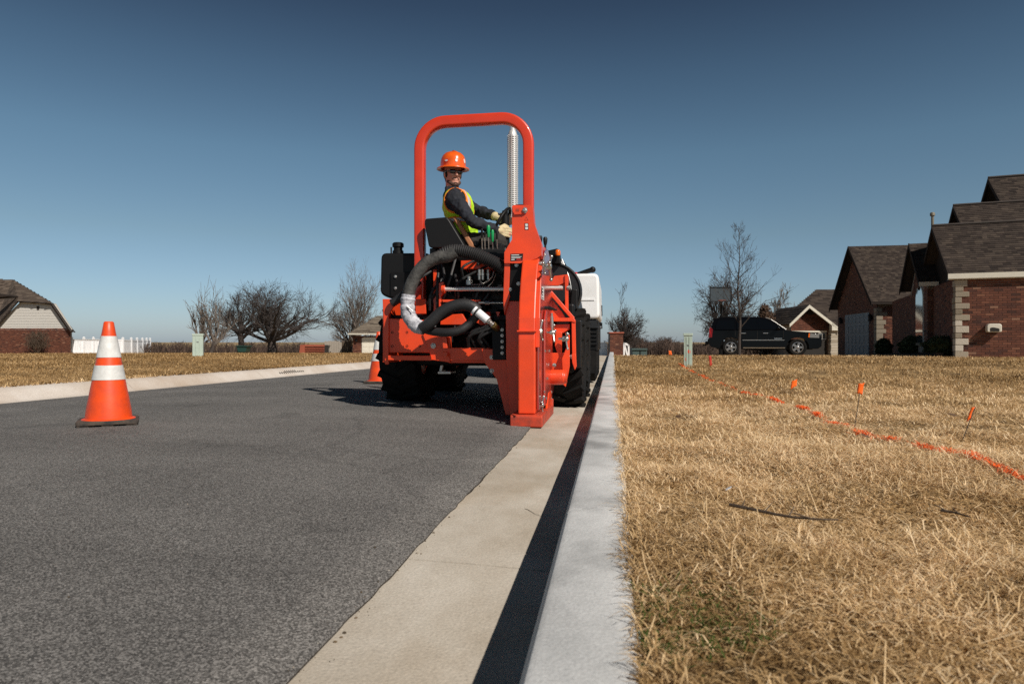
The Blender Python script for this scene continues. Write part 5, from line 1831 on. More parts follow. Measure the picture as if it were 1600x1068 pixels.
# porch bay with arched window, left of the corner
UD0, UD1, VD0, VD1 = -0.27, 0.4, 2.45, 5.7
rD = (4.0, 4.22)
mb = MB()
mb.span((UD0 + 0.012, VD0 + 0.012, -0.6), (UD1, VD1, 2.5))
mb.yz([(VD0, 2.5), (rD[0], rD[1] - 0.2), (VD1, 2.5)], UD0 + 0.012, UD1)
bay = mb.build('wall', M['mortar'], HB)
brick_wall(bay, (UD0 + 0.012, VD1, zb - 0.2), (0, -1, 0), (-1, 0, 0), VD1 - VD0, 3.7, inside=lambda s, z: z < 2.6 + 1.3 * (1 - abs((VD1 - s) - rD[0]) / 1.6), holes=((1.15, 2.65, 0.4, 2.75),))
brick_wall(bay, (UD0 + 0.012, VD0 + 0.012, zb - 0.2), (1, 0, 0), (0, -1, 0), 0.18, 2.6, bw=0.17)
wx = UD0
arch = lambda g: [(3.1 + g, 0.62), (4.5 - g, 0.62), (4.5 - g, 2.2)] + [(3.8 + (0.70 - g) * math.cos(t), 2.2 + (0.45 - g) * math.sin(t)) for t in np.linspace(0.2, math.pi - 0.2, 9)] + [(3.1 + g, 2.2)]
mb = MB(); mb.yz(arch(0), wx - 0.02, wx + 0.05)
wf = mb.build('window', M['frame'], bay)
mb = MB(); mb.yz(arch(0.05), wx - 0.028, wx - 0.022)
mb.build('pane', M['glass'], wf)
mb = MB(); mb.yz([(3.05, 0.61), (4.55, 0.61), (4.55, 0.52), (3.05, 0.52)], wx - 0.08, wx + 0.02)
mb.build('sill', M['stone'], wf)
for s in (-1, 1):
    ve = VD0 - 0.45 if s < 0 else VD1 + 0.35
    ze = 2.66
    slope_auto(HB, [(UD0 - 0.3, ve, ze), (UD1 + 0.3, ve, ze), (UD1 + 0.3, rD[0], rD[1]), (UD0 - 0.3, rD[0], rD[1])])
    mb = MB()
    mb.yz([(ve, ze + 0.02), (rD[0], rD[1] + 0.02), (rD[0], rD[1] - 0.16), (ve, ze - 0.16)], UD0 - 0.335, UD0 - 0.302)
    mb.build('rake_board', M['darktrim'], HB)
mb = MB()
mb.span((UD0 - 0.33, VD0 - 0.48, 2.52), (-0.02, VD0 - 0.452, 2.66))
mb.build('fascia', M['fascia'], HB)
# garage wing behind
VG0 = 12.6
q_near = hl(1370, 556, 'v', VG0)
UG = q_near.x
q_ap = hl(1327, 385, 'u', UG - 0.35)
q_ev = hl(1353, 474, 'u', UG - 0.35)
vr = VG0 + 3.25
before = set(HB.children)
def z_at(px, py, u, v):                        # height that a pixel row has at a house-local spot
    w = OH + uh * u + vh * v
    dep = w.x * -TS + w.y * TC
    return CH + (534 - py) / F * dep
zr, ze = 5.70, 2.56
vb = vr + (vr - VG0 + 0.4)
zg = z_at(1370, 556, UG, VG0)
mb = MB()
mb.span((UG + 0.012, VG0 + 0.012, zg - 1.0), (UG + 7.5, vb - 0.4, ze - 0.1))
mb.yz([(VG0, ze - 0.12), (vr, zr - 0.18), (vb - 0.4, ze - 0.12)], UG + 0.012, UG + 7.4)
gw = mb.build('wall', M['mortar'], HB)
brick_wall(gw, (UG + 0.14, VG0 + 0.012, zg - 0.1), (1, 0, 0), (0, -1, 0), 5.0, ze - 0.1 - zg)
brick_wall(gw, (UG + 0.012, vb - 0.4, zg - 0.1), (0, -1, 0), (-1, 0, 0), vb - 0.4 - VG0, zr - zg - 0.2, inside=lambda s, z: z + zg - 0.1 < ze - 0.15 + (zr - ze) * (1 - abs((vb - 0.4 - s) - vr) / (vr - VG0 + 0.4)), holes=((vb - 0.4 - VG0 - 5.1, vb - 0.4 - VG0 - 1.05, 0, 2.3),))
mb = MB()
dz0 = zg
mb.span((UG - 0.02, VG0 + 1.1, dz0), (UG + 0.03, VG0 + 5.04, dz0 + 2.15))
gd_ = mb.build('garage_door', M['garage'], HB)
for k in range(4):
    for j in range(6):
        mb = MB()
        mb.span((UG - 0.035, VG0 + 1.18 + j * 0.645, dz0 + 0.08 + k * 0.53), (UG - 0.021, VG0 + 1.18 + j * 0.645 + 0.55, dz0 + 0.08 + k * 0.53 + 0.40))
        mb.build('door_panel', M['garage'], gd_, bev=0.01)
z = zg - 0.05
k = 0
while z < ze - 0.3:
    h_ = rnd.uniform(0.18, 0.26)
    w_ = (0.42 if k % 2 else 0.26) + rnd.uniform(-0.03, 0.05)
    mb = MB(); mb.tint = 0.02 + 0.2 * rnd.random()  # shade on the garage wing is put into this darker stone tint
    mb.span((UG - 0.03, VG0 - 0.03, z), (UG + w_, VG0 + 0.35, z + h_ - 0.015))
    mb.build('quoin_stone', M['stone'], gw, bev=0.012)
    z += h_
    k += 1
for s in (-1, 1):
    ve = VG0 - 0.4 if s < 0 else vb
    slope_auto(HB, [(UG - 0.35, ve, ze), (UG + 7.6, ve, ze), (UG + 7.6, vr, zr), (UG - 0.35, vr, zr)], shingles=s < 0)
    mb = MB()
    mb.yz([(ve, ze + 0.02), (vr, zr + 0.02), (vr, zr - 0.2), (ve, ze - 0.2)], UG - 0.385, UG - 0.352)
    mb.build('rake_board', M['darktrim'], HB)
mb = MB()
mb.span((UG - 0.38, VG0 - 0.43, ze - 0.13), (UG + 7.6, VG0 - 0.402, ze))
mb.build('fascia', M['darktrim'], HB)
for v_ in (VG0 + 0.6, VG0 + 5.6):             # carriage lamps
    mb = MB()
    c = Vector((UG - 0.12, v_, zg + 1.85))
    mb.lathe([(0.05, -0.16), (0.08, -0.12), (0.09, 0.1), (0.11, 0.12), (0.02, 0.22)], c, n=6)
    mb.box(c + Vector((0.07, 0, 0)), (0.1, 0.05, 0.16))
    mb.build('carriage_lamp', M['black'], HB)
# the garage wing stands at a slight angle to the house
Rg_ = Matrix.Rotation(RAD(11), 3, 'Z')
pv = Vector((UG, VG0, 0))
for o in set(HB.children) - before:
    o.rotation_euler = (0, 0, RAD(11))
    o.location = pv - Rg_ @ pv
# planting bed in front of the bay
mb = MB()
q1, q2 = hl(1366, 557, 'v', 8.0), hl(1470, 557, 'v', -0.6)
for i in range(9):
    a = q1.lerp(q2, i / 9); b = q1.lerp(q2, (i + 0.93) / 9)
    w = OH + uh * a.x + vh * a.y
    za = float(gz(w.x, w.y, False))
    d = (b - a).normalized(); nn = Vector((-d.y, d.x, 0)) * 0.1
    mb.prism([a - nn + Vector((0, 0, za - a.z)), b - nn + Vector((0, 0, za - a.z)), b + nn + Vector((0, 0, za - a.z)), a + nn + Vector((0, 0, za - a.z))], [v + Vector((0, 0, za - a.z + 0.10)) for v in (a - nn, b - nn, b + nn, a + nn)])
mb.build('bed_edging', M['darktrim'], HB)
# clipped evergreen bushes
M['bush'] = tint_mat('bush_leaf', [(0, (0.025, 0.035, 0.014)), (0.5, (0.055, 0.068, 0.026)), (1, (0.11, 0.115, 0.05))], 0.7, trans=0.15)
def leaf_cloud(mb, c, r, n, size, seed, shell=0.55):
    rg = random.Random(seed)
    for i in range(n):
        d = Vector((rg.gauss(0, 1), rg.gauss(0, 1), rg.gauss(0, 1))).normalized()
        rad = shell + (1 - shell) * rg.random() ** 0.6
        lump = 0.90 + 0.14 * math.sin(d.x * 7 + seed) * math.sin(d.y * 6 + 1) + 0.1 * math.sin(d.z * 9)
        p = Vector(c) + Vector((d.x * r[0], d.y * r[1], d.z * r[2])) * rad * lump
        a = Vector((rg.gauss(0, 1), rg.gauss(0, 1), rg.gauss(0, 1))).normalized()
        b = a.orthogonal().normalized()
        s = size * rg.uniform(0.6, 1.4)
        mb.tint = min(1, max(0, rg.gauss(0.45, 0.22)))
        mb.add([p - a * s, p + b * s * 0.5, p + a * s, p - b * s * 0.5], [(0, 1, 2, 3)])
def bush(px, py, wpx, hpx, d, label, seed, m='bush', group=None):
    b = D(px, py, d)
    b.z = float(gz(b.x, b.y, False))
    w, h = wpx / F * d / 2, hpx / F * d
    t = thing('bush', label, 'bush', tuple(b), group)
    mb = MB()
    mb.tint = 0.35
    mb.ball(b + Vector((0, 0, h * 0.5)), (w * 0.78, w * 0.7, h * 0.44), None, 14, 10)
    leaf_cloud(mb, b + Vector((0, 0, h * 0.5)), (w, w * 0.9, h * 0.52), 2600, 0.045, seed, 0.75)
    mb.build('foliage', M[m], t, fixn=False)
    mb = MB()
    for k in range(4): mb.tube([b + Vector((0.05 * math.cos(k * 1.6), 0.05 * math.sin(k * 1.6), -0.05)), b + Vector((0.2 * math.cos(k * 1.6), 0.2 * math.sin(k * 1.6), h * 0.5))], 0.015, 5)
    mb.build('stem', M['twig'], t)
    return t
bush(1381, 557, 26, 27, 28.0, 'smallest round clipped bush, beside the garage corner', 1, group='clipped bushes by the brick house')
bush(1425, 557, 40, 31, 25.4, 'middle clipped evergreen bush under the arched window', 2, group='clipped bushes by the brick house')
bush(1476, 557, 66, 32, 21.3, 'widest clipped evergreen bush at the stone quoined corner', 3, group='clipped bushes by the brick house')

# ------------------------------------------------------------------ second house, behind the dark vehicle
d2 = 46.0
H2 = thing('brick_house', 'low brick house with brown hip roof and white trimmed gable behind the black vehicle', 'house', tuple(D(1275, 556, d2)))
S = d2 / F
o2 = lambda px, py, dd=0.0: D(px, py, d2 + dd)
g1, g2, ga_ = o2(1233, 506), o2(1312, 513), o2(1264, 476)
dv = Vector((-TS, TC, 0))
c_l, c_r = o2(1236, 560, 0.5), o2(1306, 560, 0.5)
def slab(pts, dep): return [p + dv * dep for p in pts]
mb = MB()
w0 = [o2(1236, 560, .5), o2(1300, 560, .5), o2(1300, 508, .5), o2(1264, 479, .5), o2(1236, 506, .5)]
mb.prism(w0, slab(w0, 6))
wl2 = mb.build('wall', M['mortar'], H2)
U2 = Vector((TC, TS, 0))
ox = w0[0]
brick_wall(wl2, ox, U2, -dv, (w0[1] - w0[0]).length, w0[3].z - ox.z, inside=lambda s, z: z < (w0[4].z - ox.z) + (w0[3].z - w0[4].z) * (s / (1.207) if s < 1.207 else max(0, 1 - (s - 1.207) / 1.55)), holes=((0.9, 2.55, 0, 1.62),), proud=0.03)
for a, b in ((g1, ga_), (ga_, g2)):
    mb = MB()
    pl_ = [a, b, b + Vector((0, 0, -0.22)), a + Vector((0, 0, -0.22))]
    mb.prism([p - dv * 0.1 for p in pl_], [p - dv * 0.02 for p in pl_])
    mb.build('rake_board', M['fascia'], H2)
mb = MB()
pl_ = [o2(1305, 507, -.1), o2(1312, 513, -.1), o2(1312, 516, -.1), o2(1300, 516, -.1), o2(1300, 504, -.1)]
mb.prism(pl_, slab(pl_, 0.4)); mb.build('eave_return', M['fascia'], H2)
mb = MB()
pl_ = [o2(1236, 516.5, .4), o2(1292, 516.5, .4), o2(1292, 519, .4), o2(1236, 519, .4)]
mb.prism(pl_, slab(pl_, 0.09)); mb.build('lintel', M['fascia'], H2)
mb = MB()
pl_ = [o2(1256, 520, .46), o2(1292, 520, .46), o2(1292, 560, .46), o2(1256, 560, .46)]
mb.prism(pl_, slab(pl_, 0.03)); mb.build('porch_shade', M['slot'], H2)  # flat dark sheet, the porch's shade painted as its colour
mb = MB()
pl_ = [o2(1279, 520, .42), o2(1291, 520, .42), o2(1291, 530, .42), o2(1279, 530, .42)]
mb.prism(pl_, slab(pl_, 0.03)); wn_ = mb.build('window', M['frame'], H2)
mb = MB()
pl_ = [o2(1280, 521, .40), o2(1284.5, 521, .40), o2(1284.5, 529.5, .40), o2(1280, 529.5, .40)]
mb.prism(pl_, slab(pl_, 0.03)); mb.build('pane', M['glass'], wn_)
mb = MB()
pl_ = [o2(1285.5, 521, .40), o2(1290, 521, .40), o2(1290, 529.5, .40), o2(1285.5, 529.5, .40)]
mb.prism(pl_, slab(pl_, 0.03)); mb.build('pane', M['glass'], wn_)
mb = MB()
c = o2(1267, 486, .38)
mb.lathe([(0.26, 0), (0.26, 0.08)], c + dv * 0.08, -dv, 18)
mb.build('round_vent', M['darktrim'], H2)
for k in range(11):                            # stone porch column
    mb = MB()
    za, zc = 560 - k * 4.1, 560 - (k + 1) * 4.1 + 0.25
    pl_ = [o2(1298.5 + rnd.uniform(-1, 0.6), za, .1), o2(1311 + rnd.uniform(-1, 1), za, .1), o2(1311 + rnd.uniform(-1, 1), zc, .1), o2(1298.5 + rnd.uniform(-1, 0.6), zc, .1)]
    mb.tint = 0.3 + rnd.random() * 0.69
    mb.prism(pl_, slab(pl_, 0.5)); mb.build('column_stone', M['stone'], H2, bev=0.02)
# roofs: gable wing and main hip
gb1, gb2, gba = g1 + dv * 3.5, g2 + dv * 3.5, ga_ + dv * 5.5
slope_auto(H2, [g1 - dv * .05, ga_ - dv * .05, gba, gb1], expo=0.25, tab=0.5)
slope_auto(H2, [g2 - dv * .05, ga_ - dv * .05, gba, gb2], expo=0.25, tab=0.5)
e1, e2 = o2(1203, 499, 2.6), o2(1360, 514, 2.6)
r1, r2 = o2(1276, 452, 7.5), o2(1360, 446, 7.5)
e3 = o2(1215, 506, 13.0)
e1.z = e2.z = e3.z = 1.55
r2.z = r1.z
slope_auto(H2, [e1, e2, r2, r1], expo=0.25, tab=0.5)
slope_auto(H2, [e3, e1, r1], expo=0.25, tab=0.5)
mb = MB()
pk = [r1 + Vector((1.2, 0, -0.25)), r1 + Vector((2.1, 0.3, 0.75)), r1 + Vector((4.5, 0.8, 0.75)), r1 + Vector((5, 0, -0.2))]
slope_auto(H2, pk, expo=0.25, tab=0.5)
mb = MB()
lo_ = [Vector((p.x, p.y, -1.5)) for p in (e1 + Vector((0.7, 0.5, 0)), e2, e2 + dv * 8, e3 + Vector((0.7, -0.5, 0)))]
mb.prism(lo_, [Vector((p.x, p.y, 1.5)) for p in lo_]); mb.build('wall', M['mortar'], H2)

# ------------------------------------------------------------------ left house
d3 = 66.0
H3 = thing('brick_house', 'brick house with pale siding gable and clipped brown roof at the left edge', 'house', tuple(D(40, 552, d3)))
o3 = lambda px, py, dd=0.0: D(px, py, d3 + dd)
sv3 = Vector(ray(128, 534)).normalized()      # its right-hand wall runs straight away from the road
slab3 = lambda pts, dep: [p + sv3 * dep for p in pts]
w3 = [o3(-60, 556), o3(110.5, 556), o3(110.5, 513.5), o3(-60, 511)]
mb = MB(); mb.prism(w3, slab3(w3, 10)); wl3 = mb.build('wall', M['mortar'], H3)
brick_wall(wl3, w3[0], U2, -dv, (w3[1] - w3[0]).length, w3[3].z - w3[0].z - 0.1, proud=0.03)
sd3 = [o3(-9, 511.5), o3(113.5, 514.5), o3(87.5, 474), o3(31.5, 471.5)]
mb = MB(); mb.prism(slab3(sd3, 0.05), slab3(sd3, 9)); gb3 = mb.build('gable', M['siding'], H3)
k = 0
for py in np.arange(476, 513, 2.45):           # lapped boards of the gable
    t0 = (py - 475) / 38.0
    xl_, xr_ = lerp(35, -2, t0), lerp(86.5, 112, t0)
    mb = MB()
    pl_ = [o3(xl_, py + 2.5), o3(xr_, py + 2.5), o3(xr_ - 1, py + 0.2), o3(xl_ + 1, py + 0.2)]
    mb.prism([pl_[0] - dv * 0.03, pl_[1] - dv * 0.03, pl_[2], pl_[3]], slab(pl_, 0.06))
    mb.build('siding_board', M['siding'], gb3)
mb = MB()
pl_ = [o3(57.3, 478, -.05), o3(61, 478, -.05), o3(61, 484, -.05), o3(57.3, 484, -.05)]
mb.prism(pl_, slab(pl_, 0.05)); mb.build('gable_vent', M['darktrim'], H3)
def rk(a, b, w=2.4):
    mb = MB()
    pl_ = [a, b, b + Vector((0, 0, -w * d3 / F)), a + Vector((0, 0, -w * d3 / F))]
    mb.prism([p - dv * 0.45 for p in pl_], [p - dv * 0.35 for p in pl_]); mb.build('rake_board', M['darktrim'], H3)
A1, A2, A3, A4 = o3(-6, 515), o3(33, 470), o3(87, 473.5), o3(117, 517)
rk(A1, A2); rk(A2, A3); rk(A3, A4)
R1, R2 = o3(20, 436.5, 7.5), o3(-80, 437, 9)
for poly in ([A2 - dv * .5, A3 - dv * .5, R1], [A1 - dv * .5, A2 - dv * .5, R1], [A1 - dv * .5, R1, R2], [A1 - dv * .5, R2, o3(-100, 517, -.5)], [A4 - dv * .5, A3 - dv * .5, R1, R1 + sv3 * 8, A4 + sv3 * 9]):
    slope_auto(H3, poly, m='shingle_brown', expo=0.3, tab=0.6)
mb = MB()
pl_ = [o3(-30, 455, -.9), o3(11, 461, -.9), o3(11, 463, -.9), o3(-30, 466, -.9)]
mb.prism(pl_, slab(pl_, 1.5)); mb.build('dormer', M['darktrim'], H3)
t = thing('bush', 'bare dark round bush against the brick wall of the left house', 'bush', tuple(o3(58, 553, -1.2)))
c = o3(58, 536, -1.4)
mb = MB()
rb_ = random.Random(9)
for i in range(900):
    a = rb_.random() * 6.283
    e = c + Vector((math.cos(a) * rb_.random() * 1.35, math.sin(a) * rb_.random() * 0.9, rb_.uniform(-0.6, 1.05) * (1 - 0.2 * rb_.random())))
    if (Vector(((e.x - c.x) / 1.4, (e.y - c.y) / 1.0, (e.z - c.z) / 1.1))).length < 1: mb.tube([e, e + Vector((rb_.uniform(-.25, .25), rb_.uniform(-.2, .2), rb_.uniform(0.1, 0.4)))], 0.012, 3)
for i in range(40):
    a = rb_.random() * 6.283
    mb.tube([c + Vector((0, 0, -1.15)), c + Vector((math.cos(a) * 0.8, math.sin(a) * 0.6, 0.2))], 0.015, 3)
mb.build('branches', M['twig'], t)

# ------------------------------------------------------------------ white vinyl fence, swing frame
FN = thing('vinyl_fence', 'white vinyl privacy fence running beside the left house', 'fence', tuple(D(170, 551, 78)))
ptsf = [(112, 551, 74), (131, 551, 75), (146, 551, 76), (162, 551, 77), (178, 551, 78), (192, 550.5, 79), (205, 550.5, 82), (214, 550.5, 86), (222.5, 550.5, 90), (229, 550.5, 94), (234.5, 550.5, 98)]
fp = []
for i, (px, py, dd) in enumerate(ptsf):
    b, tpz = D(px, py + 2, dd), D(px, 528.5 + (i * 0.12), dd).z
    fp.append((b, tpz))
    mb = MB()
    mb.span((b.x - 0.09, b.y - 0.09, b.z), (b.x + 0.09, b.y + 0.09, tpz + 0.05))
    pst = mb.build('post', M['whiteplastic'], FN)
    mb = MB()
    mb.lathe([(0.15, 0), (0.15, 0.05), (0.02, 0.15)], (b.x, b.y, tpz + 0.05), n=4)
    mb.build('cap', M['whiteplastic'], pst)
for (a, za), (b, zb_) in zip(fp[:-1], fp[1:]):
    d = (b - a); L = d.length; d.normalize(); nn = Vector((-d.y, d.x, 0))
    for lo, hi in ((0.05, 0.20), (0.86, 0.96)):
        mb = MB()
        h = za - a.z
        q0, q1 = a + d * 0.1, b - d * 0.1
        pl_ = [q0 + Vector((0, 0, h * lo)), q1 + Vector((0, 0, h * lo)), q1 + Vector((0, 0, h * hi)), q0 + Vector((0, 0, h * hi))]
        mb.prism([p - nn * 0.04 for p in pl_], [p + nn * 0.04 for p in pl_]); mb.build('rail', M['whiteplastic'], FN)
    k = max(2, int(L / 0.30))
    for j in range(k):
        s0, s1 = 0.1 + (L - 0.2) * j / k + 0.006, 0.1 + (L - 0.2) * (j + 1) / k - 0.006
        mb = MB()
        h = za - a.z
        pl_ = [a + d * s0 + Vector((0, 0, h * 0.1)), a + d * s1 + Vector((0, 0, h * 0.1)), a + d * s1 + Vector((0, 0, h * 0.90)), a + d * s0 + Vector((0, 0, h * 0.90))]
        mb.prism([p - nn * 0.012 for p in pl_], [p + nn * 0.012 for p in pl_]); mb.build('board', M['whiteplastic'], FN)
SW = thing('swing_frame', 'grey metal swing frame between the left brick house and white fence', 'swing set', tuple(D(106, 552, 70)))
mb = MB()
for a, b in (((97, 552), (105, 530)), ((114, 552), (105, 530)), ((107, 552), (106, 531))): mb.tube([D(*a, 70), D(*b, 70)], 0.05, 6)
mb.build('leg', M['zinc'], SW)
mb = MB(); mb.tube([D(105, 530, 70), D(155, 531, 71)], 0.05, 6); mb.build('top_bar', M['zinc'], SW)
mb = MB()
for px in (122, 150): mb.tube([D(px, 530.3, 70.3), D(px + 4, 547, 70.3)], 0.02, 4)
mb.build('chain', M['zinc'], SW)

# ------------------------------------------------------------------ things behind the left lawn, next to the machine
d4 = 62.0
GH = thing('garage', 'small brick garage with cream door and tan hip roof behind the left lawn', 'house', tuple(D(575, 553, d4)))
o4 = lambda px, py, dd=0.0: D(px, py, d4 + dd)
w4 = [o4(551.5, 558), o4(640, 558), o4(640, 524.5), o4(551.5, 524.5)]
mb = MB(); mb.prism(w4, slab(w4, 7)); wl4 = mb.build('wall', M['mortar'], GH)
brick_wall(wl4, w4[0], U2, -dv, (w4[1] - w4[0]).length, w4[3].z - w4[0].z, proud=0.03, holes=((0.82, 3.6, 0, 1.72),))
mb = MB()
pl_ = [o4(565.5, 558, -.06), o4(615, 558, -.06), o4(615, 528, -.06), o4(611, 526.8, -.06), o4(569, 526.8, -.06), o4(565.5, 528, -.06)]
mb.prism(pl_, slab(pl_, 0.1)); gd4 = mb.build('garage_door', M['creamdoor'], GH)
for k in range(4):
    for j in range(5):
        mb = MB()
        x0_, y0_ = 567 + j * 9.6, 530.5 + k * 6.6
        pl_ = [o4(x0_, y0_ + 5, -.08), o4(x0_ + 8, y0_ + 5, -.08), o4(x0_ + 8, y0_, -.08), o4(x0_, y0_, -.08)]
        mb.prism(pl_, slab(pl_, 0.03)); mb.build('door_panel', M['creamdoor'], gd4)
mb = MB()
pl_ = [o4(543.5, 522.6, -.7), o4(645, 522.6, -.7), o4(645, 520.4, -.7), o4(543.5, 520.4, -.7)]
mb.prism(pl_, slab(pl_, 0.1)); mb.build('fascia', M['fascia'], GH)
mb = MB(); c = o4(557, 531.5, -0.1); mb.lathe([(0.05, -0.15), (0.1, -0.1), (0.11, 0.08), (0.02, 0.18)], c - dv * 0.1, n=6); mb.build('wall_lamp', M['black'], GH)
E1, E2, T1, T2, E0 = o4(543.5, 521, -.7), o4(648, 521, -.7), o4(590, 493, 4), o4(620, 493, 4), o4(553, 521, 9)
T2.z = T1.z
for poly in ([E1, E2, T2, T1], [E0, E1, T1]): slope_auto(GH, poly, m='shingle_tan', expo=0.3, tab=0.6)

RB_ = thing('slatted_bin_store', 'low red brown box with open dark slats on the far left lawn', 'storage box', tuple(D(487, 553, 58)))
M['redwood'] = mat('red_brown_wood', (0.34, 0.085, 0.045), 0.7, var=0.25, vscale=8)
mb = MB()
pl_ = [D(467, 556, 58.3), D(507, 556, 58.3), D(507, 539, 58.3), D(470, 538, 58.3)]
mb.prism(slab(pl_, 0.12), slab(pl_, 1.4)); mb.build('box', M['slot'], RB_)
for y0_, y1_ in ((538, 541.5), (543.2, 545.0), (546.6, 548.2), (549.8, 556)):
    mb = MB()
    pl_ = [D(475, y1_, 58.2), D(506.8, y1_, 58.2), D(506.8, y0_ + 0.3, 58.2), D(475, y0_, 58.2)]
    mb.prism(pl_, slab(pl_, 0.1)); mb.build('slat', M['redwood'], RB_)
mb = MB()
pl_ = [D(467, 556, 58.15), D(476, 556, 58.15), D(476, 538, 58.15), D(469, 538.5, 58.15)]
mb.prism(pl_, slab(pl_, 0.2)); mb.build('end_panel', M['redwood'], RB_)
WFN = thing('wooden_fence', 'weathered grey wooden fence between the red brown box and small garage', 'fence', tuple(D(520, 553, 64)))
M['greywood'] = mat('weathered_wood', (0.36, 0.32, 0.27), 0.9, var=0.25, vscale=10)
x_ = 507.0
while x_ < 546:
    w_ = rnd.uniform(2.2, 2.7)
    y0_ = 533 + rnd.uniform(-0.6, 0.6) + (2.5 if 529 < x_ < 534 else 0)
    mb = MB()
    pl_ = [D(x_, 557, 64), D(x_ + w_, 557, 64), D(x_ + w_, y0_, 64), D(x_ + w_ / 2, y0_ - 0.8, 64), D(x_, y0_, 64)]
    mb.prism(pl_, slab(pl_, 0.04)); mb.build('picket', M['greywood'] if x_ < 533 else M['twig'], WFN)
    x_ += w_ + 0.25
for y_ in (539, 549):
    mb = MB(); pl_ = [D(507, y_ + 1, 64.06), D(546, y_ + 1, 64.06), D(546, y_, 64.06), D(507, y_, 64.06)]
    mb.prism(pl_, slab(pl_, 0.05)); mb.build('rail', M['greywood'], WFN)
for px, py in ((515.5, 540), (516, 549.5)):
    mb = MB(); c = D(px, py, 63.9); mb.lathe([(0.055, 0), (0.06, 0.04), (0.04, 0.06)], c, -dv, 8); mb.build('hinge', M['black'], WFN)
M['binGreen'] = mat('dark_green_plastic', (0.010, 0.045, 0.035), 0.5)
t = thing('green_trough', 'dark green trough under the bare trees on the far left lawn', 'trough', tuple(D(377, 549, 60)))
mb = MB()
pl_ = [D(371.5, 550, 60), D(383.5, 550, 60), D(386, 541, 60), D(369, 540.5, 60)]
mb.prism(pl_, slab(pl_, 1.0)); mb.build('body', M['binGreen'], t, bev=0.04)
mb = MB()
pl_ = [D(368.5, 541, 59.9), D(386.5, 541.4, 59.9), D(386.5, 540, 59.9), D(368.5, 539.6, 59.9)]
mb.prism(pl_, slab(pl_, 1.2)); mb.build('rim', M['binGreen'], t)

# ------------------------------------------------------------------ entrance pillar and its neighbours
d5 = 42.0
PL = thing('brick_pillar', 'square red brick pillar beside the end of the near kerb', 'pillar', tuple(D(963, 557, d5)))
o5 = lambda px, py, dd=0.0: D(px, py, d5 + dd)
w5 = [o5(953.2, 562), o5(973.5, 562), o5(973.5, 520.5), o5(953.2, 520.5)]
mb = MB(); mb.prism(slab(w5, 0.02), slab(w5, 0.78)); wl5 = mb.build('shaft', M['mortar'], PL)
brick_wall(wl5, w5[0] + dv * 0.02, U2, -dv, (w5[1] - w5[0]).length, w5[3].z - w5[0].z)
brick_wall(wl5, w5[1] + dv * 0.01, dv, U2, 0.76, w5[3].z - w5[0].z)
mb = MB()
pl_ = [o5(951.5, 521), o5(975, 521), o5(975, 518.5), o5(951.5, 518.5)]
mb.prism(slab(pl_, -0.06), slab(pl_, 0.84)); mb.build('cap', M['redwood'], PL, bev=0.02)
def white_panel(name, label, outline, caps, dd):
    t = thing(name, label, 'fence panel', tuple(D(outline[0][0], 556, dd)))
    mb = MB(); pl_ = [D(a, b, dd) for a, b in outline]
    mb.prism(pl_, slab(pl_, 0.06)); mb.build('panel', M['white'], t)
    for a, b, w, h in caps:
        mb = MB(); pl_ = [D(a, b + h, dd - .02), D(a + w, b + h, dd - .02), D(a + w, b, dd - .02), D(a + w / 2, b - 1, dd - .02), D(a, b, dd - .02)]
        mb.prism(pl_, slab(pl_, 0.12)); mb.build('post', M['white'], t)
    return t
white_panel('white_panel', 'white vinyl panel standing left of the brick pillar', [(935, 563), (949, 561), (949, 536.5), (945, 534.5), (935, 535)], [(943.8, 532.5, 2.4, 29)], 43)
gt = thing('white_panel', 'white open framed gate leaf standing right of the brick pillar', 'fence panel', tuple(D(980, 556, 44)))
for poly in ([(974, 560), (976.5, 560), (976.5, 535.5), (974, 535)], [(981.5, 560), (984, 560), (983.5, 538.5), (981, 538)], [(974, 535), (979, 535.5), (983.5, 539), (983.5, 541), (974, 537.5)], [(974, 557), (984, 557), (984, 560), (974, 560)], [(974.5, 537.5), (977, 538), (982, 556), (979.5, 556)]):
    mb = MB(); pl_ = [D(a, b, 44) for a, b in poly]
    mb.prism(pl_, slab(pl_, 0.08)); mb.build('frame_bar', M['white'], gt)
M['boxgreen'] = mat('green_grey_box', (0.050, 0.085, 0.080), 0.6, var=0.2)
t = thing('transformer_box', 'low dark green utility cabinet beyond the brick pillar', 'utility box', tuple(D(1000, 556, 50)))
mb = MB(); pl_ = [D(988, 561, 50), D(1011, 561, 50), D(1011, 544.5, 50), D(988, 544.5, 50)]
mb.prism(pl_, slab(pl_, 0.9)); mb.build('cabinet', M['boxgreen'], t, bev=0.03)
mb = MB(); pl_ = [D(987.3, 546.5, 49.9), D(1011.7, 546.5, 49.9), D(1011.7, 544, 49.9), D(987.3, 544, 49.9)]
mb.prism(pl_, slab(pl_, 1.1)); mb.build('lid', M['boxgreen'], t)
mb = MB(); pl_ = [D(1000, 560, 49.95), D(1001, 560, 49.95), D(1001, 547, 49.95), D(1000, 547, 49.95)]
mb.prism(pl_, slab(pl_, 0.04)); mb.build('seam', M['black'], t)
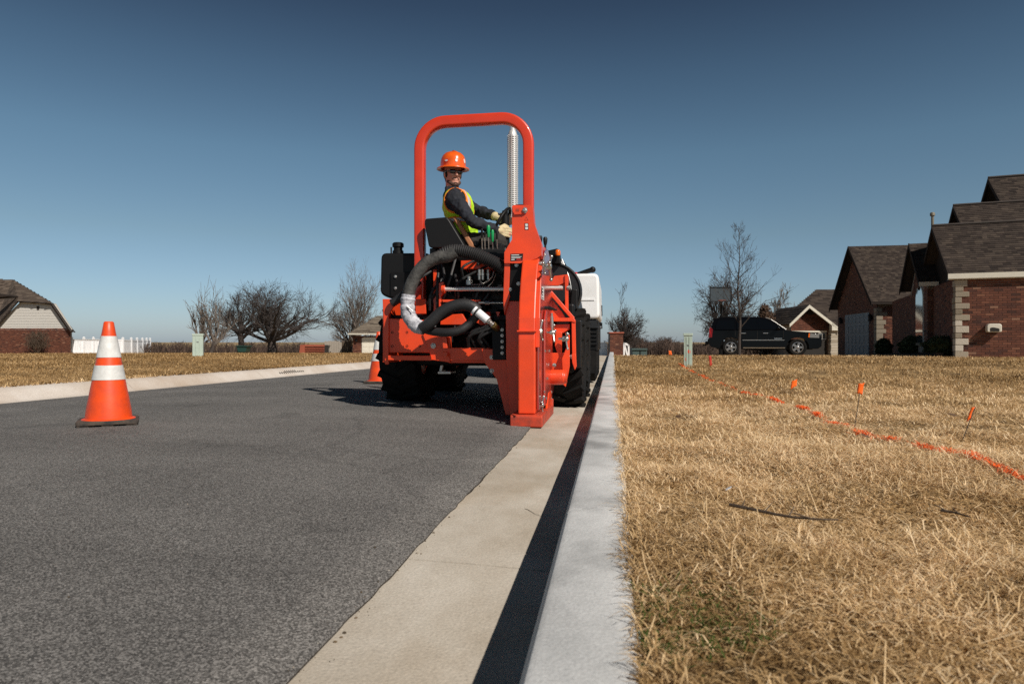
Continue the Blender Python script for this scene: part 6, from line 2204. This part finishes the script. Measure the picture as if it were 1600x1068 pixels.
# basketball board over the parked vehicle
BB = thing('basketball_hoop', 'dark basketball backboard on a pole behind the parked black vehicle', 'basketball hoop', tuple(D(1126, 556, 39)))
M['smoke'] = mat('smoked_board', (0.06, 0.075, 0.085), 0.35, var=0.15)
mb = MB(); pl_ = [D(1109.5, 471, 39), D(1143, 471, 39), D(1143, 448.5, 39), D(1109.5, 448.5, 39)]
mb.prism(pl_, slab(pl_, 0.04)); bd = mb.build('backboard', M['smoke'], BB)
mb = MB()
for a, b, c, e in ((1109, 448, 1143.5, 449.3), (1109, 470.2, 1143.5, 471.5), (1109, 448, 1110.2, 471.5), (1142.3, 448, 1143.5, 471.5)):
    pl_ = [D(a, e, 38.97), D(c, e, 38.97), D(c, b, 38.97), D(a, b, 38.97)]
    mb.prism(pl_, slab(pl_, 0.03))
mb.build('board_frame', M['black'], bd)
for px in (1116, 1122.5, 1129, 1135.5):
    mb = MB(); pl_ = [D(px, 470, 39.05), D(px + .8, 470, 39.05), D(px + .8, 449, 39.05), D(px, 449, 39.05)]
    mb.prism(pl_, slab(pl_, 0.04)); mb.build('brace', M['black'], bd)
mb = MB(); mb.tube([D(1127, 560, 39.6), D(1127, 480, 39.6), D(1126, 462, 39.1)], 0.06, 8); mb.build('pole', M['black'], BB, sm=40)
mb = MB(); c = D(1126, 469.5, 39) - dv * 0.25
mb.tube([c + Vector((0.22 * math.cos(t), 0.22 * math.sin(t), 0)) for t in np.linspace(0, 6.283, 20)], 0.012, 5, caps=False); mb.build('rim', M['redwood'], BB)
# ------------------------------------------------------------------ bare winter trees
M['bark'] = mat('bark', (0.065, 0.050, 0.042), 0.9, col2=(0.030, 0.023, 0.020), vscale=14, bump=0.4)
M['twigs'] = mat('bare_twigs', (0.060, 0.048, 0.043), 0.9, col2=(0.032, 0.026, 0.024), vscale=3)
M['twigs_pale'] = mat('pale_bare_twigs', (0.17, 0.14, 0.115), 0.9, col2=(0.10, 0.082, 0.07), vscale=3)
def tree(base, h, wdt, seed, label, group=None, trunk_h=0.25, trunk_r=None, limbs=7, up=0.5, levels=4, twig_r=0.012, leader=False, m='twigs', kids=(6, 6, 5), lean=(0, 0), trunks=1, name='bare_tree', droop=0.0):
    rg = random.Random(seed)
    base = Vector(base)
    t = thing(name, label, 'tree', tuple(base), group)
    tm, cm = MB(), MB()
    R = trunk_r or h * 0.025
    centre = base + Vector((0, 0, h * 0.58))
    def branch(p, d, L, r, lev):
        n = 4 if lev < 3 else (3 if lev < levels else 2)
        pts, rs = [p.copy()], [r]
        q, dd = p.copy(), d.copy()
        for i in range(n):
            dd = (dd + Vector((rg.gauss(0, .16), rg.gauss(0, .16), rg.gauss(0.05 * up, .12) - droop * (lev >= levels - 1)))).normalized()
            q = q + dd * L / n
            pts.append(q.copy())
            rs.append(max(twig_r * 0.6, r * (1 - 0.75 * (i + 1) / n)))
        (tm if lev == 0 else cm).tube(pts, rs, 8 if lev == 0 else (6 if lev == 1 else (4 if lev == 2 else 3)), caps=lev == 0)
        if lev >= levels: return
        k = kids[min(lev, len(kids) - 1)] + rg.randint(-1, 1)
        for j in range(max(2, k)):
            f = rg.uniform(0.25, 1.0) if lev else 0.0
            i = min(n - 1, int(f * n))
            b = pts[i].lerp(pts[i + 1], f * n - i)
            side = dd.orthogonal().normalized()
            side.rotate(Matrix.Rotation(rg.uniform(0, 6.283), 3, dd))
            ang = rg.uniform(0.35, 0.95)
            nd = (dd * math.cos(ang) + side * math.sin(ang) + Vector((0, 0, 0.25 * up))).normalized()
            branch(b, nd, L * rg.uniform(0.42, 0.68), max(twig_r, r * 0.42 * (1 - 0.4 * f)), lev + 1)
    for tr in range(trunks):
        a = rg.uniform(0, 6.28)
        off = Vector((math.cos(a), math.sin(a), 0)) * (0.0 if trunks == 1 else R * 1.8)
        hh = h * trunk_h
        if leader: hh = h * 0.96
        pts, rs = [base + off - Vector((0, 0, 0.25))], [R * 1.25]
        n = 8 if leader else 4
        for i in range(1, n + 1):
            f = i / n
            pts.append(base + off * (1 + f * 0.8) + Vector((lean[0] * f * hh + rg.gauss(0, h * 0.006), lean[1] * f * hh + rg.gauss(0, h * 0.006), hh * f)))
            rs.append(max(twig_r * 0.7, R * (1 - (0.97 if leader else 0.3) * f)))
        tm.tube(pts, rs, 9)
        for j in range(limbs):
            a = 2 * math.pi * (j * 0.381966 + rg.uniform(-0.08, 0.08))
            if leader:
                f = trunk_h + (0.97 - trunk_h) * ((j + 0.5) / limbs)
                i = min(n - 1, int(f * n)); b = pts[i].lerp(pts[i + 1], f * n - i)
                L = wdt * 0.5 * (1.12 - f) * 1.55 * rg.uniform(0.75, 1.1)
                el = rg.uniform(0.35, 0.75)
                rr_ = R * (1 - f) * 0.5
            else:
                f = rg.uniform(0.55, 1.0)
                i = min(n - 1, int(f * n)); b = pts[i].lerp(pts[i + 1], min(1, f * n - i))
                el = rg.uniform(0.25, 1.35)
                Lw, Lh = wdt * 0.5, h * (1 - trunk_h)
                L = 0.62 / math.sqrt((math.cos(el) / Lw) ** 2 + (math.sin(el) / Lh) ** 2) * rg.uniform(0.85, 1.1)
                rr_ = R * 0.5
            d = Vector((math.cos(a) * math.cos(el), math.sin(a) * math.cos(el), math.sin(el)))
            branch(b, d, L, max(twig_r, rr_), 1)
    hi = np.percentile([v[2] for v in cm.v], 99.2) - base.z
    rad = np.percentile([math.hypot(v[0] - base.x, v[1] - base.y) for v in cm.v], 97)
    kz, kr = h / hi, wdt / 2 / rad
    for q_ in (tm, cm): q_.v = [(base.x + (x - base.x) * kr, base.y + (y - base.y) * kr, base.z + (z - base.z) * kz) for x, y, z in q_.v]
    tm.build('trunk', M['bark'], t, sm=60, fixn=False)
    cm.build('crown', M[m], t, fixn=False)
    return t
def tb(px, d):                                 # foot of a tree at a column of the photograph and a distance
    p = D(px, 556, d)
    return (p.x, p.y, float(gz(p.x, p.y, False)))
def hpx(py, d, px=800):
    p = D(px, 556, d)
    return CH + (534 - py) / F * d - float(gz(p.x, p.y, False))
# young street tree on the near lawn, in front of the vehicle
d = 24.0
tree(tb(1155, d), hpx(350, d, 1155), 2.5, 5, 'slender young bare tree standing in the lawn in front of the black vehicle', None, 0.20, 0.072, 26, 0.9, 3, 0.0048, True, 'bark', (6, 5, 4), (0.0, 0))
# trees across the street
G_ = 'bare trees across the street'
tree(tb(324, 40), hpx(452, 40, 324), 2.6, 12, 'thin pale upright bare tree right beside the squat green pedestal', G_, 0.12, 0.12, 9, 1.4, 3, 0.012, False, 'twigs_pale', (6, 6, 4), trunks=2)
tree(tb(376, 70), hpx(456, 70, 376), 7.6, 23, 'dark spreading bare tree directly over the green trough', G_, 0.34, 0.26, 13, 0.7, 4, 0.0105, False, 'twigs', (6, 6, 6), droop=0.04)
tree(tb(425, 66), hpx(445, 66, 425), 13.0, 31, 'widest dark bare tree on the far left lawn, with several heavy limbs', G_, 0.24, 0.34, 16, 0.6, 4, 0.0105, False, 'twigs', (6, 6, 6), trunks=1, droop=0.04)
tree(tb(553, 74), hpx(424, 74, 553), 7.0, 44, 'tall grey bare tree rising behind the small garage', G_, 0.10, 0.30, 10, 0.8, 4, 0.011, False, 'twigs_pale', (6, 6, 5), trunks=2)
# trees on the right
G2 = 'bare trees behind the near lawn'
tree(tb(975, 70), hpx(468, 70, 975), 5.2, 51, 'bare tree just behind the brick pillar', G2, 0.10, 0.24, 9, 0.7, 4, 0.018, False, 'twigs', (6, 5, 5), trunks=2)
tree(tb(1127, 52), hpx(428, 52, 1127), 5.0, 62, 'wide bare tree behind the basketball backboard', G2, 0.12, 0.26, 11, 0.35, 4, 0.010, False, 'twigs', (6, 6, 5), trunks=2, droop=0.12)
tree(tb(1222, 80), hpx(450, 80, 1222), 4.2, 71, 'small hazy bare tree rising behind the low house roof', G2, 0.25, 0.18, 9, 0.8, 4, 0.020, False, 'twigs_pale', (6, 5, 5))
# rust brown shrub behind the vehicle
M['rust'] = tint_mat('rust_leaf', [(0, (0.03, 0.018, 0.012)), (1, (0.12, 0.065, 0.035))], 0.8)
p = tb(1195, 50)
t = thing('shrub', 'rust brown conical shrub between the black vehicle roof and low house', 'shrub', p)
mb = MB()
hgt = hpx(474, 50, 1195)
for lv in range(9):
    f = lv / 9
    leaf_cloud(mb, (p[0], p[1], p[2] + hgt * (0.12 + 0.85 * f)), (1.5 * (1 - f ** 2) + 0.1, 1.5 * (1 - f ** 2) + 0.1, hgt * 0.12), 620, 0.085, lv, 0.2)
mb.build('foliage', M['rust'], t, fixn=False)
mb = MB(); mb.tube([Vector(p), Vector(p) + Vector((0, 0, hgt * 0.9))], [0.07, 0.02], 6); mb.build('trunk', M['bark'], t)
# scrub along the horizon
M['scrub'] = tint_mat('scrub_twigs', [(0, (0.022, 0.016, 0.014)), (0.6, (0.075, 0.052, 0.042)), (1, (0.15, 0.10, 0.075))], 0.95)
def scrub(name, label, px0, px1, d0, d1, top, n, seed, r=0.03):
    rg = random.Random(seed)
    mb = MB()
    for i in range(n):
        px = rg.uniform(px0, px1)
        dd = rg.uniform(d0, d1)
        b = D(px, 556, dd); b.z = float(gz(b.x, b.y, False)) - 0.1
        tp = top(px) + 7 * (float(vnoise(px, seed * 3.0, 9)) - 0.5) + rg.uniform(0, 14)
        if tp > 556: continue
        h = CH + (534 - tp) / F * dd - b.z
        if h < 0.2: continue
        l = Vector((rg.gauss(0, 0.22), rg.gauss(0, 0.22), 1))
        q1 = b + Vector((l.x * h * 0.5, l.y * h * 0.5, h * 0.55)); q2 = q1 + Vector((l.x + rg.gauss(0, .35), l.y, 1.2)) * h * 0.38
        mb.tint = min(1, max(0, rg.gauss(0.5, 0.25)))
        mb.tube([b, q1, q2], [r * 1.4, r, r * 0.5], 3, caps=False)
        for k in range(3):
            s = b.lerp(q2, rg.uniform(0.3, 0.9))
            mb.tube([s, s + Vector((rg.gauss(0, .5), rg.gauss(0, .4), rg.uniform(0.1, 0.6))) * h * 0.35], [r * 0.8, r * 0.4], 3, caps=False)
    return tag(mb.build(name, M['scrub'], fixn=False), label, None, None, 'stuff')
scrub('scrub', 'brown leafless scrub along the skyline across the street', 225, 600, 84, 105, lambda x: 534 + (4 if x > 480 else 0), 2600, 1)
scrub('scrub', 'brown leafless scrub along the skyline beyond the near lawn', 930, 1115, 84, 105, lambda x: 536 - 14 * math.exp(-((x - 985) / 30) ** 2) - 9 * math.exp(-((x - 1040) / 18) ** 2), 2600, 2)
scrub('scrub', 'low dark scrub behind the black vehicle', 1060, 1320, 84, 95, lambda x: 535, 1100, 3)

# ------------------------------------------------------------------ black sport utility vehicle
M['carblack'] = mat('black_car_paint', (0.003, 0.003, 0.0035), 0.16, coat=0.12, spec=0.12)
M['carglass'] = mat('car_glass', (0.003, 0.0035, 0.004), 0.05, coat=0.2, spec=0.25)
M['alloy'] = mat('alloy_wheel', (0.42, 0.42, 0.42), 0.35, metal=0.8)
M['tail'] = mat('red_lamp_lens', (0.30, 0.012, 0.012), 0.2)
M['headl'] = mat('headlamp_lens', (0.22, 0.22, 0.21), 0.12, coat=1.0)
pa, pb = D(1142, 555.0, 33.9), D(1246, 554.2, 33.0)
yaw = math.atan2(pb.y - pa.y, pb.x - pa.x)
SV_W = 2.0
WB = (pb - pa).length
s_ = WB / 2.95
zc = min(float(gz(pa.x, pa.y, False)), float(gz(pb.x, pb.y, False))) 
nrm = Vector((-math.sin(yaw), math.cos(yaw), 0))
mid = (pa + pb) / 2 + nrm * 0.85
SV = thing('parked_car', 'black sport utility vehicle parked across the drive behind the young tree', 'car', (mid.x, mid.y, (pa.z + pb.z) / 2 - 0.02), None, yaw, local=True)
X1, X2, RW = -1.475, 1.475, 0.405
def arc(cx, r, n=10): return [(cx + r * math.cos(a), 0.40 + r * math.sin(a)) for a in np.linspace(math.pi + 0.15, -0.15, n)]
prof = [(-2.50, 0.60), (-2.55, 0.66), (-2.55, 0.80), (-2.48, 0.84), (-2.46, 1.18), (-2.40, 1.24), (0.88, 1.24), (1.25, 1.20), (2.00, 1.13), (2.36, 1.05), (2.48, 0.90), (2.52, 0.72), (2.50, 0.46), (2.36, 0.34)]
prof += [(x, z) for x, z in reversed(arc(X2, 0.49))] + [(X2 - 0.5, 0.33), (X1 + 0.5, 0.33)] + [(x, z) for x, z in reversed(arc(X1, 0.49))] + [(-2.40, 0.42)]
def hw_(x, z):
    w = 0.985
    if z > 1.16: w -= 0.30 * (z - 1.16) ** 0.9 * 0.9
    if z < 0.6: w -= 0.12 * (0.6 - z)
    if x > 1.5: w -= 0.11 * ((x - 1.5) / 1.0) ** 2
    if x < -2.2: w -= 0.08 * ((-2.2 - x) / 0.3) ** 2
    return w
def shell(poly):
    return [(x, -hw_(x, z), z) for x, z in poly], [(x, hw_(x, z), z) for x, z in poly]
mb = MB(); mb.prism(*shell(prof))
car = mb.build('body', M['carblack'], SV, sm=32, bev=0.035, seg=3)
gh = [(-2.42, 1.22), (-2.38, 1.45), (-2.22, 1.80), (-2.08, 1.87), (-1.2, 1.905), (-0.4, 1.90), (0.05, 1.86), (0.28, 1.76), (0.95, 1.28), (0.95, 1.22)]
mb = MB(); mb.prism(*shell(gh))
mb.build('cabin', M['carblack'], SV, sm=32, bev=0.05, seg=3)
def side_panel(poly, name, m, out=0.007, th=0.02, par=None, both=True):
    for s in ((-1, 1) if both else (-1,)):
        mb = MB()
        a = [(x, s * (hw_(x, z) + out), z) for x, z in poly]
        b = [(x, s * (hw_(x, z) + out - th), z) for x, z in poly]
        mb.prism(a, b)
        mb.build(name, M[m], par or SV)
side_panel([(-2.18, 1.28), (-1.32, 1.28), (-1.32, 1.76), (-2.04, 1.74), (-2.14, 1.55)], 'side_window', 'carglass')
side_panel([(-1.20, 1.28), (-0.34, 1.28), (-0.34, 1.79), (-1.20, 1.78)], 'side_window', 'carglass')
side_panel([(-0.24, 1.28), (0.80, 1.28), (0.30, 1.66), (0.06, 1.78), (-0.24, 1.79)], 'side_window', 'carglass')
side_panel([(-0.335, 1.26), (-0.245, 1.26), (-0.245, 1.80), (-0.335, 1.80)], 'door_pillar', 'carglass')
mb = MB()
mb.add([(0.97, -0.80, 1.27), (0.97, 0.80, 1.27), (0.30, 0.72, 1.77), (0.30, -0.72, 1.77), (0.95, -0.80, 1.25), (0.95, 0.80, 1.25), (0.28, 0.72, 1.75), (0.28, -0.72, 1.75)], [(0, 1, 2, 3), (7, 6, 5, 4), (0, 4, 5, 1), (1, 5, 6, 2), (2, 6, 7, 3), (3, 7, 4, 0)])
mb.build('windscreen', M['carglass'], SV)
for s in (-1, 1):
    mb = MB(); mb.tube([(0.99, s * 0.86, 1.27), (0.33, s * 0.78, 1.77), (0.1, s * 0.76, 1.86)], 0.016, 6); mb.build('pillar_trim', M['zinc'], SV)
    mb = MB(); mb.ball((0.62, s * 1.09, 1.32), (0.09, 0.10, 0.085)); mb.tube([(0.62, s * 0.92, 1.28), (0.62, s * 1.05, 1.30)], 0.03, 6); mb.build('wing_mirror', M['carblack'], SV, sm=60)
    mb = MB(); mb.tube([(-2.0, s * 0.70, 1.92), (-1.9, s * 0.70, 1.95), (-0.3, s * 0.70, 1.95), (-0.2, s * 0.70, 1.90)], 0.016, 6); mb.build('roof_rail', M['black'], SV)
for x in (-0.9, 0.08):
    for s in (-1, 1):
        mb = MB(); mb.span((x - 0.11, s * (hw_(x, 1.08) + 0.03) - 0.012, 1.08), (x + 0.11, s * (hw_(x, 1.08) + 0.03) + 0.012, 1.11)); mb.build('door_handle', M['chrome'], SV, bev=0.005)
for x in (-1.28, -0.29, 0.86):
    side_panel([(x - 0.006, 0.45), (x + 0.006, 0.45), (x + 0.006, 1.22), (x - 0.006, 1.22)], 'door_seam', 'slot', 0.0025, 0.01)
side_panel([(-0.95, 0.74), (0.90, 0.74), (0.90, 0.775), (-0.95, 0.775)], 'side_moulding', 'zinc', 0.012)
side_panel([(X1 + 0.55, 0.36), (X2 - 0.55, 0.36), (X2 - 0.55, 0.40), (X1 + 0.55, 0.40)], 'running_board', 'zinc', 0.05, 0.12)
side_panel([(0.45, 0.82), (0.80, 0.82), (0.80, 0.85), (0.45, 0.85)], 'badge', 'chrome', 0.008)
side_panel([(-2.50, 0.88), (-2.34, 0.90), (-2.30, 1.30), (-2.44, 1.42), (-2.47, 1.2)], 'tail_lamp', 'tail', 0.02, 0.08)
side_panel([(1.98, 0.88), (2.40, 0.86), (2.40, 1.02), (2.02, 1.08)], 'headlight', 'headl', 0.015, 0.12)
side_panel([(1.93, 0.90), (1.98, 0.88), (2.0, 1.08), (1.95, 1.09)], 'indicator', 'amber', 0.014, 0.1)
mb = MB(); mb.span((2.47, -0.62, 0.66), (2.55, 0.62, 0.98)); gr_ = mb.build('grille', M['slot'], SV, bev=0.02)
for z in (0.74, 0.82, 0.90):
    mb = MB(); mb.span((2.545, -0.60, z), (2.565, 0.60, z + 0.022)); mb.build('grille_bar', M['chrome'], gr_)
mb = MB(); mb.span((-2.66, -0.90, 0.52), (-2.50, 0.90, 0.70)); mb.build('rear_bumper', M['carblack'], SV, bev=0.03)
mb = MB(); mb.span((-2.80, -0.05, 0.47), (-2.6, 0.05, 0.53)); mb.build('tow_hitch', M['black'], SV)
for o in list(SV.children):                     # the long wheelbase version: stretch the body, not the wheels
    o.data.transform(Matrix.Diagonal((s_, 1, 1, 1)))
    for c_ in o.children: c_.data.transform(Matrix.Diagonal((s_, 1, 1, 1)))
def car_wheel(x, s):
    mb = MB()
    c = Vector((x, s * 0.84, RW))
    mb.lathe([(0.2, -0.03), (0.26, -0.04), (0.26, -0.12), (0.36, -0.135), (RW, -0.10), (RW, 0.10), (0.36, 0.135), (0.26, 0.12), (0.26, 0.05), (0.2, 0.04)], c, (0, s, 0), 32)
    w = mb.build('wheel', M['rubber'], SV, sm=40)
    mb = MB()
    mb.lathe([(0.26, 0.0), (0.26, 0.115), (0.235, 0.12), (0.225, 0.03)], c, (0, s, 0), 28)
    mb.lathe([(0.065, 0.04), (0.065, 0.10), (0.04, 0.115)], c, (0, s, 0), 16)
    for k in range(5):
        a = k * 2 * math.pi / 5 + 0.3
        Rk = Matrix.Rotation(a, 3, 'Y')
        mb.box(c + Vector((0, s * 0.085, 0)) + Rk @ Vector((0, 0, 0.15)), (0.105, 0.03, 0.19), Rk)
    mb.build('rim', M['alloy'], w, sm=35)
for x in (X1 * s_, X2 * s_):
    for s in (-1, 1): car_wheel(x, s)
mb = MB(); mb.span((-2.2, -0.82, 0.30), (2.2, 0.82, 0.62)); mb.build('underbody', M['black'], SV)

# ------------------------------------------------------------------ white bodied truck parked ahead of the machine
YT = 10.6
xr = P(935, 440, YT).x
xl_ = xr - 1.75
zt_, zm, zl = P(915, 427, YT).z, P(915, 498, YT).z, P(915, 596, YT).z
VT = thing('work_truck', 'white topped work truck with black lower body parked ahead of the orange machine', 'truck', ((xl_ + xr) / 2, YT + 1.5, 0))
mb = MB()
mb.xz(rounded([(xl_, zm), (xr + 0.02, zm), (xr + 0.005, zt_), (xl_, zt_)], 0.09, 5), YT, YT + 2.6)
bdy = mb.build('body', M['white'], VT, sm=35, bev=0.04, seg=3)
mb = MB()
zz = P(915, 468, YT).z
mb.span((xl_ + 0.1, YT - 0.012, zz - 0.012), (xr - 0.06, YT - 0.001, zz + 0.012)); mb.build('seam', M['white'], bdy)
mb = MB()
mb.span((xl_ + 0.05, YT + 0.06, 0.50), (xr - 0.01, YT + 2.5, zm - 0.004)); mb.build('chassis', M['black'], VT, bev=0.02)
mb = MB()
mb.prism([(x, YT + 0.02, z) for x, z in XZ([(917, 512), (935, 512), (931, 500), (918, 500)], YT)], [(x, YT + 0.055, z) for x, z in XZ([(917, 512), (935, 512), (931, 500), (918, 500)], YT)]); mb.build('rear_panel', M['hood'], VT)
mb = MB()
for z in np.arange(zm - 0.22, 0.55, -0.06): mb.span((xr - 0.30, YT + 0.03, z), (xr - 0.02, YT + 0.055, z + 0.035))
mb.build('louvre', M['plastic'], VT)
for x in (xl_ + 0.18, xr - 0.17):
    for y in (YT + 0.45, YT + 2.1):
        mb = MB()
        mb.lathe([(0.2, -0.12), (0.34, -0.14), (0.40, -0.11), (0.40, 0.11), (0.34, 0.14), (0.2, 0.12)], (x, y, 0.40 + 0.01), (1, 0, 0), 28)
        w = mb.build('wheel', M['rubber'], VT, sm=40)
        mb = MB(); mb.lathe([(0.2, -0.10), (0.2, 0.10)], (x, y, 0.41), (1, 0, 0), 20); mb.build('rim', M['dark'], w, sm=40)
mb = MB(); mb.span((xr - 0.24, YT - 0.01, 0.16), (xr - 0.03, YT + 0.02, 0.5)); mb.build('mud_flap', M['rubber'], VT)
a, b, c = P(901, 425, YT), P(925, 418, YT), P(891, 427, YT)
mb = MB(); mb.tube([a + Vector((0, 0.3, 0)), b + Vector((0, 0.3, 0.0))], [0.028, 0.042], 8); mb.ball(b + Vector((0, 0.3, 0)), 0.05); mb.build('lid_handle', M['black'], VT, sm=50)
mb = MB(); mb.box(c + Vector((0.03, 0.3, 0.01)), (0.13, 0.1, 0.07)); mb.build('hinge_block', M['stickerr'], VT, bev=0.008)
for py0, py1 in ((476, 494), (503, 514)):
    mb = MB()
    pl_ = XZ(rounded([(935.8, py0), (941, py0 + 1), (941.3, py1 - 1), (936.5, py1)], 0.05), YT + 1.9)
    mb.prism([(x, YT + 1.9, z) for x, z in pl_], [(x, YT + 1.98, z) for x, z in pl_]); mr = mb.build('wing_mirror', M['black'], VT, bev=0.01)
    mb = MB()
    pl_ = XZ(rounded([(937, lerp(py0, py1, .55)), (940, lerp(py0, py1, .55)), (940, py1 - 2), (937.4, py1 - 2)], 0.02), YT + 1.895)
    mb.prism([(x, YT + 1.893, z) for x, z in pl_], [(x, YT + 1.899, z) for x, z in pl_]); mb.build('mirror_glass', M['chrome'], mr)
    mb = MB(); q = P(937, (py0 + py1) / 2, YT + 1.94); mb.tube([q, q + Vector((-0.16, 0.05, 0))], 0.014, 6); mb.build('mirror_arm', M['black'], VT)
